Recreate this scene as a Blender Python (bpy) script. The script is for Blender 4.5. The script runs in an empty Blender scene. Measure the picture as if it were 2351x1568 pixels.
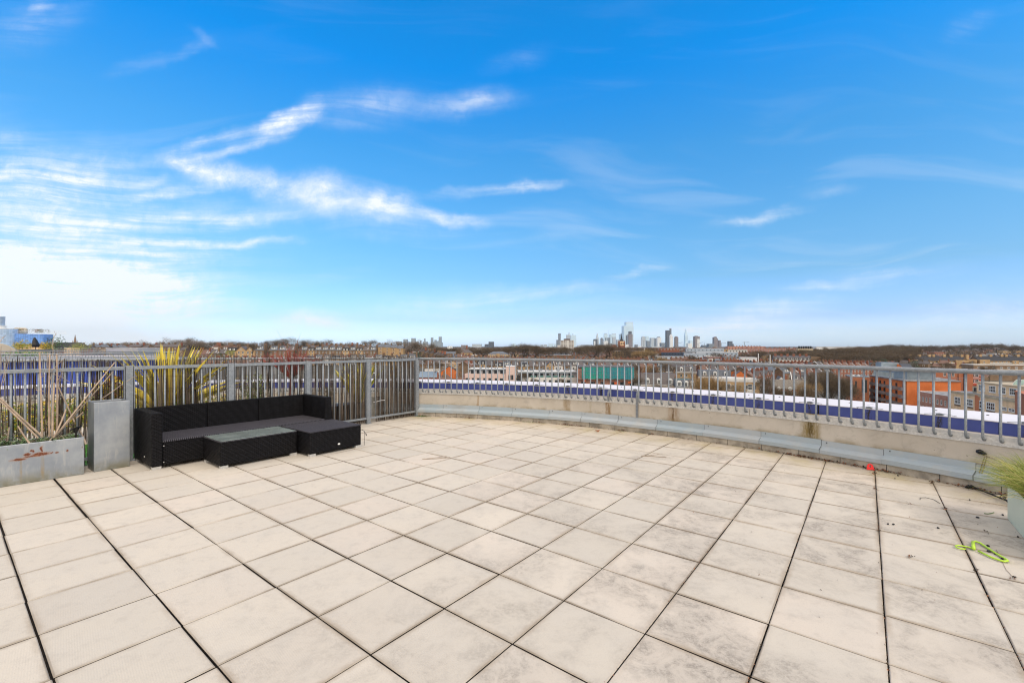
import bpy, math, random
from mathutils import Vector, Matrix
rad = math.radians
rnd = random.Random(7)
scn = bpy.context.scene
COL = scn.collection
# ------------------------------------------------------------------ camera
F = 1034.5            # focal length in pixels of a 2351 px wide picture, used to turn sightings into distances
cam = bpy.data.cameras.new("camera"); cam.lens = 36.0*F/2351; cam.shift_y = 0.0047
cam.clip_start = 0.05; cam.clip_end = 40000
co = bpy.data.objects.new("camera", cam); COL.objects.link(co)
co.location = (0, 0, 1.5); co.rotation_euler = (rad(90), 0, 0); scn.camera = co
# ------------------------------------------------------------------ world and sun
SUN_EL, SUN_AZ = 44.0, 138.0      # azimuth clockwise from +Y
world = bpy.data.worlds.new("World"); scn.world = world; world.use_nodes = True
def build_world():
    nt = world.node_tree; N = nt.nodes; L = nt.links
    bg = N['Background']; bg.inputs[1].default_value = 0.1
    sk = N.new('ShaderNodeTexSky'); sk.sky_type = 'NISHITA'; sk.sun_disc = False
    sk.sun_elevation = rad(SUN_EL); sk.sun_rotation = rad(SUN_AZ)
    tc = N.new('ShaderNodeTexCoord'); sep = N.new('ShaderNodeSeparateXYZ'); L.new(tc.outputs['Generated'], sep.inputs[0])
    def math_(op, a, b=None, clamp=False):
        n = N.new('ShaderNodeMath'); n.operation = op; n.use_clamp = clamp
        for i, v in enumerate((a, b)):
            if v is None: continue
            if isinstance(v, (int, float)): n.inputs[i].default_value = v
            else: L.new(v, n.inputs[i])
        return n.outputs[0]
    def mr(v, a, b, c, d):
        n = N.new('ShaderNodeMapRange'); n.interpolation_type = 'SMOOTHSTEP'
        L.new(v, n.inputs[0])
        for i, x in enumerate((a, b, c, d)): n.inputs[1+i].default_value = x
        return n.outputs[0]
    # tint of the clear sky by height above the horizon
    ramp = N.new('ShaderNodeValToRGB'); cr = ramp.color_ramp
    st = [(0.0, (2.3, 2.75, 4.0)), (.01, (2.1, 2.65, 3.9)), (.056, (1.12, 1.5, 2.5)), (.144, (.80, 1.36, 1.78)),
          (.228, (.72, 1.50, 1.92)), (.381, (.42, 1.62, 2.30)), (.52, (.0, 1.66, 2.9)), (.62, (.0, 1.7, 2.9))]
    while len(cr.elements) < len(st): cr.elements.new(0.5)
    for e, (p, c) in zip(cr.elements, st): e.position = p; e.color = (c[0]/4, c[1]/4, c[2]/4, 1)
    L.new(sep.outputs[2], ramp.inputs[0])
    mul = N.new('ShaderNodeMix'); mul.data_type = 'RGBA'; mul.blend_type = 'MULTIPLY'; mul.inputs[0].default_value = 1
    L.new(sk.outputs[0], mul.inputs[6]); L.new(ramp.outputs[0], mul.inputs[7])
    sc4 = N.new('ShaderNodeVectorMath'); sc4.operation = 'SCALE'; L.new(mul.outputs[2], sc4.inputs[0]); sc4.inputs[3].default_value = 4.0
    # cirrus: a sheet of streaks in directions u = x/y, v = z/y
    ys = math_('MAXIMUM', sep.outputs[1], 0.05)
    u = math_('DIVIDE', sep.outputs[0], ys); v = math_('DIVIDE', sep.outputs[2], ys)
    cmb = N.new('ShaderNodeCombineXYZ'); L.new(u, cmb.inputs[0]); L.new(v, cmb.inputs[1])
    def noise(vec, scale, detail=6, rough=.6, dist=0.0):
        n = N.new('ShaderNodeTexNoise'); n.inputs['Scale'].default_value = scale; n.inputs['Detail'].default_value = detail
        n.inputs['Roughness'].default_value = rough; n.inputs['Distortion'].default_value = dist
        L.new(vec, n.inputs['Vector']); return n
    def warped(scale, detail, amp):
        wn = noise(cmb.outputs[0], scale, detail, .6)
        sub = N.new('ShaderNodeVectorMath'); sub.operation = 'SUBTRACT'; L.new(wn.outputs['Color'], sub.inputs[0]); sub.inputs[1].default_value = (.5, .5, .5)
        scl = N.new('ShaderNodeVectorMath'); scl.operation = 'SCALE'; L.new(sub.outputs[0], scl.inputs[0]); scl.inputs[3].default_value = amp
        add = N.new('ShaderNodeVectorMath'); add.operation = 'ADD'; L.new(cmb.outputs[0], add.inputs[0]); L.new(scl.outputs[0], add.inputs[1]); return add
    add = warped(8, 6, .06); soft = warped(1.7, 1, .22)
    def mapping(vec, loc, rot, scale, kind='TEXTURE'):
        m = N.new('ShaderNodeMapping'); m.vector_type = kind
        m.inputs['Location'].default_value = (loc[0], loc[1], 0); m.inputs['Rotation'].default_value = (0, 0, rot)
        m.inputs['Scale'].default_value = (scale[0], scale[1], 1); L.new(vec, m.inputs['Vector']); return m.outputs[0]
    total = {}
    E = [  # x0,y0,x1,y1, half width, strength
        (350, 368, 480, 388, 11, .75), (400, 378, 600, 412, 22, .8), (540, 400, 700, 448, 27, .7), (640, 425, 830, 462, 30, .8), (780, 450, 970, 478, 28, .95), (940, 478, 1120, 522, 11, .75),
        (340, 366, 500, 312, 12, .5), (440, 330, 620, 282, 12, .45), (560, 296, 720, 244, 10, .6), (365, 374, 520, 345, 8, .5), (480, 352, 620, 312, 10, .6), (580, 320, 720, 250, 19, .75), (660, 262, 760, 236, 20, .5),
        (700, 258, 1000, 236, 34, .34), (950, 245, 1200, 228, 22, .36), (1060, 236, 1140, 226, 10, .18),
        (-80, 400, 330, 416, 30, .62), (-60, 430, 60, 380, 12, .4), (-80, 470, 300, 470, 18, .55), (240, 470, 540, 418, 9, .6), (300, 432, 400, 408, 7, .35),
        (-400, 500, 680, 540, 120, .34), (-200, 420, 460, 400, 60, .22), (-100, 515, 420, 512, 26, .5), (180, 520, 760, 490, 15, .55), (180, 562, 560, 566, 9, .6), (440, 566, 700, 548, 8, .5), (260, 600, 560, 578, 8, .5), (700, 500, 1100, 530, 26, .2),
        (-400, 705, 600, 715, 105, .95), (-300, 615, 460, 655, 70, .8), (100, 622, 480, 650, 16, .5), (200, 660, 560, 690, 22, .6), (600, 748, 830, 730, 20, .8), (800, 705, 1250, 690, 26, .35),
        (230, 172, 420, 130, 13, .14), (390, 140, 500, 85, 11, .16), (430, 60, 500, 110, 9, .12), (-60, 80, 220, 20, 40, .18), (60, 30, 130, 0, 12, .3), (-60, 330, 120, 320, 20, .25), (960, 450, 1310, 415, 11, .45), (1150, 430, 1310, 416, 8, .35),
        (1620, 520, 1880, 470, 9, .34), (1640, 514, 1760, 490, 5, .16), (1830, 448, 1980, 425, 12, .16), (1380, 642, 1540, 612, 7, .32), (1000, 690, 1480, 655, 12, .32),
        (1620, 726, 1960, 690, 16, .4), (1760, 668, 2060, 640, 9, .36), (1900, 640, 2160, 615, 7, .22), (1500, 752, 1800, 748, 13, .6), (2000, 740, 2500, 720, 40, .3),
        (2160, 80, 2300, 35, 18, .10), (1100, 165, 1270, 115, 18, .08), (600, 760, 2400, 772, 30, .3)]
    for x0, y0, x1, y1, hw, s in E:
        cx, cy = ((x0+x1)/2-1175.5)/F, (795-(y0+y1)/2)/F
        hl = math.hypot(x1-x0, y1-y0)/2/F*1.15; ang = math.atan2(-(y1-y0), x1-x0)
        m = mapping(add.outputs[0], (cx, cy), ang, (hl*1.2, hw/F*2.3))
        ln = N.new('ShaderNodeVectorMath'); ln.operation = 'LENGTH'; L.new(m, ln.inputs[0])
        o = mr(ln.outputs['Value'], 1.0, 0.0, 0.0, 1.0); o = math_('MULTIPLY', math_('POWER', o, 1.35), s)
        c_ = 'wing' if ang > rad(8) else ('band' if ang < rad(-5) else 'flat'); total[c_] = math_('ADD', total[c_], o) if c_ in total else o
    # fibres drawn out along the wind
    f2 = mr(noise(add.outputs[0], 21, 8, .66, .3).outputs['Fac'], .32, .66, .62, 1.12); cirrus = None
    for c_, deg, sx, sy, lo in (('wing', -18, .8, 10, .35), ('band', 13, 2.2, 5.5, .45), ('flat', -1, .6, 9, .35)):
        fn = noise(mapping(soft.outputs[0], (0, 0), rad(deg), (sx*1.4, sy*1.25), 'POINT'), 3.6, 9, .64, .0)
        w_ = math_('MULTIPLY', total[c_], math_('MULTIPLY', mr(fn.outputs['Fac'], .34, .64, lo, 1.15), f2))
        cirrus = w_ if cirrus is None else math_('ADD', cirrus, w_)
    veil = mr(math_('ADD', u, math_('MULTIPLY', v, 2.2)), -.35, -1.15, 0, .75)
    f3 = noise(mapping(soft.outputs[0], (3, 1), rad(8), (.8, 6), 'POINT'), 2.0, 6, .55, .8)
    thin = math_('MULTIPLY', mr(f3.outputs['Fac'], .48, .72, 0, .16), mr(v, .62, .25, .2, 1.0))
    cov = math_('ADD', math_('ADD', cirrus, math_('MULTIPLY', veil, mr(v, .32, .10, 0, 1))), thin, True)
    cov = math_('MULTIPLY', cov, mr(sep.outputs[1], .08, .3, 0, .93))
    mixc = N.new('ShaderNodeMix'); mixc.data_type = 'RGBA'; L.new(cov, mixc.inputs[0])
    L.new(sc4.outputs[0], mixc.inputs[6]); mixc.inputs[7].default_value = (10.2, 10.6, 11.0, 1)
    # unseen bright overcast, added overhead and behind the terrace for neutral fill
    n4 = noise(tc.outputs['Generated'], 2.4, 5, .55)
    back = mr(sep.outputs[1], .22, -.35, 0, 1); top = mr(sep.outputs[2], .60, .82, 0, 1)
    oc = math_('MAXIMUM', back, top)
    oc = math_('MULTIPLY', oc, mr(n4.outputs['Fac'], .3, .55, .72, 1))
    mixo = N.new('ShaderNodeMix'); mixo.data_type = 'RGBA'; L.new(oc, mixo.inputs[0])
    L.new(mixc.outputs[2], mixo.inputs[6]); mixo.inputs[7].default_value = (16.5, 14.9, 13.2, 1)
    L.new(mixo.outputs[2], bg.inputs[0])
build_world()
sl = bpy.data.lights.new("sun", 'SUN'); sl.energy = 1.8; sl.angle = rad(12); sl.color = (1, .90, .78)
so = bpy.data.objects.new("sun", sl); COL.objects.link(so)
az = rad(SUN_AZ); el = rad(SUN_EL)
sdir = Vector((math.sin(az)*math.cos(el), math.cos(az)*math.cos(el), math.sin(el)))
so.rotation_euler = sdir.to_track_quat('Z', 'Y').to_euler(); so.location = (0, 0, 60)
scn.view_settings.view_transform = 'Standard'; scn.view_settings.look = 'None'
scn.view_settings.exposure = 0.0; scn.view_settings.gamma = 1
scn.render.engine = 'CYCLES'; scn.cycles.use_denoising = True; scn.cycles.filter_width = 1.15; scn.cycles.use_adaptive_sampling = False
scn.cycles.max_bounces = 6; scn.cycles.diffuse_bounces = 3; scn.cycles.glossy_bounces = 2
scn.cycles.transmission_bounces = 3; scn.cycles.volume_bounces = 0; scn.cycles.transparent_max_bounces = 6
scn.cycles.sample_clamp_indirect = 6
# ------------------------------------------------------------------ helpers
def at(px, py, Y): return Vector(((px-1175.5)*Y/F, Y, 1.5-(py-795)*Y/F))
def sm(e0, e1, x):
    t = max(0, min(1, (x-e0)/(e1-e0))); return t*t*(3-2*t)
def ground(X, Y):
    g = -22 + 14*sm(.02, .30, -X/max(Y, 1.0))*sm(200, 330, Y)*(1-.75*sm(430, 560, Y)) - 1.5*sm(.6, 1.0, X/max(Y, 1.0))
    return g + 5*sm(900, 2600, Y)*(0.55+.45*math.sin(X/900.0))
class MB:
    def __init__(s): s.v = []; s.f = []; s.m = []; s.uvs = {}
    def face(s, pts, m=0, uv=None):
        b = len(s.v); s.v += [tuple(p) for p in pts]; s.f.append(tuple(range(b, b+len(pts)))); s.m.append(m)
        if uv: s.uvs[len(s.f)-1] = uv
    def add(s, vs, fs, m=0):
        b = len(s.v); s.v += [tuple(p) for p in vs]
        for f in fs: s.f.append(tuple(i+b for i in f)); s.m.append(m)
    def box(s, x0, x1, y0, y1, z0, z1, m=0):
        s.add([(x0,y0,z0),(x1,y0,z0),(x1,y1,z0),(x0,y1,z0),(x0,y0,z1),(x1,y0,z1),(x1,y1,z1),(x0,y1,z1)],
              [(3,2,1,0),(4,5,6,7),(0,1,5,4),(1,2,6,5),(2,3,7,6),(3,0,4,7)], m)
    def prism(s, poly, a0, a1, axis='y', m=0):
        n = len(poly)
        def P(p, a): return (p[0], a, p[1]) if axis == 'y' else ((a, p[0], p[1]) if axis == 'x' else (p[0], p[1], a))
        vs = [P(p, a0) for p in poly]+[P(p, a1) for p in poly]
        fs = [tuple(range(n)), tuple(range(2*n-1, n-1, -1))]+[(i, i+n, (i+1) % n+n, (i+1) % n) for i in range(n)]
        s.add(vs, fs, m)
    def bar(s, p0, p1, w, h, m=0):
        p0 = Vector(p0); p1 = Vector(p1); d = (p1-p0).normalized()
        up = Vector((0,0,1)) if abs(d.z) < .9 else Vector((1,0,0))
        a = d.cross(up).normalized()*w/2; b = a.cross(d).normalized()*h/2
        vs = [p+i*a+j*b for p in (p0, p1) for i, j in ((-1,-1),(1,-1),(1,1),(-1,1))]
        s.add(vs, [(3,2,1,0),(4,5,6,7),(0,1,5,4),(1,2,6,5),(2,3,7,6),(3,0,4,7)], m)
    def tube(s, pts, r, n=6, m=0, cap=True):
        pts = [Vector(p) for p in pts]; k = len(pts)
        rs = r if isinstance(r, (list, tuple)) else [r]*k
        ref = None; b = len(s.v)
        for i, p in enumerate(pts):
            d = (pts[min(i+1, k-1)]-pts[max(i-1, 0)])
            d = d.normalized() if d.length > 1e-9 else Vector((0,0,1))
            if ref is None: ref = Vector((0,0,1)) if abs(d.z) < .8 else Vector((1,0,0))
            a = d.cross(ref)
            if a.length < 1e-4: a = d.orthogonal()
            a.normalize(); c = a.cross(d).normalized(); ref = c
            for j in range(n):
                t = 2*math.pi*j/n; q = p+(a*math.cos(t)+c*math.sin(t))*rs[i]; s.v.append(tuple(q))
        for i in range(k-1):
            for j in range(n):
                s.f.append((b+i*n+j, b+i*n+(j+1) % n, b+(i+1)*n+(j+1) % n, b+(i+1)*n+j)); s.m.append(m)
        if cap:
            s.f.append(tuple(b+j for j in reversed(range(n)))); s.m.append(m)
            s.f.append(tuple(b+(k-1)*n+j for j in range(n))); s.m.append(m)
    def lathe(s, prof, c=(0,0,0), n=16, m=0):
        b = len(s.v); k = len(prof)
        for r, z in prof:
            for j in range(n):
                t = 2*math.pi*j/n; s.v.append((c[0]+r*math.cos(t), c[1]+r*math.sin(t), c[2]+z))
        for i in range(k-1):
            for j in range(n):
                s.f.append((b+i*n+j, b+i*n+(j+1) % n, b+(i+1)*n+(j+1) % n, b+(i+1)*n+j)); s.m.append(m)
        s.f.append(tuple(b+j for j in reversed(range(n)))); s.m.append(m)
        s.f.append(tuple(b+(k-1)*n+j for j in range(n))); s.m.append(m)
    def mesh(s, name, mats, smooth=False):
        mats = list(mats) if isinstance(mats, (list, tuple)) else [mats]
        if 7 in s.m: s.m = [len(mats) if q == 7 else q for q in s.m]; mats.append(M[getattr(s, 'gm', 'brick_brown')])
        me = bpy.data.meshes.new(name); me.from_pydata(s.v, [], s.f)
        for mt in (mats if isinstance(mats, (list, tuple)) else [mats]): me.materials.append(mt)
        me.polygons.foreach_set('material_index', s.m)
        if smooth: me.polygons.foreach_set('use_smooth', [True]*len(s.f))
        uv = me.uv_layers.new(name='UVMap'); data = [0.0]*(2*len(me.loops))
        for pi, p in enumerate(me.polygons):
            given = s.uvs.get(pi)
            if given:
                for li, q in zip(p.loop_indices, given): data[2*li] = q[0]; data[2*li+1] = q[1]
                continue
            nn = p.normal
            if abs(nn.z) > .75: ta = Vector((1,0,0)); tb = Vector((0,1,0))
            else:
                ta = Vector((-nn.y, nn.x, 0))
                ta = ta.normalized() if ta.length > 1e-6 else Vector((1,0,0))
                tb = nn.cross(ta); tb = tb if tb.z > 0 else -tb
            for li in p.loop_indices:
                q = me.vertices[me.loops[li].vertex_index].co
                data[2*li] = q.dot(ta); data[2*li+1] = q.dot(tb)
        uv.data.foreach_set('uv', data); me.update(); return me
    def build(s, name, mats, parent=None, smooth=False, bevel=0):
        o = bpy.data.objects.new(name, s.mesh(name, mats, smooth)); COL.objects.link(o)
        if parent: o.parent = parent
        if bevel:
            b = o.modifiers.new('bevel', 'BEVEL'); b.width = bevel; b.segments = 2; b.limit_method = 'ANGLE'
        return o
def tag(o, label=None, cat=None, group=None, kind=None):
    for k, v in (('label', label), ('category', cat), ('group', group), ('kind', kind)):
        if v: o[k] = v
    return o
def thing(name, label, cat, loc=(0,0,0), rz=0, group=None):
    o = bpy.data.objects.new(name, None); COL.objects.link(o); o.location = loc; o.rotation_euler = (0, 0, rz)
    o.empty_display_size = .2
    return tag(o, label, cat, group)
KIDS = {}
def dup(root, loc=None, rz=None, label=None, group=None, cat=None):
    def rec(o, par):
        c = o.copy(); COL.objects.link(c)
        if par: c.parent = par
        for ch in KIDS.get(o.name, []): rec(ch, c)
        return c
    if root.name not in KIDS:
        def reg(o):
            KIDS[o.name] = list(o.children)
            for ch in KIDS[o.name]: reg(ch)
        reg(root)
    c = rec(root, None)
    if loc is not None: c.location = loc
    if rz is not None: c.rotation_euler = (0, 0, rz)
    if '_h' in c: del c['_h']
    return tag(c, label, cat, group)
ORD = "first second third fourth fifth sixth seventh eighth ninth tenth eleventh twelfth thirteenth fourteenth fifteenth sixteenth seventeenth eighteenth nineteenth".split()
TENS = {2: 'twenty', 3: 'thirty', 4: 'forty', 5: 'fifty', 6: 'sixty', 7: 'seventy', 8: 'eighty', 9: 'ninety'}
def ordw(n):
    if n < 20: return ORD[n-1]
    t, u = divmod(n, 10)
    return (TENS[t][:-1]+'ieth') if u == 0 else TENS[t]+'-'+ORD[u-1]
# ------------------------------------------------------------------ materials
class NT:
    def __init__(s, name):
        s.mat = bpy.data.materials.new(name); s.mat.use_nodes = True; s.N = s.mat.node_tree.nodes; s.L = s.mat.node_tree.links
        s.b = s.N['Principled BSDF']; s.tc = s.N.new('ShaderNodeTexCoord')
    def obj(s): return s.tc.outputs['Object']
    def uv(s): return s.tc.outputs['UV']
    def set(s, inp, v):
        if hasattr(v, 'is_linked') or hasattr(v, 'links'): s.L.new(v, inp)
        else: inp.default_value = v
    def noise(s, vec, scale, detail=4, rough=.6, dist=0):
        n = s.N.new('ShaderNodeTexNoise'); n.inputs['Scale'].default_value = scale; n.inputs['Detail'].default_value = detail
        n.inputs['Roughness'].default_value = rough; n.inputs['Distortion'].default_value = dist; s.L.new(vec, n.inputs['Vector'])
        return n.outputs['Fac']
    def vscale(s, vec, sc):
        m = s.N.new('ShaderNodeMapping'); m.inputs['Scale'].default_value = sc; s.L.new(vec, m.inputs['Vector']); return m.outputs[0]
    def math(s, op, a, b=0, clamp=False):
        n = s.N.new('ShaderNodeMath'); n.operation = op; n.use_clamp = clamp; s.set(n.inputs[0], a); s.set(n.inputs[1], b); return n.outputs[0]
    def mr(s, v, a, b, c=0, d=1):
        n = s.N.new('ShaderNodeMapRange'); n.interpolation_type = 'SMOOTHSTEP'; s.L.new(v, n.inputs[0])
        for i, x in enumerate((a, b, c, d)): n.inputs[1+i].default_value = x
        return n.outputs[0]
    def mix(s, f, a, b, mode='MIX'):
        n = s.N.new('ShaderNodeMix'); n.data_type = 'RGBA'; n.blend_type = mode
        s.set(n.inputs[0], f); s.set(n.inputs[6], a); s.set(n.inputs[7], b); return n.outputs[2]
    def rnd(s):
        g = s.N.new('ShaderNodeNewGeometry'); return g.outputs['Random Per Island']
    def orand(s):
        g = s.N.new('ShaderNodeObjectInfo'); return g.outputs['Random']
    def sep(s, vec):
        n = s.N.new('ShaderNodeSeparateXYZ'); s.L.new(vec, n.inputs[0]); return n.outputs
    def bump(s, h, strength=.3, dist=.01):
        n = s.N.new('ShaderNodeBump'); n.inputs['Strength'].default_value = strength; n.inputs['Distance'].default_value = dist
        s.L.new(h, n.inputs['Height']); s.L.new(n.outputs[0], s.b.inputs['Normal'])
    def out(s, col=None, rough=None, metal=None, spec=None):
        if col is not None: s.set(s.b.inputs['Base Color'], col)
        if rough is not None: s.set(s.b.inputs['Roughness'], rough)
        if metal is not None: s.set(s.b.inputs['Metallic'], metal)
        if spec is not None: s.set(s.b.inputs['Specular IOR Level'], spec)
        return s.mat
def c4(c, k=1.0): return (c[0]*k, c[1]*k, c[2]*k, 1)
def plain(name, c, rough=.7, metal=0, var=.25, scale=3, bump=0, bscale=40, island=0, spec=.4, objvar=0):
    t = NT(name); n = t.noise(t.obj(), scale, 5, .6)
    col = t.mix(t.mr(n, .3, .7), c4(c, 1-var), c4(c, 1+var))
    if island: col = t.mix(t.math('MULTIPLY', t.rnd(), island), col, c4(c, .35))
    if objvar: col = t.mix(t.math('MULTIPLY', t.orand(), objvar), col, c4(c, .45))
    if bump: t.bump(t.noise(t.obj(), bscale, 4), bump, .01)
    return t.out(col, rough, metal, spec)
def brick(name, c1, c2, mortar, sx=.225, sy=.075, objvar=.35, scale=.35):
    t = NT(name); bt = t.N.new('ShaderNodeTexBrick'); t.L.new(t.uv(), bt.inputs['Vector'])
    for k, v in (('Color1', c4(c1)), ('Color2', c4(c2)), ('Mortar', c4(mortar))): bt.inputs[k].default_value = v
    bt.inputs['Scale'].default_value = 1; bt.inputs['Brick Width'].default_value = sx; bt.inputs['Row Height'].default_value = sy
    bt.inputs['Mortar Size'].default_value = .008; bt.inputs['Bias'].default_value = 0
    n = t.noise(t.obj(), scale, 6, .65)
    col = t.mix(t.mr(n, .35, .7, 0, .55), bt.outputs['Color'], c4(c1, .5))
    if objvar: col = t.mix(t.math('MULTIPLY', t.orand(), objvar), col, c4(c1, .42))
    return t.out(col, .9, 0, .2)
def slates(name, c, objvar=.4):
    t = NT(name); bt = t.N.new('ShaderNodeTexBrick'); t.L.new(t.uv(), bt.inputs['Vector'])
    bt.inputs['Color1'].default_value = c4(c, .8); bt.inputs['Color2'].default_value = c4(c, 1.25); bt.inputs['Mortar'].default_value = c4(c, .5)
    bt.inputs['Scale'].default_value = 1; bt.inputs['Brick Width'].default_value = .4; bt.inputs['Row Height'].default_value = .28; bt.inputs['Mortar Size'].default_value = .02
    col = t.mix(t.mr(t.noise(t.obj(), .6, 5), .4, .7, 0, .5), bt.outputs['Color'], c4(c, .6))
    if objvar: col = t.mix(t.math('MULTIPLY', t.orand(), objvar), col, c4((c[0]*1.35, c[1]*1.15, c[2]), 1.2))
    return t.out(col, .65, 0, .35)
def galv(name, c=(.245, .265, .285), rough=.5, metal=.35):
    t = NT(name); vo = t.N.new('ShaderNodeTexVoronoi'); vo.inputs['Scale'].default_value = 55; t.L.new(t.obj(), vo.inputs['Vector'])
    s = t.sep(vo.outputs['Color'])[0]
    a = t.mix(s, c4(c, .86), c4(c, 1.16)); n = t.noise(t.obj(), 6, 5, .65)
    col = t.mix(t.mr(n, .42, .7, 0, .6), a, c4((c[0]*.75, c[1]*.78, c[2]*.82)))
    n2 = t.noise(t.obj(), 90, 2); col = t.mix(t.mr(n2, .66, .74, 0, .5), col, c4((.75, .76, .76)))
    return t.out(col, rough, metal, .5)
M = {}
M['galv'] = galv('galvanised_steel'); M['galv_dark'] = galv('weathered_steel', (.20, .215, .235))
M['steel_plate'] = galv('mounting_plate_steel', (.52, .51, .49), .6, .1)
def slab_mat():
    t = NT('concrete_slab'); p = t.obj(); r = t.rnd()
    base = t.mix(r, (.575, .515, .435, 1), (.495, .45, .385, 1))
    r2 = t.math('FRACT', t.math('MULTIPLY', r, 7.31)); base = t.mix(t.mr(r2, .6, 1, 0, .5), base, (.60, .515, .44, 1))
    r3 = t.math('FRACT', t.math('MULTIPLY', r, 23.7)); base = t.mix(t.mr(r3, .86, .97, 0, .35), base, (.43, .385, .335, 1))
    # brushed mottling, direction along the slabs
    m1 = t.noise(p, 2.2, 6, .65); base = t.mix(t.mr(m1, .35, .7, 0, .6), base, (.50, .46, .405, 1))
    m2 = t.noise(p, 9, 8, .75); base = t.mix(t.mr(m2, .48, .68, 0, .45), base, (.40, .365, .32, 1))
    m3 = t.noise(p, 160, 3, .7); base = t.mix(t.mr(m3, .52, .70, 0, .42), base, (.34, .30, .26, 1))
    # black speckled algae, heavier toward the right and the middle of the terrace
    x = t.sep(p); reach = t.math('ADD', t.math('MULTIPLY', x[0], .5), t.math('MULTIPLY', x[1], -.16))
    zone = t.mr(reach, -1.6, .5); patch = t.mr(t.noise(p, 1.5, 4, .6, .4), .38, .60)
    zp = t.math('MULTIPLY', zone, t.math('MULTIPLY', patch, t.mr(r2, 0, .9, .35, 1)))
    spk = t.mr(t.noise(p, 38, 8, .9), .38, .58); sp2 = t.mr(t.noise(p, 6, 6, .8, .6), .42, .62)
    base = t.mix(t.math('MULTIPLY', zp, t.math('MULTIPLY', spk, sp2)), base, (.13, .115, .10, 1))
    base = t.mix(t.math('MULTIPLY', zp, .5), base, (.37, .33, .285, 1))
    uvs = t.sep(t.uv()); eu = t.math('MINIMUM', uvs[0], t.math('SUBTRACT', 1.0, uvs[0])); ev = t.math('MINIMUM', uvs[1], t.math('SUBTRACT', 1.0, uvs[1])); ee = t.math('MINIMUM', eu, ev)
    eg = t.math('MULTIPLY', t.mr(t.math('ADD', ee, t.math('MULTIPLY', t.math('SUBTRACT', t.noise(p, 11, 6, .8), .5), .10)), .07, .0), t.mr(t.noise(p, 1.6, 4), .4, .62, .05, .6))
    base = t.mix(eg, base, (.31, .25, .185, 1)); base = t.mix(t.math('MULTIPLY', t.mr(ee, .012, .003, 0, .6), t.mr(t.noise(p, 1.1, 3), .42, .6, .12, 1)), base, (.17, .135, .10, 1))
    # green and yellow film along the curved wall
    sub = t.N.new('ShaderNodeVectorMath'); sub.operation = 'SUBTRACT'; t.L.new(p, sub.inputs[0]); sub.inputs[1].default_value = (CC[0], CC[1], 0)
    ln = t.N.new('ShaderNodeVectorMath'); ln.operation = 'LENGTH'; t.L.new(sub.outputs[0], ln.inputs[0])
    edge = t.mr(ln.outputs['Value'], 9.2, 9.95); nn = t.mr(t.noise(p, 2.6, 5, .6), .42, .66)
    base = t.mix(t.math('MULTIPLY', edge, t.math('MULTIPLY', nn, .6)), base, (.36, .31, .14, 1))
    base = t.mix(t.math('MULTIPLY', edge, .28), base, (.46, .36, .24, 1))
    w = t.N.new('ShaderNodeTexWave'); w.wave_type = 'BANDS'; w.bands_direction = 'DIAGONAL'; w.inputs['Scale'].default_value = 45
    w.inputs['Distortion'].default_value = 1.5; t.L.new(p, w.inputs['Vector'])
    h = t.math('ADD', t.math('MULTIPLY', w.outputs['Fac'], .25), t.noise(p, 120, 5, .7))
    t.bump(h, .28, .003)
    return t.out(base, .82, 0, .3)
CC = (-3.84, -.12); RW = 9.98
PHI0 = 11.04
def phi_px(px, r):
    k = (px-1175.5)/F; A = k*k+1; B = -2*(k*CC[0]+CC[1]); D = CC[0]**2+CC[1]**2-r*r
    Y = (-B+math.sqrt(B*B-4*A*D))/(2*A); return math.degrees(math.atan2(k*Y-CC[0], Y-CC[1]))
def arc(phi, r, z): a = rad(phi); return Vector((CC[0]+r*math.sin(a), CC[1]+r*math.cos(a), z))
M['slab'] = slab_mat()
M['dirt'] = plain('joint_dirt', (.020, .014, .010), .95, 0, .5, 30)
def wall_mat():
    t = NT('concrete_wall'); uv = t.uv(); p = t.obj(); x = t.sep(uv)
    col = t.mix(t.mr(t.noise(p, 1.6, 6, .6), .3, .72), (.44, .395, .335, 1), (.51, .465, .405, 1))
    col = t.mix(t.mr(t.noise(p, 5, 8, .78, .5), .50, .70, 0, .6), col, (.33, .30, .26, 1))
    col = t.mix(t.mr(t.noise(p, 26, 3, .6), .70, .76, 0, .7), col, (.16, .14, .12, 1))
    warp = t.math('MULTIPLY', t.math('SUBTRACT', t.noise(p, 9, 4), .5), .07)
    for px, w, s, c in ((1097, .035, .75, (.25, .15, .06)), (1301, .10, .75, (.25, .17, .08)), (1355, .04, .3, (.22, .18, .09)),
                        (1396, .07, .95, (.22, .13, .05)), (1545, .13, .7, (.26, .17, .10)), (1545, .03, .9, (.12, .07, .03)),
                        (1861, .15, .95, (.21, .15, .05)), (1861, .05, .9, (.09, .06, .02))):
        u0 = rad(phi_px(px, RW+.07))*RW
        d = t.math('ABSOLUTE', t.math('SUBTRACT', t.math('ADD', x[0], warp), u0))
        msk = t.math('MULTIPLY', t.mr(d, w, w*.35), t.mr(t.noise(t.vscale(p, (14, 14, 3)), 2.5, 5, .8), .32, .6, .25, 1))
        col = t.mix(t.math('MULTIPLY', msk, s), col, c4(c))
    low = t.mr(x[1], .32, .25); col = t.mix(t.math('MULTIPLY', low, t.mr(t.noise(p, 5, 5), .4, .65, 0, .6)), col, (.24, .19, .10, 1))
    t.bump(t.noise(p, 60, 5, .7), .2, .004)
    return t.out(col, .85, 0, .25)
M['wall'] = wall_mat()
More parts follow.
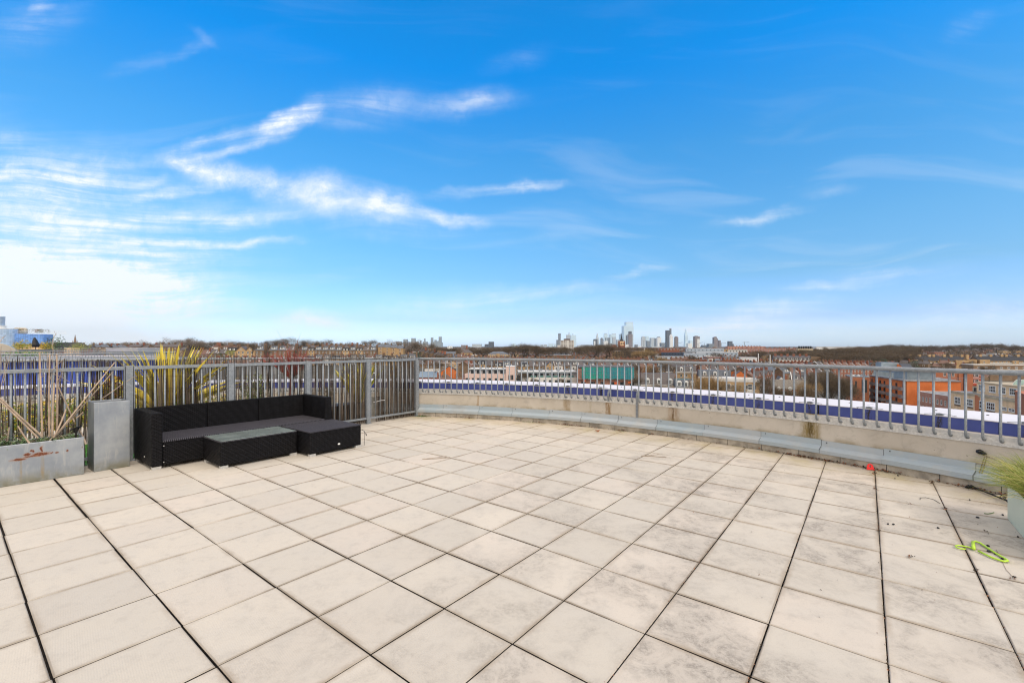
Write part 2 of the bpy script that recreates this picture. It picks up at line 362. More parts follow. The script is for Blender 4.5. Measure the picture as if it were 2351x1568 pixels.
def fascia_mat():
    t = NT('blue_fascia'); p = t.obj(); x = t.sep(t.uv())
    col = t.mix(t.mr(t.noise(p, 3, 5), .3, .7), (.040, .060, .245, 1), (.054, .078, .30, 1))
    step = rad(3.742)*RW; off = rad(14.0)*RW
    fr = t.math('ABSOLUTE', t.math('SUBTRACT', t.math('FRACT', t.math('ADD', t.math('DIVIDE', t.math('SUBTRACT', x[0], off), step), 100.5)), .5))
    warp = t.math('MULTIPLY', t.math('SUBTRACT', t.noise(p, 22, 4), .5), .09)
    d = t.mr(t.math('ADD', fr, warp), .055, .015)
    streak = t.mr(t.noise(t.vscale(p, (18, 18, 5)), 3, 6, .8), .42, .55)
    some = t.mr(t.noise(p, .9, 2), .42, .52, .25, 1)
    col = t.mix(t.math('MULTIPLY', t.math('MULTIPLY', d, streak), some), col, (.018, .015, .010, 1))
    return t.out(col, .45, 0, .5)
M['fascia'] = fascia_mat()
M['coping'] = plain('white_coping', (.66, .635, .665), .55, 0, .03, 2)
M['seam'] = plain('dark_seam', (.03, .03, .035), .8)
def flash_mat():
    t = NT('lead_flashing'); p = t.obj()
    col = t.mix(t.orand(), (.37, .405, .435, 1), (.31, .375, .42, 1))
    col = t.mix(t.mr(t.noise(p, 4, 6, .65), .45, .72, 0, .5), col, (.44, .43, .405, 1))
    col = t.mix(t.mr(t.noise(p, 1.3, 4), .60, .72, 0, .4), col, (.26, .235, .20, 1))
    return t.out(col, .5, .0, .4)
M['flash'] = flash_mat()
M['kerb'] = plain('kerb_concrete', (.33, .295, .245), .95, 0, .35, 6, .4, 60)
def wicker(name, sx, sy, tone=1.0, turn=False, c2=.5, ms=.42):
    t = NT(name); bt = t.N.new('ShaderNodeTexBrick'); mp = t.N.new('ShaderNodeMapping'); mp.inputs['Rotation'].default_value = (0, 0, rad(90) if turn else 0)
    t.L.new(t.uv(), mp.inputs['Vector']); t.L.new(mp.outputs[0], bt.inputs['Vector'])
    bt.inputs['Color1'].default_value = (1,1,1,1); bt.inputs['Color2'].default_value = (c2, c2, c2, 1); bt.inputs['Mortar'].default_value = (0,0,0,1)
    bt.inputs['Scale'].default_value = 1; bt.inputs['Brick Width'].default_value = sx; bt.inputs['Row Height'].default_value = sy
    bt.inputs['Mortar Size'].default_value = min(sx, sy)*ms; bt.inputs['Mortar Smooth'].default_value = 1.0
    bw = t.N.new('ShaderNodeRGBToBW'); t.L.new(bt.outputs['Color'], bw.inputs[0])
    col = t.mix(bw.outputs[0], (.0004*tone, .0004*tone, .0005*tone, 1), (.0095*tone, .009*tone, .0105*tone, 1))
    t.bump(bw.outputs[0], 1.0, .008)
    return t.out(col, .55, 0, .12)
M['wicker'] = wicker('black_wicker', .046, .0165, 2.0); M['wicker_seat'] = wicker('black_wicker_seat_sky_lit', .6, .021, 10, True, .85, .3)  # seat: sky reflection put into the colour as a lighter tone
M['wicker_fine'] = wicker('black_wicker_top_sky_lit', .022, .011, 12, False, .7, .3)  # ottoman top and table rim: lighter tone stands in for reflected sky
M['glass_top'] = plain('dusty_glass', (.20, .235, .225), .14, 0, .2, 4, spec=.8)
M['foot'] = plain('brushed_foot', (.55, .54, .52), .4, .4)
M['black'] = plain('black_plastic', (.008, .008, .009), .4)
def zinc_mat():
    t = NT('zinc_planter'); p = t.obj(); x = t.sep(p)
    col = t.mix(t.mr(t.noise(p, 2.2, 6, .6), .3, .7), (.24, .27, .31, 1), (.39, .415, .44, 1))
    col = t.mix(t.mr(t.noise(t.vscale(p, (8, 8, 1.5)), 2, 6, .75), .5, .7, 0, .5), col, (.46, .46, .45, 1))
    col = t.mix(t.math('MULTIPLY', t.mr(x[2], .16, 0), t.mr(t.noise(p, 6, 4), .35, .6, .2, .9)), col, (.19, .18, .12, 1))
    return t, col, p, x
def zinc_plain():
    t, col, p, x = zinc_mat(); t.bump(t.noise(p, 3, 3), .1, .01); return t.out(col, .42, .55, .5)
def zinc_rust():
    t, col, p, x = zinc_mat()
    warp = t.math('MULTIPLY', t.math('SUBTRACT', t.noise(p, 13, 6, .75), .5), .10); w2 = t.math('MULTIPLY', t.math('SUBTRACT', t.noise(p, 31, 6, .8), .5), .05)
    for cx, cz, hx, hz in ((-.355, .30, .062, .020), (-.345, .355, .013, .03), (-.52, .272, .05, .013), (-.46, .315, .02, .014), (-.42, .345, .012, .016), (-.70, .295, .020, .018),
                           (-.225, .295, .014, .008), (-.14, .30, .010, .012), (-.27, .30, .012, .006), (-.02, .32, .006, .01), (-.43, .29, .05, .008)):
        dx = t.math('DIVIDE', t.math('ADD', t.math('SUBTRACT', x[0], cx), warp), hx); dz = t.math('DIVIDE', t.math('ADD', t.math('SUBTRACT', x[2], cz), w2), hz)
        d = t.math('ADD', t.math('MULTIPLY', dx, dx), t.math('MULTIPLY', dz, dz))
        col = t.mix(t.mr(d, 2.4, .9, 0, .55), col, (.34, .17, .09, 1)); col = t.mix(t.math('MULTIPLY', t.mr(d, 1.2, .5), t.mr(t.noise(p, 45, 5, .8), .3, .5, .45, 1)), col, (.15, .042, .018, 1))
    for cx, hw in ((-.34, .022), (-.505, .014)):
        d = t.math('ABSOLUTE', t.math('ADD', t.math('SUBTRACT', x[0], cx), t.math('MULTIPLY', w2, .5)))
        m = t.math('MULTIPLY', t.mr(d, hw, hw*.2), t.math('MULTIPLY', t.mr(x[2], .29, .24), t.mr(x[2], .0, .12, .3, 1)))
        col = t.mix(t.math('MULTIPLY', m, t.mr(t.noise(t.vscale(p, (30, 30, 6)), 1, 5, .8), .35, .65, .1, .6)), col, (.33, .22, .07, 1))
    return t.out(col, .45, .5, .5)
M['zinc'] = zinc_plain(); M['zinc_rust'] = zinc_rust()
M['soil'] = plain('soil', (.05, .035, .022), .95, 0, .5, 20, .6, 60)
M['soil_dry'] = plain('dry_soil', (.24, .19, .13), .95, 0, .3, 20, .6, 60)
M['sage'] = plain('sage_green_planter', (.60, .64, .50), .5, 0, .06, 3)
M['sage_light'] = plain('pale_planter_rim', (.60, .66, .62), .5)
def reed_mat():
    t = NT('reed_cane'); r = t.rnd(); r2 = t.math('FRACT', t.math('MULTIPLY', r, 9.7))
    col = t.mix(t.mr(r, .35, .95), (.028, .020, .016, 1), (.20, .155, .12, 1))
    col = t.mix(t.math('MULTIPLY', t.mr(t.noise(t.vscale(t.obj(), (1, 1, 3)), 5, 4), .45, .65), .6), col, (.05, .036, .028, 1))
    col = t.mix(t.mr(r2, .9, 1, 0, .6), col, (.36, .31, .25, 1))
    return t.out(col, .7, 0, .4)
M['reed'] = reed_mat()
M['cane'] = plain('dry_bamboo', (.44, .33, .24), .6, 0, .22, 9, island=.3)
M['cane_dark'] = plain('dry_bamboo_grey', (.30, .235, .18), .7, 0, .3, 9)
def leaf(name, c, c2, rough=.55):
    t = NT(name); r = t.rnd(); col = t.mix(r, c4(c), c4(c2)); m = t.out(col, rough, 0, .4)
    t.b.inputs['Transmission Weight'].default_value = 0; return m
M['leaf_green'] = leaf('green_leaf', (.06, .12, .035), (.17, .26, .11)); M['leaf_dry'] = leaf('dry_leaf', (.20, .16, .10), (.30, .26, .19))
M['leaf_dead'] = leaf('dead_leaf', (.10, .035, .015), (.30, .12, .05))
def phormium():
    t = NT('variegated_leaf'); x = t.sep(t.uv()); c = t.mr(t.math('ABSOLUTE', t.math('SUBTRACT', x[0], .5)), .12, .28)
    r = t.rnd(); col = t.mix(c, (.16, .24, .03, 1), (.62, .50, .06, 1))
    col = t.mix(t.mr(r, .0, .5, .75, 0), col, (.68, .54, .06, 1)); col = t.mix(t.mr(x[1], .93, 1, 0, .5), col, (.42, .16, .02, 1))
    return t.out(col, .45, 0, .4)
M['phormium'] = phormium()
M['yucca'] = leaf('yellow_sword_leaf', (.74, .58, .07), (.60, .50, .09), .45)
M['stem_red'] = plain('red_stem', (.26, .045, .035), .5, 0, .3, 9); M['yellow_leaf'] = leaf('yellow_leaf', (.34, .24, .02), (.62, .42, .03)); M['lime_leaf'] = leaf('lime_leaf', (.20, .26, .04), (.42, .42, .10))
M['turf'] = leaf('artificial_turf', (.05, .22, .02), (.12, .38, .05))
M['grass_tip'] = leaf('feather_grass', (.36, .37, .09), (.13, .22, .03), .6); M['grass_pale'] = leaf('feather_grass_pale', (.56, .47, .19), (.42, .42, .12), .6); M['grass_brown'] = leaf('brown_seed', (.12, .045, .025), (.22, .10, .06))
M['pot'] = plain('glazed_pot', (.20, .16, .12), .5); M['pot_grey'] = plain('stone_pot', (.42, .42, .40), .8, 0, .2, 8); M['neon'] = plain('neon_plastic', (.44, .66, .05), .35, 0, .03); M['red_toy'] = plain('red_plastic', (.78, .01, .01), .3, 0, .03)
M['rope'] = plain('weathered_rope', (.22, .18, .10), .9, 0, .6, 60)
M['white'] = plain('white_paint', (.72, .72, .70), .5, 0, .06); M['white_tie'] = plain('white_cable_tie', (.7, .7, .7), .4)
M['brick_brown'] = brick('london_stock_brick', (.20, .125, .075), (.27, .18, .11), (.24, .20, .16))
M['brick_yellow'] = brick('yellow_brick', (.46, .29, .135), (.54, .36, .19), (.36, .30, .22), objvar=.2)
M['brick_red'] = brick('red_brick', (.24, .075, .045), (.31, .105, .06), (.30, .22, .17), objvar=.2)
M['brick_orange'] = brick('orange_brick', (.60, .15, .04), (.68, .19, .055), (.50, .20, .09), objvar=0, scale=.12)
M['brick_pinkish'] = brick('pink_brick', (.44, .20, .14), (.52, .26, .19), (.45, .32, .26), objvar=0)
M['slate'] = slates('grey_slate', (.095, .088, .092)); M['slate_blue'] = slates('blue_slate', (.10, .115, .14), .1); M['tile_brown'] = slates('brown_tile', (.15, .09, .07), .3); M['tile_moss'] = slates('mossy_tile', (.17, .145, .075), .2); M['slate_black'] = slates('black_slate', (.028, .028, .034), .2)
M['render_white'] = plain('white_render', (.62, .60, .57), .8, 0, .10, .8, objvar=.2); M['render_pink'] = plain('pink_render', (.60, .45, .40), .8, 0, .05, 1); M['concrete_beige'] = plain('beige_concrete', (.72, .50, .30), .85, 0, .14, .7)
M['concrete_grey'] = plain('grey_cladding', (.36, .36, .37), .7, 0, .1, 1); M['metal_blue'] = plain('blue_grey_metal', (.22, .27, .31), .5, .2, .12, 1); M['roof_flat'] = plain('flat_roof_felt', (.22, .22, .225), .8, 0, .3, .5); M['roof_white'] = plain('pale_roof', (.60, .60, .60), .7, 0, .12, .4)
M['pane'] = plain('window_glass', (.030, .038, .045), .12, 0, .4, .4, spec=.7, objvar=.0); M['frame'] = plain('window_frame', (.68, .68, .66), .6, 0, .05); M['frame_dark'] = plain('dark_window_frame', (.05, .05, .055), .5)
M['pot_clay'] = plain('clay_chimney_pot', (.26, .115, .06), .8, 0, .3, 3); M['bark'] = plain('bark', (.075, .062, .045), .9, 0, .4, 1.2, objvar=.4)
def twigs(name, a, b):
    t = NT(name); col = t.mix(t.rnd(), c4(a), c4(b)); col = t.mix(t.math('MULTIPLY', t.orand(), .5), col, c4((a[0]*1.35, a[1]*1.15, a[2]*.9))); return t.out(col, .85, 0, .2)
M['twig'] = twigs('bare_twigs', (.075, .055, .038), (.17, .135, .095)); M['twig_pale'] = twigs('pale_twigs', (.15, .125, .11), (.34, .29, .26)); M['twig_tan'] = twigs('tan_twigs', (.24, .16, .08), (.34, .25, .13))
M['evergreen'] = leaf('evergreen', (.018, .035, .012), (.05, .075, .025)); M['willow'] = leaf('willow', (.22, .24, .05), (.36, .36, .10)); M['blossom'] = leaf('pink_blossom', (.28, .13, .15), (.42, .24, .26))
M['ground'] = plain('city_ground', (.105, .10, .085), .95, 0, .45, .03)
exec_order = None
# ------------------------------------------------------------------ terrace floor and parapet
TH = rad(38.18); BD = Vector((math.sin(TH), math.cos(TH), 0)); AD = Vector((math.cos(TH), -math.sin(TH), 0))
RZB = math.atan2(BD.y, BD.x)      # rotation whose local x runs along the fence, local y toward the neighbour
def build_floor():
    mb = MB(); r = random.Random(3)
    for i in range(-38, 26):
        for j in range(-14, 30):
            t0 = .080+.4955*i; s0 = .3175+.4915*j
            cx, cy = (AD*(t0+.248)+BD*(s0+.246)).xy
            d = math.hypot(cx-CC[0], cy-CC[1])
            if d > RW+.34 or cy < -2.5 or cx > 7: continue
            # wider open joints: along the fence direction to the right, across it to the left
            gt = (.0066 if i >= -4 else .0085)*r.choice((.7, .9, 1, 1.25)); gs = (.0085 if i < -6 else .0088)*r.choice((.6, .8, 1, 1, 1.45))
            gs = max(.004, gs); gt = max(.004, gt)
            if j == 0 and i < -11: gs = .02
            jx, jy = r.uniform(-.0008, .0008), r.uniform(-.0008, .0008); h = [r.uniform(-.0005, .0005) for _ in range(4)]; dz = r.uniform(-.0006, .0006)
            a = r.uniform(-.0025, .0025)
            ta, tb, sa, sb = t0+gt/2+jx, t0+.4955-gt/2+jx, s0+gs/2+jy, s0+.4915-gs/2+jy
            def W(t, s, z):
                tt, ss = t-(t0+.248), s-(s0+.246); t2 = t0+.248+tt*math.cos(a)-ss*math.sin(a); s2 = s0+.246+tt*math.sin(a)+ss*math.cos(a)
                p = AD*t2+BD*s2; return (p.x, p.y, z)
            e = .004
            top = [W(ta+e, sa+e, dz+h[0]), W(tb-e, sa+e, dz+h[1]), W(tb-e, sb-e, dz+h[2]), W(ta+e, sb-e, dz+h[3])]
            mid = [W(ta, sa, dz+h[0]-e), W(tb, sa, dz+h[1]-e), W(tb, sb, dz+h[2]-e), W(ta, sb, dz+h[3]-e)]
            bot = [W(ta, sa, -.035), W(tb, sa, -.035), W(tb, sb, -.035), W(ta, sb, -.035)]
            fs = [(0,3,2,1)]; sd = []
            for k in range(4):
                n = (k+1) % 4; fs.append((k, n, n+4, k+4)); sd.append((k+4, n+4, n+8, k+8))
            b_ = len(mb.v); f0 = len(mb.f); mb.add(top+mid+bot, fs); mb.uvs[f0] = [(0, 0), (0, 1), (1, 1), (1, 0)]
            for q_ in range(4): mb.uvs[f0+1+q_] = [(0, 0)]*4
            for f_ in sd: mb.f.append(tuple(q+b_ for q in f_)); mb.m.append(1)
    o = mb.build('terrace_floor', [M['slab'], M['dirt']]); tag(o, 'square pale concrete paving slabs laid over the roof terrace', None, None, 'structure')
    mb = MB(); pts = [arc(p, RW+.3, -.022) for p in range(-100, 101, 4)]+[(7, -3, -.022), (-14, -3, -.022)]
    mb.face([tuple(p) for p in reversed(pts)]); mb.face([(p[0], p[1], -.4) for p in pts])
    tag(mb.build('terrace_deck', M['dirt']), None, None, None, 'structure')
build_floor()
def sweep(mb, prof, a0, a1, step=1.0, m=0, close=False, ends=True):
    """profile [(r,z)] swept along the parapet's arc; uv = (arc length, height)"""
    n = max(1, int(round((a1-a0)/step))); P = prof+[prof[0]] if close else prof
    ln = [0]
    for i in range(1, len(P)): ln.append(ln[-1]+math.hypot(P[i][0]-P[i-1][0], P[i][1]-P[i-1][1]))
    for k in range(n):
        b0 = a0+(a1-a0)*k/n; b1 = a0+(a1-a0)*(k+1)/n; u0 = rad(b0)*RW; u1 = rad(b1)*RW
        for i in range(len(P)-1):
            (r0, z0), (r1, z1) = P[i], P[i+1]
            v0, v1 = (z0, z1) if abs(z1-z0) > abs(r1-r0) else (ln[i], ln[i+1])
            mb.face([arc(b0, r0, z0), arc(b1, r0, z0), arc(b1, r1, z1), arc(b0, r1, z1)], m, [(u0, v0), (u1, v0), (u1, v1), (u0, v1)])
    if close and ends:
        mb.face([arc(a0, r, z) for r, z in prof], m); mb.face([arc(a1, r, z) for r, z in reversed(prof)], m)
A0, A1, AC = -62.0, 84.0, 10.3
def build_parapet():
    w = thing('parapet_wall', 'long curved concrete parapet with grey flashing, blue fascia and white coping', 'parapet wall', arc(35, RW, 0))
    off = -Vector(w.location)
    def part(mb, name, mats, **k):
        o = mb.build(name, mats, w, **k); o.location = off; return o
    mb = MB(); sweep(mb, [(RW, -.03), (RW, .092), (RW+.07, .095)], A0, A1); part(mb, 'kerb', M['kerb'])
    mb = MB()
    for k in range(60):     # kerb joints
        a = A0+1.1+k*2.6*1.05
        if a < A1: mb.bar(arc(a, RW-.001, 0), arc(a, RW-.001, .085), .005, .004)
    part(mb, 'kerb_joint', M['seam'])
    mb = MB(); sweep(mb, [(RW+.075, .05), (RW+.075, .575), (RW+.2, .575)], A0, A1); part(mb, 'wall_face', M['wall'])
    r = random.Random(5); a = A0
    while a < A1:
        b = min(a+4.22+r.uniform(-.5, .5), A1); d = r.uniform(-.005, .005); dz = r.uniform(-.008, .012); q = r.uniform(-.004, .006)
        t = .0032
        prof = [(RW-.02+d, .088+dz*.4), (RW-.022+d, .140+dz), (RW+.052+q*.4, .172+dz), (RW+.060, .180+dz), (RW+.060, .256+dz), (RW+.071, .256+dz), (RW+.071, .12), (RW+.02, .09)]
        mb = MB(); sweep(mb, prof, a+.006, b-.006, 1.0, 0, True)
        o = part(mb, 'flashing_panel', M['flash'])
        mb = MB(); e = rad(b-.03)
        for pt in range(3): (r0, z0), (r1, z1) = prof[(0, 1, 3)[pt]], prof[(1, 2, 4)[pt]]; mb.bar(arc(b, r0-.0012, z0), arc(b, r1-.0012, z1), .0035, .002)
        p_ = arc(a+.35, RW+.0585, .235+dz); n_ = arc(a+.35, RW+.053, .235+dz); mb.tube([p_, n_], .007, 6)
        o2 = mb.build('seam', M['seam'], o)
        a = b
    # blue fascia in panels, coping sheets
    a = A0
    fa = [A0]
    while fa[-1] < A1: fa.append(fa[-1]+9.6)
    for i in range(len(fa)-1):
        b0, b1 = fa[i]-1.2, fa[i+1]-1.2
        mb = MB(); sweep(mb, [(RW+.19, .52), (RW+.19, .703), (RW+.21, .703), (RW+.21, .52)], b0+.06, b1-.06, 1.0, 0, True); part(mb, 'fascia_panel', M['fascia'])
    mb = MB(); sweep(mb, [(RW+.212, .5), (RW+.212, .70)], A0, A1); part(mb, 'backing', M['seam'])
    for i in range(len(fa)-1):
        b0, b1 = fa[i]+1.3, fa[i+1]+1.3
        mb = MB(); sweep(mb, [(RW+.178, .705), (RW+.178, .714), (RW+.95, .722), (RW+.95, .60)], b0+.015, b1-.015, 1.0)
        o = part(mb, 'coping_panel', M['coping'])
        mb = MB()
        for q in range(4):
            p = arc(b0+1.2+q*2.4, RW+.62, .719); mb.tube([p, p+Vector((0, 0, .006))], .012, 8)
        mb.build('rivet', M['seam'], o)
    mb = MB(); sweep(mb, [(RW+.19, .7045), (RW+.93, .712)], A0, A1); part(mb, 'coping_underlay', M['seam'])
    mb = MB(); sweep(mb, [(RW+.949, .66), (RW+.949, -7)], A0, A1, 2); part(mb, 'outer_cladding', M['fascia'])
build_parapet()
def build_wires():
    for k in range(-18, 19):
        a = 14.0+3.742*k
        if not (A0+2 < a < 78): continue
        t = thing('wire_bracket', None, 'bracket', arc(a, RW+.2, .716), -rad(a))
        n = k+1
        if a < AC: lab = 'small metal wire bracket on the white coping, %s one left of the corner post' % ordw(max(1, -k+0 if k <= 0 else 1))
        else: lab = 'small metal wire bracket on the white coping, %s one right of the corner post' % ordw(n)
        tag(t, lab, None, 'wire brackets on the coping')
        mb = MB(); mb.box(-.035, .035, -.03, .025, 0, .006); mb.box(-.028, .028, -.02, .012, .006, .020); mb.build('clamp', M['galv_dark'], t, bevel=.002)
        mb = MB(); mb.tube([(-.13, -.02, .002), (0, -.005, .022), (.14, .01, .003)], .003, 5); mb.build('wire', M['galv_dark'], t)
build_wires()
def build_railing():
    HR = RW+.02
    def rail(n0, n1, a0, a1, label, name='curved_railing'):
        w = thing(name, label, 'railing', arc((a0+a1)/2, HR, 0), 0); off = -Vector(w.location)
        def part(mb, nm, mt, **k):
            o = mb.build(nm, mt, w, **k); o.location = off; return o
        mb = MB(); mb.tube([arc(a0+(a1-a0)*i/60, HR, 1.232) for i in range(61)], .0255, 12); part(mb, 'handrail', M['galv'], smooth=True)
        for n in range(n0, n1):
            a = PHI0+.7477*n; mb = MB()
            h = [arc(a, HR, 1.215), arc(a, HR, .575), arc(a, HR+.002, .552), arc(a, HR+.010, .537), arc(a, HR+.024, .528), arc(a, HR+.046, .526)]
            mb.tube(h, .0118, 8); mb.tube([arc(a, HR+.036, .526), arc(a, HR+.046, .526)], .018, 8)
            part(mb, 'baluster', M['galv'], smooth=True)
        # mounting plates with bolts
        js = [j for j in [AC-.5+.1-k*16.2 for k in range(6, 0, -1)]+[AC+.15, 31.35, 47.22, 63.2, 79.3] if a0 < j < a1]
        ed = [a0]+js+[a1]
        for p, q in zip(ed, ed[1:]):
            mb = MB(); sweep(mb, [(RW+.062, .476), (RW+.062, .574), (RW+.0745, .574), (RW+.0745, .476)], p+.03, q-.03, 1, 0, True)
            o = part(mb, 'mounting_plate', M['steel_plate'])
        k0 = math.ceil((a0-11.3)/2.2330); k1 = math.floor((a1-11.3)/2.2330)
        for k in range(k0, k1+1):
            a = 11.3+2.2330*k; mb = MB()
            c = [(.0155, 0), (.0155, .003), (.011, .009), (.004, .012)]
            pts = [arc(a, RW+.062-d, .524) for _, d in c]; mb.tube(pts, [r for r, _ in c], 8)
            part(mb, 'bolt', M['galv_dark'], smooth=True)
        return w
    rail(0, 80, AC, 71.5, 'curved galvanised tube railing with hooked balusters on the parapet, right of the corner post')
    rail(-82, -1, -51, AC-.25, 'curved tube railing behind the reed screen on the neighbouring terrace')
    # two steel straps over the plate
    for px, z0, nm in ((1396.3, .50, 'short'), (1462, .25, 'long')):
        a = phi_px(px, RW+.05); w = .19
        mb = MB()
        pr = [(RW+.21, .70), (RW+.17, .712), (RW+.09, .70), (RW+.055, .64), (RW+.052, .5), (RW+.052, z0)]
        for (r0, q0), (r1, q1) in zip(pr, pr[1:]):
            mb.face([arc(a-.11, r0, q0), arc(a+.11, r0, q0), arc(a+.11, r1, q1), arc(a-.11, r1, q1)]); mb.face([arc(a-.11, r1+.004, q1), arc(a+.11, r1+.004, q1), arc(a+.11, r0+.004, q0), arc(a-.11, r0+.004, q0)])
        o = mb.build('steel_strap', M['galv_dark']); tag(o, '%s flat steel strap hooked over the blue fascia behind the railing' % nm, 'strap', 'steel straps on the parapet')
build_railing()
FC = Vector((-2.05, 9.70, 0)); FS = 1.204
def build_fence():
    w = thing('metal_fence', 'straight galvanised fence of five bar panels between square posts, behind the sofa', 'fence', FC, RZB)
    for k in range(6):
        x = -FS*k; mb = MB(); mb.box(x-.038, x+.038, -.028, .028, 0, 1.243); mb.box(x-.055, x+.055, -.05, .05, .0, .006)
        mb.build('post', M['galv'], w, bevel=.003)
    for k in range(5):
        x1 = -FS*k-.044; x0 = -FS*(k+1)+.044
        pn = MB(); pn.box(x0, x1, -.02, .022, 1.192, 1.236); pn.build('top_rail', M['galv'], w, bevel=.003)
        pn = MB(); pn.box(x0, x1, -.018, .018, .085, .122); pn.build('bottom_rail', M['galv'], w, bevel=.003)
        for x in (x0, x1-.012):
            pn = MB(); pn.box(x, x+.012, -.027, .027, .0+.122, 1.192)
            for z in (.2, .62, 1.05): pn.tube([(x+.006, -.0, z), (x+.006+(.012 if x == x0 else -.016), 0, z)], .009, 6)
            pn.build('side_bar', M['galv_dark'], w)
        for i in range(9):
            x = x0+.012+(x1-x0-.024)*(i+1)/10; b = MB(); b.tube([(x, 0, .122), (x, 0, 1.192)], .0115, 8); b.build('baluster', M['galv'], w, smooth=True)
build_fence()
def build_reeds():
    r = random.Random(11)
    rolls = [(-1.33, -.02, 'x', 1.0), (-6.3, -1.40 + .12, 'long weathered reed screen behind the fence, from the planters to the gap', .8)]
    rolls = [(-1.04, -.04, 'short dark roll of reed screen behind the fence panel beside the corner post', .0037, 1),
             (-6.3, -1.2-.03, 'long weathered reed screen behind the sofa and the zinc planters', .0058, 0)]
    for x0, x1, lab, step, dense in rolls:
        w = thing('reed_screen', lab, 'reed screen', FC, RZB, 'reed screens tied to the fence')
        mb = MB(); x = x0
        while x < x1:
            local = step*(1+.35*math.sin(x*5.1)+.25*math.sin(x*13+1)); dens = 1 if dense else (1.0 if x < -2.4 else .72)
            x += max(.004, local*r.uniform(.45, 1.6)*dens)
            if not dense and r.random() < .06: x += r.uniform(.01, .03)
            lean = .03*math.sin(x*2.2+.5)+.05*math.sin(x*6.7)*(.6)+r.gauss(0, .012); top = 1.315+.03*math.sin(x*3)+r.gauss(0, .016)-(.06 if r.random() < .12 else 0)+(.015 if x < -3.5 else 0)
            rr = r.choice((.0022, .0028, .0034, .0042)); y = .045+r.uniform(-.012, .012); n = 4; pts = []; bot = r.uniform(0, .03)
            ph = r.uniform(0, 6)
            for i in range(n+1):
                f = i/n; z = bot+(top-bot)*f; pts.append((x+lean*(f-.45)*1.2+.004*math.sin(ph+5*f), y+.01*math.sin(ph+4*f), z))
            mb.tube(pts, [rr*1.1, rr, rr, rr*.95, rr*.7], 4)
        mb.build('reed_canes', M['reed'], w)
        mb = MB()
        for z in (.12, .32, .52, .72, .90, 1.06, 1.2):
            pts = []; k = int((x1-x0)/.05)
            for i in range(k+1):
                xx = x0+(x1-x0)*i/k; pts.append((xx, .045+.014*(-1)**i, z+.022*math.sin(xx*1.7+z*9)+.006*math.sin(xx*11)))
            mb.tube(pts, .0016, 3)
        mb.build('binding_wire', M['reed'], w)
    mb = MB(); p = [(-1.09, .0, .40), (-1.0, .02, .405), (-.93, -.02, .425), (-.83, -.02, .42)]; q = [FC+BD*a-AD*b*1.0+Vector((0,0,z)) for a, b, z in p]
    mb.tube(q, .004, 5); tag(mb.build('cable_tie', M['white_tie']), 'long white cable tie low on the reed screen by the corner', 'cable tie')
    mb = MB(); q = [FC+BD*a-AD*b+Vector((0,0,z)) for a, b, z in ((-1.10, -.01, .98), (-1.07, -.02, .975), (-1.05, .01, .985))]
    mb.tube(q, .004, 5); tag(mb.build('cable_tie', M['white_tie']), 'short white cable tie high on the fence baluster by the corner', 'cable tie')
build_reeds()
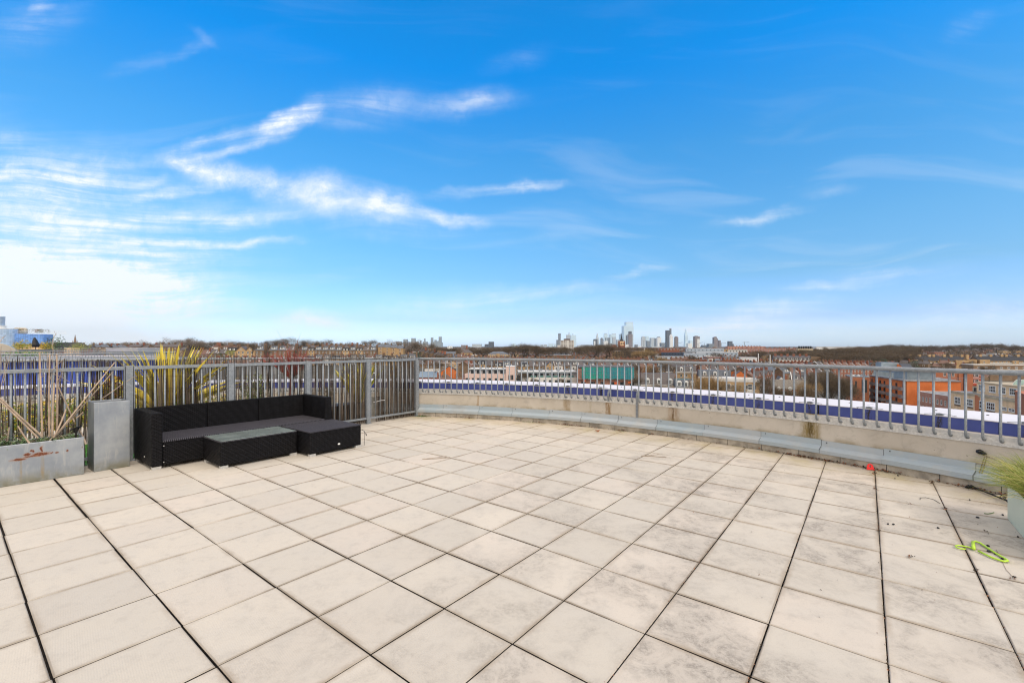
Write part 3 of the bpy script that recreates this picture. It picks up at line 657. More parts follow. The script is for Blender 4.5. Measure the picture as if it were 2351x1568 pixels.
# ------------------------------------------------------------------ furniture
def build_sofa():
    s = thing('wicker_sofa', 'long black wicker three-seat sofa with two arms along the fence', 'sofa', (-4.976, 5.93, 0), RZB)
    L = 2.33; D = .80
    for x in (0, L-.11):
        mb = MB(); mb.box(x, x+.11, -D, 0, .035, .685); mb.build('armrest', M['wicker'], s, bevel=.012)
    e = [.112, .805, 1.50, L-.112]
    for i in range(3):
        mb = MB(); mb.box(e[i]+.002, e[i+1]-.004, -.115, -.002, .035, .683); mb.build('backrest', M['wicker'], s, bevel=.012)
        mb = MB(); mb.box(e[i]+.002, e[i+1]-.004, -D+.012, -.118, .045, .318); b = mb.build('seat_base', M['wicker'], s, bevel=.01)
        mb = MB(); mb.box(e[i]+.001, e[i+1]-.003, -D+.004, -.117, .320, .345); mb.build('seat', M['wicker_seat'], s, bevel=.006)
    for x, y in ((.008, -D+.01), (.008, -.10), (L-.10, -.10), (.76, -D+.02), (1.46, -D+.02)):
        mb = MB(); mb.box(x, x+.09, y, y+.055, 0, .034); mb.build('foot', M['foot'], s)
    mb = MB(); mb.tube([(-.001, -.50, .125), (-.006, -.50, .125)], .011, 10); mb.build('badge', M['foot'], s)
    mb = MB()
    for z in (.08, .28): mb.tube([(.118, -D-.001, z), (.118, -D-.010, z)], .006, 6)
    mb.build('clip', M['foot'], s)
    def loc(sx, tx): return Vector((-4.976, 5.93, 0))+BD*sx+AD*tx
    o = thing('wicker_ottoman', 'square black wicker ottoman with oval silver badge at the sofa end', 'ottoman', loc(1.515, 1.655), RZB)
    mb = MB(); mb.box(0, .79, 0, .80, .035, .318); mb.build('base', M['wicker'], o, bevel=.01)
    mb = MB(); mb.box(-.003, .793, -.003, .80, .319, .338); mb.build('top', M['wicker_fine'], o, bevel=.006)
    for x, y in ((.0, .0), (.70, .0), (.0, .72), (.70, .72)):
        mb = MB(); mb.box(x+.002, x+.088, y+.002, y+.05, 0, .034); mb.build('foot', M['foot'], o)
    mb = MB(); mb.v = []; n = 18
    pts = [(.43+.019*math.cos(2*math.pi*k/n), -.004, .108+.012*math.sin(2*math.pi*k/n)) for k in range(n)]
    mb.prism([(p[0], p[2]) for p in pts], -.005, .001); mb.build('badge', M['white'], o)
    mb = MB()
    for pts in ([(.795, .02, .25), (.815, .0, .255), (.84, -.02, .22), (.852, -.03, .19)], [(.80, .0, .255), (.83, -.02, .24), (.832, -.03, .16), (.822, -.035, .05), (.815, -.04, .02)]):
        mb.tube(pts, .0028, 5)
    mb.tube([(.852, -.03, .195), (.858, -.034, .165)], .007, 6)
    mb.build('tie_cord', M['black'], o)
    t = thing('wicker_coffee_table', 'low black wicker coffee table with dusty grey glass top before the sofa', 'coffee table', loc(.535, 1.385), RZB)
    mb = MB(); mb.box(0, .94, 0, .555, .035, .318); mb.build('base', M['wicker'], t, bevel=.01)
    mb = MB(); mb.box(-.003, .943, -.003, .558, .318, .331); mb.build('rim', M['wicker_fine'], t, bevel=.004)
    mb = MB(); mb.box(.008, .932, .008, .547, .332, .338); mb.build('glass_top', M['glass_top'], t, bevel=.002)
    for x, y in ((0, 0), (.85, 0), (0, .5), (.85, .5)):
        mb = MB(); mb.box(x+.002, x+.088, y+.002, y+.05, 0, .034); mb.build('foot', M['foot'], t)
build_sofa()
def planter_box(mb, x0, x1, y0, y1, h, t=.018, lip=.03, m=0):
    mb.box(x0, x1, y0, y0+t, 0, h, m); mb.box(x0, x1, y1-t, y1, 0, h, m); mb.box(x0, x0+t, y0+t, y1-t, 0, h, m); mb.box(x1-t, x1, y0+t, y1-t, 0, h, m)
    mb.box(x0+t, x1-t, y0+t, y1-t, 0, .03, m)
def blade(mb, base, tip, w, bend=(0,0,0), seg=4, m=0, fold=0.0, up=None):
    base = Vector(base); tip = Vector(tip); bend = Vector(bend); d = tip-base
    side = d.cross(up or Vector((rnd.uniform(-1,1), rnd.uniform(-1,1), .2)))
    if side.length < 1e-6: side = Vector((1,0,0))
    side.normalize(); prev = None; vs = []; uvs = []
    for i in range(seg+1):
        f = i/seg; p = base+d*f+bend*math.sin(math.pi*f); ww = w*(.55+.45*math.sin(math.pi*min(1, f*1.2+.2)))*(1-f**3)
        vs.append((p-side*ww/2, p+side*ww/2)); uvs.append(f)
    b = len(mb.v)
    for a, c in vs: mb.v += [tuple(a), tuple(c)]
    for i in range(seg):
        mb.f.append((b+2*i, b+2*i+1, b+2*i+3, b+2*i+2)); mb.m.append(m); mb.uvs[len(mb.f)-1] = [(0, uvs[i]), (1, uvs[i]), (1, uvs[i+1]), (0, uvs[i+1])]
def build_planters():
    t = thing('tall_planter', 'tall square zinc planter with dry soil between the long planter and the sofa', 'planter', (-4.98, 5.369, 0), RZB+rad(1.5))
    mb = MB(); planter_box(mb, 0, .335, 0, .325, .825); mb.build('planter_body', M['zinc'], t, bevel=.004)
    mb = MB(); mb.box(.02, .315, .02, .305, .74, .785); mb.build('soil', M['soil_dry'], t)
    t = thing('long_planter', 'low long zinc planter with orange rust patches on its front', 'planter', (-5.023, 5.292, 0), RZB-rad(1.3))
    mb = MB(); planter_box(mb, -1.9, 0, 0, .34, .437); mb.build('planter_body', M['zinc_rust'], t, bevel=.005)
    mb = MB(); mb.box(-1.88, -.02, .02, .32, .33, .385); mb.build('soil', M['soil'], t)
    R0 = Matrix.Rotation(RZB-rad(1.3), 4, 'Z'); P0 = Vector((-5.023, 5.292, 0))
    # fallen leaves and shoots filling the box
    r = random.Random(21); mb = MB(); mg = MB()
    for i in range(1500):
        x = r.uniform(-1.8, -.03); y = r.uniform(.02, .32); z = .39+r.uniform(0, .05); a = r.uniform(0, 6.3); l = r.uniform(.05, .12); up = r.uniform(-.01, .05)
        b = R0 @ Vector((x, y, z))+P0; tip = R0 @ Vector((x+l*math.cos(a), y+l*math.sin(a)*.8, z+up))+P0
        blade(mb, b, tip, r.uniform(.007, .014), (0, 0, .012), 3, 0 if r.random() < .62 else 1, up=Vector((r.uniform(-.5,.5), r.uniform(-.5,.5), 1)))
    o = mb.build('leaf_cover', [M['leaf_green'], M['leaf_dry']]); tag(o, 'green and dry bamboo leaves covering the soil of the rusty planter', 'leaves', None, 'stuff')
    # bamboo shoot clump at the left end
    t = thing('bamboo_shoots', 'leafy green bamboo shoots at the open end of the rusty planter', 'plant', R0 @ Vector((-.80, .2, .38))+P0, 0)
    mb = MB(); ms = MB()
    for i in range(26):
        a = r.uniform(0, 6.3); h = r.uniform(.15, .36); q = Vector((r.uniform(-.17, .13), r.uniform(-.1, .1), 0)); tp = q+Vector((math.cos(a)*.12, math.sin(a)*.12, h)); ms.tube([q, (q+tp)/2+Vector((0,0,.03)), tp], .003, 4)
        for k in range(16):
            f = r.uniform(.3, 1); p = q.lerp(tp, f); b = r.uniform(0, 6.3); blade(mb, p, p+Vector((math.cos(b)*.09, math.sin(b)*.09, r.uniform(-.05, .05))), .012, (0, 0, .012), 3, up=Vector((0, 0, 1)))
    ms.build('stem', M['leaf_green'], t); mb.build('leaves', M['leaf_green'], t)
    # dry canes standing and fallen in the box: seen end points -> real leaning canes above the planter
    def pp(px, py, depth):      # point over the planter, at a distance depth behind its front line
        k = (px-1175.5)/F; n0 = (P0+AD*(-depth)).dot(AD); Y = n0/(k*AD.x+AD.y)
        return Vector((k*Y, Y, 1.5-(py-795)*Y/F))
    def q(x, y): return (x/2.2393/1.63335, (1150+y/2.2393)/1.63335)
    canes = [((355, 1095), (333, 385), .20, .20, .0095, 'tall upright dry bamboo cane, leftmost of the standing canes'), ((415, 1090), (418, 400), .18, .22, .0085, 'upright dry cane with forked top in the rusty planter'),
             ((440, 1100), (455, 640), .15, .15, .0105, 'thick short dry cane beside the forked cane'), ((478, 1060), (476, 400), .24, .24, .010, 'upright dry cane, rightmost of the standing canes'),
             ((455, 1100), (962, 470), .12, .28, .0085, 'longest dry cane leaning right over the tall planter'), ((480, 1075), (950, 545), .22, .30, .0075, 'second dry cane leaning right just below the longest'),
             ((625, 965), (490, 670), .2, .2, .008, 'dry cane leaning left behind the solar light'), ((450, 1100), (555, 860), .07, .10, .009, 'short thick cane leaning right by the planter rim'),
             ((350, 1085), (0, 765), .08, .12, .011, 'upper of two long canes fallen to the planter end'), ((318, 1100), (0, 790), .06, .10, .009, 'lower of two long canes fallen to the planter end'),
             ((250, 1148), (150, 1000), .02, .05, .009, 'short broken cane stub poking over the planter front'), ((850, 775), (1025, 650), .25, .30, .0055, 'thin dry cane beyond the tall planter rim'), ((700, 885), (640, 935), .2, .2, .009, 'short snapped cane stub beside the solar light'),
             ((722, 1155), (660, 1020), -.03, .08, .008, 'short cane stub hanging between the two zinc planters'), ((60, 1130), (78, 1010), .1, .12, .008, 'small split cane stub in the leaves')]
    for a, b, d0, d1, rr, lab in canes:
        p0 = pp(*q(*a), d0); p1 = pp(*q(*b), d1); mb = MB(); n = 9; pts = []; rs = []
        jx = Vector((r.uniform(-1, 1), r.uniform(-1, 1), 0))*.006
        for i in range(n+1):
            f = i/n; c = p0.lerp(p1, f)+jx*math.sin(math.pi*f)
            dd = (p1-p0)/n*.03
            pts += [c-dd, c, c+dd]; rr2 = rr*(1-.25*f); rs += [rr2, rr2*1.22, rr2]
        mb.tube(pts, rs, 8); o = mb.build('bamboo_cane', M['cane'] if rr > .008 else M['cane_dark']); tag(o, lab, 'bamboo cane', 'dry bamboo canes in the rusty planter')
    t = thing('dry_twig_plant', 'thin bare twigs rising between the bamboo canes', 'plant', pp(*q(430, 1090), .2)); mb = MB()
    tops = [((425, 1000), (450, 235)), ((440, 560), (600, 640)), ((430, 620), (400, 380)), ((430, 540), (560, 420)), ((470, 640), (540, 560)), ((490, 690), (540, 520)), ((30, 640), (95, 360)), ((0, 300), (40, 250)), ((10, 330), (0, 620)), ((0, 700), (60, 420)), ((380, 950), (430, 1010)), ((420, 880), (560, 990)), ((300, 700), (390, 760)), ((1060, 630), (1195, 565)), ((500, 670), (620, 700)), ((380, 580), (340, 600)), ((440, 330), (475, 222))]
    for a, b in tops:
        p0 = pp(*q(*a), .2); p1 = pp(*q(*b), .24); m_ = (p0+p1)/2+Vector((r.uniform(-.03, .03), 0, r.uniform(-.02, .04)))
        mb.tube([p0, m_, p1], [.0035, .0028, .0016], 4)
        for k in range(3):
            f = r.uniform(.2, .95); c = p0.lerp(p1, f); mb.tube([c, c+Vector((r.uniform(-.07, .07), 0, r.uniform(.0, .08)))], [.002, .001], 3)
    o = mb.build('twigs', M['cane_dark'], t); o.location = -Vector(t.location)
    # solar stake light
    b = pp(*q(640, 1095), .03); t = thing('solar_light', 'small black solar stake light at the corner of the rusty planter', 'garden light', b)
    mb = MB(); mb.tube([(0, 0, -.08), (0, 0, .07)], .008, 8); mb.build('stake', M['black'], t)
    mb = MB(); mb.tube([(-.02, -.0, .055), (.0, 0, .085), (.018, .0, .11)], [.014, .022, .018], 10); mb.bar((-.045, -.0, .085), (.045, .0, .125), .06, .014); mb.build('lamp_head', M['black'], t, bevel=.003)
    # sage planter on the other side
    t = thing('sage_planter', 'low pale green trough planter at the foot of the curved wall', 'planter', (4.315, 3.925, 0), RZB)
    mb = MB(); planter_box(mb, -1.1, 0, -.36, 0, .308, .012); mb.build('planter_body', M['sage'], t, bevel=.006)
    mb = MB(); mb.box(-1.08, -.02, -.34, -.02, .2, .27); mb.build('soil', M['soil'], t)
    Rb = Matrix.Rotation(RZB, 4, 'Z'); P1 = Vector((4.315, 3.925, 0))
    t = thing('feather_grass', 'fountain of yellow green feather grass in the pale green trough', 'ornamental grass', Rb @ Vector((-.30, -.17, .26))+P1)
    mb = MB(); r = random.Random(5)
    for i in range(2600):
        cx = r.uniform(-.26, .22); x, y = cx, r.gauss(0, .035); a = r.uniform(0, 6.3); reach = r.uniform(.16, .58); h = r.uniform(.14, .42); pl = i % 3
        d = Vector((math.cos(a)*reach*.9, math.sin(a)*reach*.8, h)); d = Rb @ d if False else d
        b0 = Rb @ Vector((x+.05, y, 0)); sag = Vector((0, 0, r.uniform(.05, .12)))
        tip = b0+d-Vector((0, 0, reach*.25))
        blade(mb, b0, tip, .0034, sag+Vector((-.02, 0, 0)), 5, 1 if pl == 0 else 0)
    mb.build('blades', [M['grass_tip'], M['grass_pale']], t)
    mb = MB()
    for i in range(260):
        b0 = Rb @ Vector((r.uniform(-.45, -.12), r.gauss(.0, .05), 0)); a = r.uniform(0, 6.3); l = r.uniform(.05, .17)
        p = b0+Vector((math.cos(a)*l*.5, math.sin(a)*l*.5, l)); mb.tube([b0, p], .0016, 3)
        for k in range(5):
            c = b0.lerp(p, r.uniform(.4, 1)); mb.tube([c, c+Vector((r.uniform(-.01, .01), r.uniform(-.01, .01), .01))], .003, 4)
    mb.build('seed_heads', M['grass_brown'], t)
build_planters()
def build_clutter():
    def on(px, py, z=0):
        Y = F*(1.5-z)/(py-795); return Vector(((px-1175.5)*Y/F, Y, z))
    def z8(x, y, z=.012): return on((3200+x/2.614)/1.63335, (1600+y/2.614)/1.63335, z)
    # neon loop
    mb = MB(); mb.tube([z8(*p) for p in ((1100, 1197), (1060, 1195), (1012, 1182), (1000, 1166), (1030, 1160), (1095, 1172), (1130, 1178), (1180, 1195))], .0050, 7)
    mb.tube([z8(*p) for p in ((1185, 1195), (1172, 1165), (1170, 1130), (1195, 1122), (1245, 1138), (1300, 1175), (1400, 1240), (1500, 1298), (1515, 1312), (1480, 1318), (1440, 1308), (1350, 1275), (1225, 1215))], .0070, 7)
    mb.tube([z8(1172, 1130, .02), z8(1180, 1195, .02)], .011, 6)
    tag(mb.build('neon_loop', M['neon'], smooth=True), 'bent neon yellow plastic loop lying on the slabs', 'plastic loop')
    # red tag against the kerb
    p = z8(170, 425, 0); t = thing('red_plastic_ring', 'small bright red plastic tag with a round hole at the kerb', 'plastic tag', p, rad(-20))
    n = 20; mb = MB(); R1, R2 = .030, .012; pr = []
    for yy in (-.005, .005):
        pass
    for k in range(n):
        a0, a1 = math.pi*2*k/n, math.pi*2*(k+1)/n
        def o_(a, r_): return (r_*math.cos(a), .047+r_*math.sin(a)) if math.sin(a) > -.2 or r_ < .02 else (.040*(1 if math.cos(a) > 0 else -1)*min(1, abs(math.cos(a))*1.25), .003)
        q = [o_(a0, R1), o_(a1, R1), o_(a1, R2), o_(a0, R2)]
        mb.prism(q, -.007, .007)
    o = mb.build('tag_body', M['red_toy'], t); o.rotation_euler = (rad(-25), 0, 0)
    # rope strand with black clips on the wall
    a = phi_px((3640)/1.63335, RW+.06); top = arc(a, RW+.045, .335)
    t = thing('rope_ties', 'pair of weathered ropes hanging from black clips beside the grass', 'rope', top)
    b1 = z8(1190, 580, .02); b2 = z8(1215, 575, .02)
    tz = on((3640+50/2.614)/1.63335, (1600+285/2.614)/1.63335, 0)
    def wallpt(px, py):
        ph = phi_px(px, RW+.05); q = arc(ph, RW+.05, 0); return Vector((q.x, q.y, 1.5-(py-795)*q.y/F))
    w8 = lambda x, y: wallpt((3200+x/2.614)/1.63335, (1600+y/2.614)/1.63335)
    mb = MB(); mb.tube([w8(1290, 285), w8(1235, 450), b1], .0045, 6); mb.tube([w8(1310, 290), w8(1262, 450), b2], .0045, 6); mb.tube([w8(1300, 285), w8(1420, 330), w8(1520, 380)], .003, 5)
    o = mb.build('rope', M['rope'], t); o.location = -top
    mb = MB()
    for (x, y), r_ in (((1240, 245), .028), ((1275, 262), .022), ((1260, 250), .012)):
        c = w8(x, y); mb.tube([c-Vector((r_, 0, -.006)), c, c+Vector((r_, 0, -.004))], [r_*.6, r_, r_*.6], 8)
    o = mb.build('clip', M['black'], t); o.location = -top
    # black hose
    mb = MB(); mb.tube([z8(*p) for p in ((1100, 590, .02), (1160, 575, .03), (1200, 600, .02), (1300, 640, .02), (1400, 680, .02), (1492, 718, .03), (1560, 745, .03))], .0085, 7)
    mb.tube([z8(*p) for p in ((1150, 580, .03), (1260, 625, .03), (1350, 655, .04), (1440, 660, .06), (1500, 690, .05))], .004, 6); mb.tube([z8(*p) for p in ((1430, 690, .02), (1465, 665, .05), (1492, 700, .06))], .006, 6)
    mb.tube([z8(*p) for p in ((1105, 590, .03), (1130, 575, .05), (1160, 590, .04), (1130, 600, .02), (1105, 590, .03))], .011, 6)
    tag(mb.build('black_hose', M['black'], smooth=True), 'tangled thin black hose running from the kerb to the pale green trough', 'hose')
    # thin wires and twigs on the floor
    for pts, mt, nm, lab, r_ in (
        (((655, 712), (655, 695), (710, 692), (790, 712), (850, 750)), 'black', 'bent_wire', 'thin black wire curved on the slabs before the kerb', .0022),
        (((1283, 848), (1320, 852), (1360, 845), (1378, 838)), 'leaf_green', 'fallen_leaf', 'narrow green leaf lying near the pale green trough', .004),
        (((1400, 1200), (1450, 1300), (1500, 1400), (1560, 1465)), 'cane_dark', 'dry_twig', 'thin dry twig lying under the neon loop', .0014)):
        mb = MB(); mb.tube([z8(x, y, .004) for x, y in pts], r_, 5); tag(mb.build(nm, M[mt]), lab, nm.replace('_', ' '))
    def z2(x, y, z=.006): return on((1300+x/1.5508)/1.63335, (1550+y/1.5508)/1.63335, z)
    for pts, lab in ((((440, 265), (520, 262), (600, 255)), 'dry stalk lying on the slabs in front of the ottoman'), (((1712, 248), (1760, 247), (1860, 255)), 'dry stalk lying on the slabs before the curved wall')):
        mb = MB(); mb.tube([z2(*p) for p in pts], .004, 5); mb.tube([z2(*pts[0]), z2(pts[0][0]+90, pts[0][1]-10, .015), z2(pts[1][0]+60, pts[1][1]-14)], .003, 5)
        tag(mb.build('dry_stalk', M['cane_dark']), lab, 'dry stalk', 'dry stalks on the slabs')
    # pebbles
    r = random.Random(8)
    for i, (x, y, s) in enumerate(((1215, 887, .014), (1465, 863, .013), (1320, 1165, .010), (1390, 1243, .009), (1460, 1292, .012), (1140, 716, .011), (828, 990, .010), (392, 955, .010), (408, 506, .010), (436, 478, .009), (1612, 1078, .009), (340, 952, .013), (1325, 1218, .014))):
        names = ['black pebble left of the trough corner', 'black pebble at the trough foot', 'black pebble at the upper edge of the neon loop', 'black pebble on the side of the neon loop', 'black pebble at the tip of the neon loop', 'black pebble before the black hose', 'small dark scrap between the wire and the neon loop', 'small dark scrap beside a larger dark scrap', 'dark scrap on the slab below the red tag', 'smaller dark scrap just behind another near the red tag', 'dark pebble against the side of the trough', 'larger dark scrap on the second slab row', 'dark dead leaf inside the neon loop']
        mb = MB(); c = z8(x, y, .006); prof = [(s*.4, 0), (s, .003), (s*.85, .009), (s*.3, .012)]; mb.lathe(prof, (0, 0, 0), 7)
        mb.v = [(a*(1+.3*math.sin(i+a*90)), b*(.7+.2*math.cos(i*2)), z) for a, b, z in mb.v]
        o = mb.build('pebble', M['black']); o.location = (c.x, c.y, .002); o.rotation_euler = (0, 0, i*.9); tag(o, names[i], 'pebble', 'dark bits on the slabs')
    # dead leaves, moss and grit drifted along the kerb and into the joints
    mb = MB()
    def scrap(p, s, m=0):
        a = r.uniform(0, 6.3); d = Vector((math.cos(a), math.sin(a), r.uniform(-.1, .5)))*s
        blade(mb, p, p+d, s*.5, (0, 0, s*.25), 3, m, up=Vector((r.uniform(-.6, .6), r.uniform(-.6, .6), 1)))
    for i in range(500):
        ph = r.uniform(10, 66); w_ = r.random()**3; scrap(arc(ph, RW-.008-.05*w_, .004), r.uniform(.008, .022), r.choice((0, 1, 1)))
    for cx, sp, n in ((1855, 1.6, 190), (2010, .7, 90), (2230, 1.0, 80), (1330, .9, 40), (1300, .5, 20), (1075, .4, 20), (970, .5, 50), (1240, .5, 20), (1430, .3, 16), (1895, .6, 30), (1496, .3, 16)):
        ph0 = phi_px(cx, RW)
        for i in range(n): scrap(arc(ph0+r.gauss(0, sp), RW-.01-abs(r.gauss(0, .028)), r.uniform(.003, .02)), r.uniform(.014, .034), 0 if r.random() < .65 else 1)
    for k in (1, 0, -1, -2, 2, 3):
        t_ = .08+.4955*k
        for i in range(260):
            s_ = r.uniform(1.2, 6.6); p = AD*t_+BD*s_+Vector((r.gauss(0, .004), r.gauss(0, .004), -.004))
            if math.hypot(p.x-CC[0], p.y-CC[1]) < RW-.02: scrap(p, r.uniform(.005, .012), r.choice((0, 1, 1)))
    for i in range(160):
        p = Vector((r.uniform(1.2, 4.6), r.uniform(2.2, 6.5), .003))
        if math.hypot(p.x-CC[0], p.y-CC[1]) < RW-.02: scrap(p, r.uniform(.004, .012), r.choice((0, 1)))
    for x, y, n in ((770, 545, 26), (895, 800, 20), (210, 460, 34), (220, 605, 18), (258, 1010, 16), (1205, 1410, 10), (1570, 1480, 10), (560, 1275, 14), (540, 750, 8), (1300, 1020, 6)):
        for i in range(n): p = z8(x+r.gauss(0, 14), y+r.gauss(0, 9), .004); scrap(p, r.uniform(.008, .022), r.choice((0, 1)))
    tag(mb.build('leaf_litter', [M['leaf_dead'], M['soil']]), 'brown dead leaves and grit drifted along the kerb and slab joints', 'leaf litter', None, 'stuff')
    for x, y, lab in ((1460, 106, 'curled orange dead leaf on the slabs below the long strap'), ):
        mb = MB(); c = z2(x, y, .004)
        for d in (-1, 1, .3): blade(mb, c, c+Vector((.05*d, .012, .022)), .035, (0, 0, .012), 4, up=Vector((0, -.5, 1)))
        tag(mb.build('dead_leaf', M['leaf_dead']), lab, 'dead leaf')
    mb = MB()
    for cx, n in ((970, 120), (1215, 30), (1425, 16)):
        for i in range(n):
            p = arc(phi_px(cx+r.gauss(0, 9), RW), RW-.03-abs(r.gauss(0, .04)), .0); blade(mb, p, p+Vector((r.gauss(0, .02), r.gauss(0, .02), r.uniform(.01, .035))), .005, (0, 0, .004), 2)
    tag(mb.build('moss', M['leaf_green']), 'tufts of green moss and weed at the foot of the kerb', 'moss', None, 'stuff')
build_clutter()
# ------------------------------------------------------------------ neighbouring terrace behind the screen
def build_neighbour():
    r = random.Random(31)
    def spot(px, back):          # a place seen at px, back metres behind the fence line
        n0 = FC.dot(AD)-back; k = (px-1175.5)/F; Y = n0/(k*AD.x+AD.y); return Vector((k*Y, Y, 0))
    def pot(p, r0, h, mt, nm, lab):
        mb = MB(); mb.lathe([(r0*.7, 0), (r0, h*.95), (r0*1.08, h), (r0*.9, h), (r0*.85, h-.03)], (0, 0, 0), 18)
        o = mb.build(nm, M[mt], smooth=False); o.location = p; tag(o, lab, 'plant pot')
    def cordyline(p, n, L, w, lab, spread=1.0, z0=.3, mt='phormium'):
        t = thing('spiky_plant', lab, 'plant', (p.x, p.y, z0)); mb = MB()
        for i in range(n):
            a = 2*math.pi*i/n*2.4+r.uniform(-.2, .2); tilt = (r.uniform(.0, .55) if i % 5 < 3 else r.uniform(.5, 1.2))*spread; l = min(L*1.08, L*r.uniform(.88, 1.0)/max(.5, math.cos(tilt)))
            d = Vector((math.cos(a)*math.sin(tilt), math.sin(a)*math.sin(tilt), math.cos(tilt)))*l
            blade(mb, (0, 0, 0), d, w*r.uniform(.8, 1.2), (0, 0, .06*tilt), 6, up=Vector((r.gauss(0, 1), r.gauss(0, .6), r.gauss(0, .6))))
        mb.build('leaves', M[mt], t)
        mb = MB(); mb.tube([(0, 0, -z0+.2), (0, 0, .05)], .03, 8); mb.build('stem', M['cane_dark'], t)
    p = spot(383, .55); pot(p, .20, .42, 'pot', 'round_pot', 'dark glazed round pot under the taller spiky plant'); cordyline(p, 72, 1.06, .10, 'tall yellow striped spiky plant rising above the reed screen', 1.05, .50, 'yucca')
    p = spot(822, .45); pot(p, .19, .36, 'pot', 'round_pot', 'dark glazed round pot under the shorter spiky plant'); cordyline(p, 40, .86, .12, 'yellow and green striped spiky plant in the gap of the reed screen', .62, .34)
    p = spot(858, .85); pot(p, .2, .42, 'pot_grey', 'stone_pot', 'pale ribbed stone pot behind the gap in the reed screen')
    mb = MB(); p = spot(790, .35); mb.box(-.55, .35, -.05, .25, 0, .34); mb.box(-.57, .37, -.07, .27, .34, .37)
    o = mb.build('black_trough', M['black']); o.location = p; o.rotation_euler = (0, 0, RZB); tag(o, 'low black trough planter behind the reed screen by the sofa arm', 'planter')
    # red stemmed shrub
    p = spot(668, .7); t = thing('red_stem_shrub', 'bare shrub with red stems fanning above the reed screen', 'shrub', (p.x, p.y, 1.02)); mb = MB()
    for i in range(60):
        a = r.uniform(0, 6.3); s_ = r.uniform(.05, 1); h = r.uniform(.30, .50)*(1-.45*s_)
        q = Vector((math.cos(a)*s_*.62, math.sin(a)*s_*.5, h)); mid = q*.5+Vector((math.cos(a)*.03, 0, .02)); mb.tube([(0, 0, -.12), mid, q], [.008, .006, .0022], 4)
        for k in range(4):
            c = mid.lerp(q, r.uniform(0, 1)); mb.tube([c, c+Vector((r.uniform(-.08, .08), r.uniform(-.08, .08), r.uniform(.03, .12)))], [.003, .001], 3)
    for x, h in ((-.16, .78), (.12, .74)): mb.tube([(0, 0, .1), (x*.6, 0, h*.6), (x*1.6, 0, h)], [.004, .003, .001], 3)
    for i in range(9): a = i*.7; mb.tube([(math.cos(a)*.05, math.sin(a)*.05, -.75), (0, 0, -.08)], .008, 4)
    mb.build('stems', M['stem_red'], t); mb = MB(); mb.lathe([(.14, -1.02), (.2, -.62), (.18, -.6)], (0, 0, 0), 14); mb.build('pot', M['pot'], t)
    # leafy shrubs
    def shrub(p, rx, rz_, zc, n, mats, lab, nm='leafy_shrub', lw=.03):
        t = thing(nm, lab, 'shrub', (p.x, p.y, 0)); mb = MB(); ms = MB()
        for i in range(9):
            a = r.uniform(0, 6.3); ms.tube([(0, 0, 0), (math.cos(a)*rx*.4, math.sin(a)*rx*.4, zc), (math.cos(a)*rx*.7, math.sin(a)*rx*.7, zc+rz_*.7)], [.012, .008, .003], 5)
        for i in range(n):
            d = Vector((r.gauss(0, 1), r.gauss(0, 1), r.gauss(0, 1))).normalized()*r.random()**.5; c = Vector((d.x*rx, d.y*rx, zc+d.z*rz_)); a = r.uniform(0, 6.3)
            blade(mb, c, c+Vector((math.cos(a), math.sin(a), r.uniform(-.5, .6)))*lw*2, lw, (0, 0, .004), 2, r.randrange(len(mats)))
        mb.build('leaves', [M[x] for x in mats], t); ms.build('stem', M['cane_dark'], t)
    shrub(spot(252, .5), .17, .38, .75, 900, ['yellow_leaf', 'lime_leaf', 'leaf_dead'], 'amber leaved shrub behind the screen above the tall planter', lw=.028)
    shrub(spot(585, .5), .25, .4, .65, 900, ['leaf_green', 'lime_leaf'], 'variegated green shrub behind the screen at the sofa middle', lw=.02)
    shrub(spot(757, .5), .10, .22, .55, 260, ['leaf_green', 'leaf_dry'], 'small green shrub behind the screen at the sofa arm', lw=.02)
    shrub(spot(905, .5), .13, .14, .95, 140, ['yellow_leaf', 'leaf_dead'], 'small orange leaved shrub behind the last screen', lw=.03)
    for i, (px, bk) in enumerate(((30, 2.0), (95, 2.2), (160, 2.4), (225, 2.3), (330, 1.9), (430, 1.5), (500, 1.2))):
        shrub(spot(px, bk), .38, .26, .42, 900, ['lime_leaf', 'yellow_leaf', 'leaf_green'], '%s yellow green hedge shrub from the left behind the reed screen' % ordw(i+1), lw=.025)
    # turf mat
    mb = MB(); mg = MB(); o0 = FC
    def wpt(s_, t_, z): q = o0-BD*s_-AD*t_; return Vector((q.x, q.y, z))
    mb = MB()
    for i in range(9000):
        p = wpt(r.uniform(3.6, 7.2), r.uniform(.10, 1.75), .008); blade(mb, p, p+Vector((r.gauss(0, .012), r.gauss(0, .012), .035)), .006, (0, 0, 0), 1)
    mb.face([wpt(7.2, .1, .008), wpt(3.6, .1, .008), wpt(3.6, 1.75, .008), wpt(7.2, 1.75, .008)])
    tag(mb.build('artificial_grass', M['turf']), 'bright green artificial grass mat behind the reed screen', 'artificial grass', None, 'stuff')
build_neighbour()
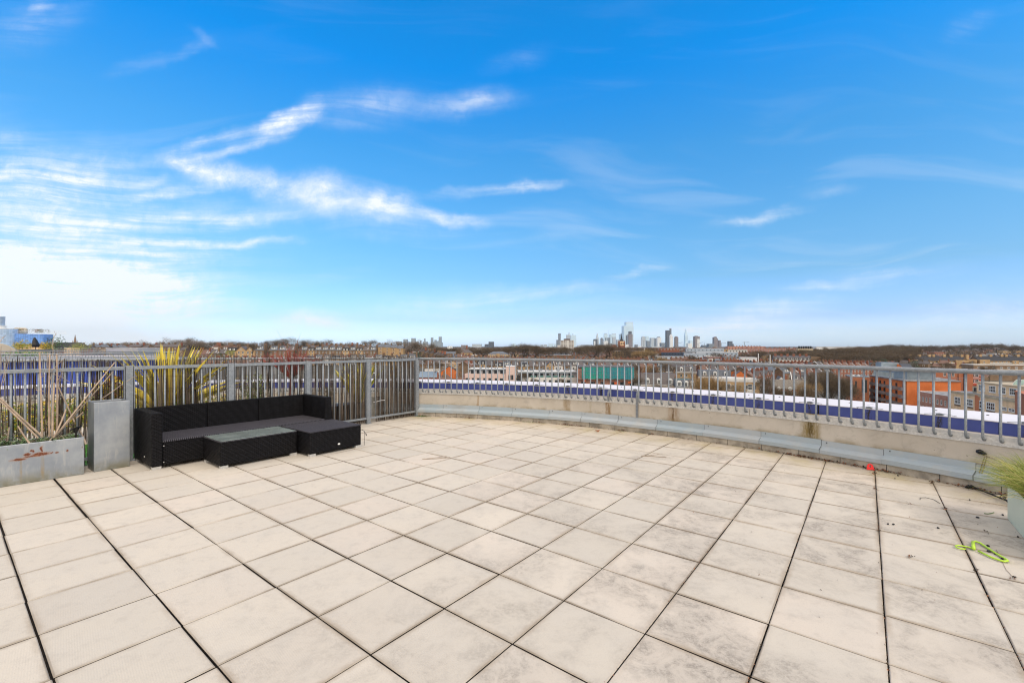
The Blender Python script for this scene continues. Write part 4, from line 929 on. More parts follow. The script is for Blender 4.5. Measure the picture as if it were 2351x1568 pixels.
# ------------------------------------------------------------------ the wings of the same complex, on the left
def face_at(px0, px1, Y):
    k0, k1 = (px0-1175.5)/F, (px1-1175.5)/F; km = (k0+k1)/2; n = Vector((km, 1)); q = (Vector((km, 1))*Y).dot(n)
    a = Vector((k0, 1)); b = Vector((k1, 1)); a = a*(q/n.dot(a)); b = b*(q/n.dot(b)); return a, math.atan2(b.y-a.y, b.x-a.x), (b-a).length
def build_wings():
    # convex balcony wing with blue wall
    w = thing('curved_wing', 'neighbouring wing with a curved white balcony railing above a bright blue wall', 'building', (-19, 17, 0))
    off = -Vector(w.location)
    ctl = [(-34, 12.2), (-26, 12.9), (-19.5, 14.2), (-16.6, 15.8), (-15.2, 17.7), (-15.0, 19.4), (-16.0, 21.2), (-18.6, 22.6), (-24, 24), (-34, 25.5)]
    def cr(P, n):
        out = []
        for i in range(len(P)-1):
            p0, p1, p2, p3 = [Vector(P[max(0, min(len(P)-1, i+k))]) for k in (-1, 0, 1, 2)]
            for j in range(n):
                t = j/n; out.append(.5*((2*p1)+(p2-p0)*t+(2*p0-5*p1+4*p2-p3)*t*t+(3*p1-p0-3*p2+p3)*t**3))
        out.append(Vector(P[-1])); return out
    path = cr(ctl, 14)
    def part(mb, nm, mt, **k):
        o = mb.build(nm, M[mt], w, **k); o.location = off; return o
    mb = MB(); mb.tube([(p.x, p.y, 1.225) for p in path], .028, 8); part(mb, 'handrail', 'galv', smooth=True)
    mb = MB()
    acc = 0; last = path[0]
    for p in path[1:]:
        seg = (p-last).length; k = int(seg/.13)+1
        for j in range(k): q = last.lerp(p, j/k); mb.tube([(q.x, q.y, .5), (q.x, q.y, 1.215)], .012, 4, 0, False)
        last = p
    o = part(mb, 'balusters', 'galv'); o['kind'] = 'stuff'
    def strip(z0, z1, shrink, nm, mt):
        mb = MB(); c = Vector((-26, 18.5))
        for a, b in zip(path, path[1:]):
            A = c+(a-c)*shrink; B = c+(b-c)*shrink; mb.face([(A.x, A.y, z0), (B.x, B.y, z0), (B.x, B.y, z1), (A.x, A.y, z1)])
        part(mb, nm, mt)
    strip(-9, .98, .975, 'blue_wall', 'blue_wall'); strip(.99, 1.02, .99, 'coping', 'coping')
    mb = MB(); mb.face([(p.x, p.y, .985) for p in path]+[(-40, 25, .985), (-40, 12, .985)]); part(mb, 'deck', 'roof_flat')
    mb = MB(); mb.box(-21, -15.6, 22.7, 23.2, .0, 1.02)
    r = random.Random(4)
    # straight railings of wings beyond
    for i, (x0, x1, py0, py1, Y0, Y1, lab) in enumerate(((30, 248, 803, 802, 34, 37, 'straight pale railing just beyond the curved wing'), (110, 225, 798.5, 798, 60, 63, 'distant pale railing below the dark pitched roof'))):
        a = at(x0, py0, Y0); b = at(x1, py1, Y1); t = thing('roof_railing', lab, 'railing', (a.x, a.y, a.z-1.1), math.atan2(b.y-a.y, b.x-a.x), 'railings of the wings beyond')
        L = (b.xy-a.xy).length; mb = MB(); mb.tube([(0, 0, 1.1), (L, 0, 1.1)], .03, 6); mb.tube([(0, 0, .1), (L, 0, .1)], .02, 6); mb.build('rails', M['galv'], t)
        mb = MB(); k = 0
        while k*.16 < L: mb.box(k*.16-.01, k*.16+.01, -.01, .01, .1, 1.1); k += 1
        o = mb.build('balusters', M['galv'], t); o['kind'] = 'stuff'
        mb = MB(); mb.box(0, L, 1.0, 7, -9, -.05); mb.build('wing_block', M['blue_wall'], t)
    # pale parapet box at the right end
    a = at(243, 801, 40); mb = MB(); mb.box(0, 2.8, 0, 3, -8, .35); o = mb.build('parapet_box', M['concrete_grey'], bevel=.02); o.location = (a.x, a.y, 1.0); tag(o, 'pale flat topped roof box at the end of the far railing', 'roof box')
    # beige vault
    a, rz, W_ = face_at(-60, 45, 27); t = thing('vaulted_roof_house', 'beige rounded roof penthouse behind the curved wing', 'penthouse', (a.x, a.y, .2), rz)
    pr = [(0, -3), (W_, -3)]
    for k in range(12):
        th = math.pi/2*k/11; pr.append((W_-1.0+1.0*math.cos(th), .55+.95*math.sin(th)))
    pr += [(0, 1.55)]
    mb = MB(); mb.prism(pr, 0, 6); mb.build('vault', M['vault'], t, bevel=.03)
    mb = MB(); mb.box(W_+.02, W_+1.5, 1.5, 1.6, 1.0, 1.06); mb.box(W_+1.42, W_+1.5, 1.5, 1.6, -1, 1.05); mb.box(W_+.02, W_+.1, 1.5, 1.6, -1, 1.05); mb.build('door_frame', M['black'], t)
    # blue glass building
    a, rz, L_ = face_at(26, 121, 120); t = thing('blue_glass_block', 'blue glass office block with roof garden railing, left horizon', 'office block', (a.x, a.y, 1.5), rz)
    k = L_/95; mb = MB(); pts = []
    for i in range(13):
        f = i/12; pts.append((f*95*k*1.02, -2.0*math.sin(f*math.pi*.5)*1.0+4.5*max(0, f-.75)**1.4*8))
    poly = pts+[(95*k, 16), (0, 16)]
    mb.prism(poly, 0.6, 3.25, 'z'); mb.build('glass_facade', M['blue_glass'], t)
    mb = MB(); mb.prism([(p[0]*.93+.3, p[1]+.9) for p in pts]+[(86*k, 15), (0, 15)], -6, .58, 'z'); mb.build('ground_storey', M['concrete_beige'], t)
    mb = MB()
    for i in range(60): x = i*.17; mb.box(x, x+.03, .5, .53, 3.26, 4.1)
    mb.box(0, 10.2, .48, .54, 4.06, 4.13); mb.build('roof_railing', M['white'], t)
    mb = MB(); r = random.Random(9)
    for i in range(500):
        c = Vector((r.choice((r.gauss(1.0, .7), r.gauss(5, .5), r.uniform(0, 7))), 1.4+r.uniform(0, .5), 3.6+r.random()*.9)); blade(mb, c, c+Vector((r.gauss(0, .2), 0, .25)), .1, (0, 0, 0), 2, r.randrange(2))
    mb.build('roof_plants', [M['leaf_dead'], M['leaf_green']], t)
    mb = MB(); mb.box(.2, 3.0, 3, 6, 3.25, 5.0); mb.build('roof_room', M['vault'], t, bevel=.6)
    # twin drums
    t = thing('glass_drum_tower', 'pale glass drum tower with smaller drum on top, left picture edge', 'tower', at(0, 800, 115), rad(42)); k = 115/F
    mb = MB(); mb.lathe([(3.0, -5), (3.0, 5.0)], (-.1, 3, 0), 30); mb.build('lower_drum', M['pale_glass'], t)
    mb = MB(); mb.lathe([(3.05, 5.0), (3.05, 5.12)], (-.1, 3, 0), 30); mb.build('rim', M['white'], t)
    mb = MB(); mb.lathe([(1.7, 5.1), (1.7, 5.75)], (-.9, 3, 0), 24); mb.lathe([(1.95, 5.75), (1.95, 5.85)], (-1.0, 3, 0), 24); mb.build('roof_step', M['white'], t)
    mb = MB(); mb.lathe([(1.55, 5.8), (1.55, 8.2)], (-1.0, 3, 0), 24); mb.build('upper_drum', M['pale_glass'], t)
    mb = MB()
    for z in range(9): mb.lathe([(1.62, 5.95+z*.28), (1.68, 5.95+z*.28+.05)], (-1.0, 3, 0), 24)
    mb.lathe([(.05, 8.2), (.03, 9)], (-1.2, 3, 0), 6); mb.build('louvre_rings', M['white'], t)
    # closed black parasol
    a = at(82, 797, 40); mb = MB(); k = 40/F
    prof = [(-5, 0), (5.5, 0), (3.8, 10), (0, 19), (-4.6, 22), (-5.6, 10)]
    mb = MB(); mb.lathe([(.22, 0), (.26, .2), (.16, .6), (.05, .86)], (0, 0, 0), 9)
    mb.v = [(x+(-.12 if z > .3 else .02)*z, y, z) for x, y, z in mb.v]
    mb.lathe([(.03, -1), (.03, .1)], (0, 0, 0), 8); o = mb.build('closed_parasol', M['black']); o.location = a; tag(o, 'closed black parasol before the blue glass office block', 'parasol')
    # dark pitched roof and spire
    a, rz, L_ = face_at(122, 217, 150); t = thing('dark_roof_hall', 'long low hall with a near black pitched roof, hipped at its right end', 'hall', (a.x, a.y, .75), rz); k = L_/95
    mb = MB(); L = 95*k; mb.add([(0, 0, 0), (L, 0, 0), (L, 9, 0), (0, 9, 0), (0, 4.5, 2.05), (L-3.2, 4.5, 2.05)], [(0, 1, 5, 4), (1, 2, 5), (2, 3, 4, 5), (3, 0, 4)]); mb.build('roof', M['slate_black'], t)
    mb = MB(); mb.box(.2, L-.3, .3, 8.7, -8, 0); mb.build('wall', M['brick_red'], t)
    mb = MB(); mb.box(2.5, 6.6, -1.5, .2, -3, .35); mb.build('beige_bay', M['concrete_beige'], t)
    b = at(172.5, 795, 420); k = 420/F; t = thing('church_spire', 'slim stone church spire behind the dark hall roof', 'spire', (b.x, 420, -8))
    mb = MB(); mb.box(-1.3, 1.3, -1.3, 1.3, 0, 12.5); mb.build('tower_base', M['concrete_beige'], t)
    mb = MB(); mb.lathe([(1.25, 12.5), (.1, 20.3)], (0, 0, 0), 8); mb.build('spire', M['stone_brown'], t)
    mb = MB()
    for x in (-1.2, 1.2):
        for y in (-1.2, 1.2): mb.lathe([(.25, 12.4), (.25, 13.6), (.02, 15.4)], (x, y, 0), 6)
    mb.build('pinnacles', M['stone_brown'], t)
    # bushes on the far roof terraces
    rr = random.Random(12)
    for px, py, Y, rx, rz_, mats, lab in ((51, 795, 45, .75, .62, ['lime_leaf', 'yellow_leaf'], 'yellow green bush below the black parasol'), (106, 797, 45, .6, .6, ['yellow_leaf'], 'golden bush right of the black parasol'), (128, 794, 42, .9, .95, ['evergreen', 'leaf_green'], 'round dark green bush before the dark hall roof'), (60, 815, 24, 1.0, .20, ['turf', 'leaf_green'], 'bright green hedge behind the curved wing railing'), (185, 797.5, 60, 1.2, .7, ['willow'], 'yellow bush before the dark hall roof')):
        c0 = at(px, py, Y); t = thing('terrace_bush', lab, 'bush', (c0.x, Y, c0.z-rz_)); mb = MB()
        if px == 51: rx *= 1.0
        for i in range(700):
            d = Vector((rr.gauss(0, 1), rr.gauss(0, 1), rr.gauss(0, 1))).normalized()*rr.random()**.45; c = Vector((d.x*rx, d.y*rx, rz_+d.z*rz_*(1+.2*math.sin(d.x*6)))); a = rr.uniform(0, 6.3)
            blade(mb, c, c+Vector((math.cos(a), math.sin(a), rr.uniform(-.5, .9)))*(.07 if Y < 30 else .12), .03 if Y < 30 else .05, (0, 0, .01), 2, rr.randrange(len(mats)))
        mb.build('leaves', [M[x] for x in mats], t); ms = MB(); ms.tube([(0, 0, -1.2), (0, 0, rz_)], .03, 6); ms.build('stem', M['bark'], t)
M['vault'] = plain('beige_vault', (.46, .40, .31), .8, 0, .08, .6)
M['blue_wall'] = plain('blue_painted_wall', (.06, .11, .47), .5, 0, .12, .6)
M['stone_brown'] = plain('brown_stone', (.22, .16, .12), .85, 0, .2, 1)
def glassgrid(name, c, line, sx, sy, rough=.3, ms=.06, metal=0):
    t = NT(name); bt = t.N.new('ShaderNodeTexBrick'); bt.offset = 0; t.L.new(t.uv(), bt.inputs['Vector'])
    bt.inputs['Color1'].default_value = c4(c, .8); bt.inputs['Color2'].default_value = c4(c, 1.2); bt.inputs['Mortar'].default_value = c4(line)
    bt.inputs['Scale'].default_value = 1; bt.inputs['Brick Width'].default_value = sx; bt.inputs['Row Height'].default_value = sy; bt.inputs['Mortar Size'].default_value = ms; bt.inputs['Mortar Smooth'].default_value = 0
    return t.out(bt.outputs['Color'], rough, metal, .6)
M['blue_glass'] = glassgrid('blue_glass_panels', (.14, .30, .66), (.08, .17, .42), .45, .45, .35, .025); M['pale_glass'] = glassgrid('pale_glass_panels', (.30, .42, .58), (.55, .62, .70), .5, .5, .3, .03)
build_wings()
# ------------------------------------------------------------------ city: terrain
def build_ground():
    mb = MB(); ys = [20, 60, 100, 150, 200, 260, 330, 420, 550, 750, 1000, 1400, 2000, 3000, 5000, 9000, 16000, 30000]; n = 36; idx = {}
    for j, y in enumerate(ys):
        for i in range(n+1):
            x = (-1.8+3.6*i/n)*(y+80); z = ground(x, max(y, 1))-(0 if y < 8000 else 0); idx[(i, j)] = len(mb.v); mb.v.append((x, y, z))
    for j in range(len(ys)-1):
        for i in range(n): mb.f.append((idx[(i, j)], idx[(i+1, j)], idx[(i+1, j+1)], idx[(i, j+1)])); mb.m.append(0)
    mb.face([(-4000, -4000, -22.5), (4000, -4000, -22.5), (4000, 25, -22.5), (-4000, 25, -22.5)])
    tag(mb.build('ground', M['ground']), 'brown and grey city ground seen between the roofs', None, None, 'structure')
build_ground()
# ------------------------------------------------------------------ generic house kit
WMESH = {}
def win(parent, x, z, w, h, yv=0.0, style='white', rot=0, dark='pane', name='window', vx=None):
    """a window with frame, bars and pane; front plane faces local -y (rot=0) or +x (rot=1) or -x (rot=2)"""
    key = (round(w, 2), round(h, 2), style, dark)
    if key not in WMESH:
        mb = MB(); f = max(.07, w*.07); y0, y1 = -.05, .03
        mb.box(-w/2-.04, w/2+.04, y0-.02, y1, -.10, 0, 0)
        for a, b, c, d in ((-w/2, w/2, 0, f), (-w/2, w/2, h-f, h), (-w/2, -w/2+f, f, h-f), (w/2-f, w/2, f, h-f)): mb.box(a, b, y0, y1, c, d, 0)
        if style != 'bare':
            mb.box(-f/3, f/3, y0+.01, y1, f, h-f, 0)
            mb.box(-w/2+f, w/2-f, y0+.012, y1, h*.5-f/3, h*.5+f/3, 0)
        if style == 'wide':
            for q in (-.25, .25): mb.box(w*q-f/4, w*q+f/4, y0+.011, y1, f, h-f, 0)
        mb.box(-w/2+f, w/2-f, -.005, .02, f, h-f, 1)
        WMESH[key] = mb.mesh(name, [M['frame_dark' if style == 'bare' else 'frame'], M[dark]])
    o = bpy.data.objects.new(name, WMESH[key]); COL.objects.link(o); o.parent = parent
    if rot == 0: o.location = (x, yv, z)
    elif rot == 1: o.location = (yv, x, z); o.rotation_euler = (0, 0, rad(90))
    else: o.location = (yv, x, z); o.rotation_euler = (0, 0, rad(-90))
    return o
def chimney(parent, x, y, z0, z1, w=.9, d=.5, mat='brick_brown', pots=4, name='chimney'):
    mb = MB(); mb.box(x-w/2, x+w/2, y-d/2, y+d/2, z0, z1, 0); mb.box(x-w/2-.06, x+w/2+.06, y-d/2-.06, y+d/2+.06, z1-.22, z1-.08, 0)
    along = w >= d
    for k in range(pots):
        f = (k+.5)/pots-.5; px, py = (x+f*w*.92, y) if along else (x, y+f*d*.92); mb.lathe([(.13, z1), (.10, z1+.5), (.13, z1+.52), (.13, z1+.56)], (px, py, 0), 6, 1)
    return mb.build(name, [M[mat], M['pot_clay']], parent)
def gable_roof(mb, x0, x1, y0, y1, z, h, axis='x', o=.25, m=0):
    a, b = (y0, y1) if axis == 'x' else (x0, x1); e0, e1 = (x0, x1) if axis == 'x' else (y0, y1); c = (a+b)/2
    for s_, q in ((-1, a), (1, b)):
        mb.prism([(q+s_*o, z-o*.5), (c, z+h), (c, z+h-.25), (q+s_*(o-.2), z-o*.5-.1)], e0, e1, axis, m)
    mb.prism([(a+.05, z-.2), (b-.05, z-.2), (c, z+h-.28)], e0+.16, e1-.16, axis, 7)      # brick gable ends under the slopes
def hip_roof(mb, x0, x1, y0, y1, z, h, o=.3, m=0):
    x0 -= o; x1 += o; y0 -= o; y1 += o; d = min(x1-x0, y1-y0)/2
    if x1-x0 >= y1-y0: a, b = (x0+d, (y0+y1)/2), (x1-d, (y0+y1)/2)
    else: a, b = ((x0+x1)/2, y0+d), ((x0+x1)/2, y1-d)
    vs = [(x0, y0, z), (x1, y0, z), (x1, y1, z), (x0, y1, z), (a[0], a[1], z+h), (b[0], b[1], z+h)]
    fs = [(0, 1, 5, 4), (1, 2, 5), (2, 3, 4, 5), (3, 0, 4), (3, 2, 1, 0)] if x1-x0 >= y1-y0 else [(0, 1, 4), (1, 2, 5, 4), (2, 3, 5), (3, 0, 4, 5), (3, 2, 1, 0)]
    mb.add(vs, fs, m)
def dormer(parent, x, y, z, w, h, d, roof='slate', wall='white', rounded=False):
    mb = MB(); mb.box(x-w/2, x+w/2, y, y+d, z, z+h, 0)
    if rounded:
        pr = [(x-w/2-.1, z+h)]+[(x+(w/2+.1)*math.cos(math.pi-math.pi*k/8), z+h+.0+w*.42*math.sin(math.pi*k/8)) for k in range(9)]+[(x+w/2+.1, z+h)]
        mb.prism(pr[1:-1], y-.08, y+d, 'y', 0)
    else: mb.prism([(x-w/2-.15, z+h), (x, z+h+w*.35), (x+w/2+.15, z+h)], y-.1, y+d, 'y', 1)
    o = mb.build('dormer', [M[wall], M[roof]], parent)
    wi = win(parent, x, z+.25, w*.66, h-.3, y-.04); wi.parent = o; return o
PROTO = {}
def proto(kind):
    if kind in PROTO: return PROTO[kind]
    t = thing('terraced_house', None, 'house'); w = 5.6; d = 9.0
    S = dict(plainb=('brick_brown', 'slate', 8.4, 0), dormer=('brick_brown', 'slate_blue', 8.4, 1), mansard=('brick_yellow', 'slate_black', 8.0, 2), red=('brick_red', 'tile_brown', 8.2, 0),
             white=('render_white', 'slate', 8.6, 1), tile=('brick_brown', 'tile_brown', 8.0, 0), gable=('brick_yellow', 'slate', 8.2, 3), redgable=('brick_red', 'slate', 8.2, 3))[kind]
    wall, roof, h, typ = S
    mb = MB(); mb.box(0, w, 0, d, 0, h); 
    if typ == 3: mb.prism([(0, h), (w, h), (w/2, h+2.7)], .15, d-.15, 'y')
    mb.build('wall', M[wall], t)
    mb = MB(); mb.gm = wall
    if typ == 2:
        mb.prism([(-.1, h), (.9, h+2.5), (d-.9, h+2.5), (d+.1, h)], 0, w, 'x', 0)
    elif typ == 3: gable_roof(mb, 0, w, 0, d, h+.12, 2.75, 'y', .2)
    else: gable_roof(mb, .0, w, 0, d, h+.1, 2.9, 'x', .25)
    # party wall upstand in pale mortar
    ro = mb.build('roof', M[roof], t)
    mb = MB()
    if typ == 2: mb.prism([(-.2, h), (.75, h+2.75), (d-.75, h+2.75), (d+.2, h)], -.14, .14, 'x', 0)
    elif typ != 3:
        mb.prism([(-.2, h+.05), (d/2, h+3.25), (d+.2, h+.05), (d/2, h+2.6)], -.13, .13, 'x', 0)
    if mb.v: mb.build('party_wall', M['render_white' if kind in ('white', 'plainb') else 'brick_brown'], t)
    ctop = h+4.0
    mb = MB(); cm = 'brick_red' if kind in ('red', 'redgable', 'tile') else 'brick_brown'
    for cy in ((d*.5,) if typ == 3 else (d*.28, d*.68)): mb.box(w-.35, w+.35, cy-.9, cy+.9, h, ctop, 0); mb.box(w-.42, w+.42, cy-.97, cy+.97, ctop-.35, ctop-.12, 0)
    for cy in ((d*.5,) if typ == 3 else (d*.28, d*.68)):
        for k in range(5): mb.lathe([(.15, ctop), (.11, ctop+.55), (.15, ctop+.6)], (w, cy-.7+.35*k, 0), 6, 1)
    c = mb.build('chimney', [M[cm], M['pot_clay']], ro)
    for fz in (3.6, 6.1):
        for fx in (1.4, 3.9): win(t, fx, fz, 1.05, 1.5, 0)
    win(t, 2.6, .9, 1.5, 1.6, 0, 'wide')
    if typ == 3: win(t, w/2, h+.5, .8, 1.0, .12)
    if typ == 1: dormer(ro, w*.42, .9, h+.75, 2.1, 1.35, 2.6, roof, 'frame' if kind == 'dormer' else 'render_white')
    if typ == 2:
        for fx in (1.5, 3.9): dormer(ro, fx, -.02, h+.5, 1.2, 1.25, 1.2, roof, 'frame')
    # rear outrigger seen from above
    mb = MB(); mb.box(.4, 3.0, d, d+3.5, 0, 6.0); mb.build('rear_wing', M[wall], t)
    if typ in (0, 1) :
        mb = MB()
        for q in (.32, .62):
            y = d/2*q; z = h+.1+2.9*q+.10; mb.add([(w*.65, y-.5, z-.32), (w*.65+.8, y-.5, z-.32), (w*.65+.8, y+.5, z+.32), (w*.65, y+.5, z+.32)], [(0, 1, 2, 3)])
        mb.build('skylight', M['concrete_grey'], ro)
    PROTO[kind] = t; return t
HOUSE_N = [0]
def row(name, p0, ang, n, kinds, seed, base=None, gap=None, group='terraced houses', dz=0.0, w=5.6, sc=1.0):
    r = random.Random(seed); d = Vector((math.cos(rad(ang)), math.sin(rad(ang)), 0)); words = dict(plainb='brown slate roofed house', dormer='brown dormered house', mansard='yellow mansard house', red='red tiled house', white='white dormered house', tile='brown tiled house', gable='yellow gable fronted house', redgable='red gable fronted house')
    for i in range(n):
        k = r.choice(kinds); p = Vector((p0[0], p0[1], 0))+d*(w*sc*i)
        z = base if base is not None else ground(p.x, p.y)
        o = dup(proto(k), (p.x, p.y, z+dz+r.uniform(-.15, .15)), rad(ang), '%s, %s in the row %s' % (words[k], ordw(i+1), name), group, 'house'); o.scale = (sc, sc, sc)
        HOUSE_N[0] += 1
def facing(k0, k1, Y, amt=1.0):
    """end points of a front square to the line of sight, spanning the bearings k0..k1 about distance Y"""
    km = (k0+k1)/2; n = Vector((km*amt, 1)); q = (Vector((km, 1))*Y).dot(n)
    a = Vector((k0, 1)); b = Vector((k1, 1)); return tuple(a*(q/n.dot(a))), tuple(b*(q/n.dot(b)))
def building(name, label, cat, p0, p1, depth, z0, z1, wall, group=None, parts=None):
    """box building whose front runs p0->p1; returns the thing, its width. Local x along front, y into depth, z=0 at z0"""
    km = (p0[0]+p1[0])/(p0[1]+p1[1])
    if abs(p0[1]-p1[1]) < 8 and abs(km) > .12 and p0[1] < 1000: p0, p1 = facing(p0[0]/p0[1], p1[0]/p1[1], (p0[1]+p1[1])/2, .75)
    a = Vector((p0[0], p0[1], z0)); b = Vector((p1[0], p1[1], z0)); t = thing(name, label, cat, a, math.atan2(b.y-a.y, b.x-a.x), group)
    L = (b-a).length
    if wall: mb = MB(); mb.box(0, L, 0, depth, 0, z1-z0); mb.build('wall', M[wall], t)
    return t, L
def grid(t, x0, x1, n, zs, w, h, **k):
    for z in zs:
        for i in range(n): win(t, x0+(x1-x0)*(i+.5)/n, z, w, h, **k)
def flatroof(t, L, D, H, mat='roof_flat', para='render_white', ph=.5):
    mb = MB(); mb.box(.25, L-.25, .25, D-.25, H+.01, H+.06); mb.build('roof', M[mat], t)
    mb = MB()
    for a in ((-.05, L+.05, -.05, .25), (-.05, L+.05, D-.25, D+.05), (-.05, .25, .25, D-.25), (L-.25, L+.05, .25, D-.25)): mb.box(a[0], a[1], a[2], a[3], H+.005, H+ph)
    mb.build('parapet', M[para], t)
def build_landmarks():
    def X(px, Y): return (px-1175.5)*Y/F
    def Z(py, Y): return 1.5-(py-795)*Y/F
    # pink flats with grey upper storey
    Y = 250; p0 = (X(1067, Y), Y); p1 = (X(1163, Y), Y-3); zt = Z(864, Y); t, L = building('pink_flats', 'low pink rendered flats with a set back grey top storey', 'apartment block', p0, p1, 12, -22, Z(858, Y), 'render_pink')
    H = Z(858, Y)+22
    mb = MB(); mb.box(2.5, L, 1.6, 12, H, H+2.5); mb.build('top_storey', M['concrete_grey'], t)
    mb = MB(); mb.box(2.0, L+.3, .7, 12.5, H+2.5, H+2.85); mb.build('roof', M['roof_white'], t); mb = MB(); mb.box(2.05, L+.2, .75, 12.4, H+2.2, H+2.49); mb.build('roof_edge', M['metal_blue'], t)
    for i in range(6): win(t, 4+i*3.3, H+.15, 1.7, 1.95, 1.56, 'bare')
    for i in range(7): win(t, 1.6+i*3.2, H-4.2, 1.5 if i % 2 else 2.2, 1.9, 0, 'bare')
    for i in range(5): 
        mb = MB(); mb.box(4+i*4, 4.8+i*4, 4, 5, H+2.86, H+3.3+.2*(i % 2)); mb.build('roof_vent', M['galv'], t)
    q0 = (X(1161.5, Y-3.6), Y-3.6); q1 = (X(1185, Y-3.6), Y-3.6); t, L = building('pink_stair_tower', 'tall pink stair tower between the pink flats and the white flats', 'tower', q0, q1, 9, -22, Z(841.5, Y-3.6), 'render_pink')
    H = Z(841.5, Y-3.6)+22
    for z in (H-7.2, H-10.8): win(t, L*.35, z, 1.2, 2.6, 0, 'bare'); win(t, L*.62, z, 1.2, 2.6, 0, 'bare')
    mb = MB(); mb.box(-.1, L+.1, -.1, 9.1, H, H+.2); mb.build('roof', M['roof_white'], t)
    Y = 245; t, L = building('white_flats', 'white rendered flats with glazed balconies beside the pink stair tower', 'apartment block', (X(1187, Y), Y), (X(1324, Y), Y), 13, -22, Z(866.5, Y), None); H = Z(866.5, Y)+22
    mb = MB(); mb.box(3, L, 0, 13, 0, H); mb.build('wall', M['render_white'], t)
    mb = MB(); mb.box(0, 3, 1.2, 12, 0, H+1); mb.build('glazed_link', M['pane'], t)
    mb = MB(); mb.box(1, L, 1.8, 13, H, H+2.9); mb.build('top_storey', M['concrete_grey'], t)
    mb = MB(); mb.box(.5, L+.2, .6, 13.4, H+2.9, H+3.3); mb.build('roof', M['roof_white'], t); mb = MB(); mb.box(.6, L+.1, .7, 13.3, H+2.3, H+2.88); mb.build('roof_edge', M['metal_blue'], t)
    for i in range(9): win(t, 4.2+i*3.1, H+.1, 1.6, 2.05, 1.77, 'bare'); 
    for i in range(7): mb = MB(); mb.box(3.4+i*4.1, 6.2+i*4.1, .15, .2, H, H+1.0); mb.build('balcony_glass', M['teal_glass'], t)
    for i in range(8): win(t, 5+i*3.3, H-3.6, 1.9 if i % 3 else 1.1, 2.2, 0, 'bare')
    for i in range(6): mb = MB(); mb.box(2+i*5, 4+i*5, 5, 6.4, H+3.3, H+3.8+.3*(i % 3)); mb.build('roof_vent', M['galv_dark'], t)
    # scaffold wrapped building
    Y = 238; t, L = building('netted_building', 'building wrapped in green scaffold netting above a brick lower storey', 'scaffolded building', (X(1326, Y), Y), (X(1455, Y-3), Y-3), 14, -22, Z(847, Y), 'brick_pinkish'); H = Z(847, Y)+22; zt = Z(842, Y)+22; zb = Z(869, Y)+22
    r = random.Random(2)
    mb = MB()
    n = 26
    for i in range(n):
        x0 = L*i/n; x1 = L*(i+1)/n
        if r.random() < .9:
            y = -1.35+r.uniform(-.06, .06); z0 = zb+r.uniform(-.35, .25); mb.add([(x0, y, z0), (x1, y+r.uniform(-.05, .05), z0+r.uniform(-.1, .1)), (x1, y, zt), (x0, y, zt)], [(0, 1, 2, 3)]); mb.add([(x0+.02, y+.5, z0), (x1, y+.5, z0), (x1, y+.5, zt-.2), (x0+.02, y+.5, zt-.2)], [(0, 1, 2, 3)])
    mb.add([(L+.6, -1.3, zb-2), (L+.9, 3.5, zb-2), (L+.9, 3.5, zt), (L+.6, -1.3, zt)], [(0, 1, 2, 3)]); mb.build('scaffold_net', M['net'], t)
    for z in (zb-.2, zb+2, zb+4, zt-.1):
        mb = MB(); mb.tube([(-.5, -1.45, z), (L+.8, -1.45, z)], .05, 5); mb.build('scaffold_ledger', M['galv_dark'], t)
    for i in range(22):
        x = L*i/21; mb = MB(); mb.tube([(x, -1.42, 0), (x, -1.42, zt+.5)], .04, 5); mb.build('scaffold_pole', M['galv_dark'], t)
    mb = MB(); mb.box(-.5, L+.6, -1.6, .2, zb-.3, zb-.22); mb.build('scaffold_deck', M['cane_dark'], t)
    for i in range(6): win(t, 3+i*5, zb-3.6, 2.2, 2, 0, 'bare')
    for x, z in ((3, zb-1.6), (19, zb-2.6), (26, zb-2.2)): mb = MB(); mb.box(x, x+1.3, -1.2, -.5, z, z+.9); mb.build('orange_chute', M['orange'], t)
    mb = MB(); mb.box(-.3, L+.3, -.6, 14.3, zt+.02, zt+.25); mb.build('roof', M['slate'], t)
    # orange gable house + brown hips + white low block left of the pink flats
    Y = 285; t, L = building('orange_gable_house', 'orange brick gable house with scaffold deck left of the pink flats', 'house', (X(1012, Y), Y), (X(1050, Y), Y+2), 12, -22, Z(854, Y), 'brick_orange'); H = Z(854, Y)+22
    mb = MB(); mb.prism([(0, H), (L, H), (L/2, H+3.6)], 0, 12, 'y'); mb.build('gable', M['brick_orange'], t); mb = MB(); gable_roof(mb, 0, L, -.1, 12, H+.15, 3.6, 'y'); mb.build('roof', M['slate'], t)
    mb = MB(); mb.box(-1, L+2, -1, 3, H+4.6, H+4.75); mb.box(-1, L+2, -1, 3, H+5.5, H+5.6)
    for i in range(5): mb.tube([(-.8+i*3, -1, 0), (-.8+i*3, -1, H+6.2)], .06, 5)
    mb.build('scaffold', M['scaf_wood'], t); chimney(t, L+2, 3, H, H+3.5, 1.2, .8, 'brick_red', 4)
    Y = 240
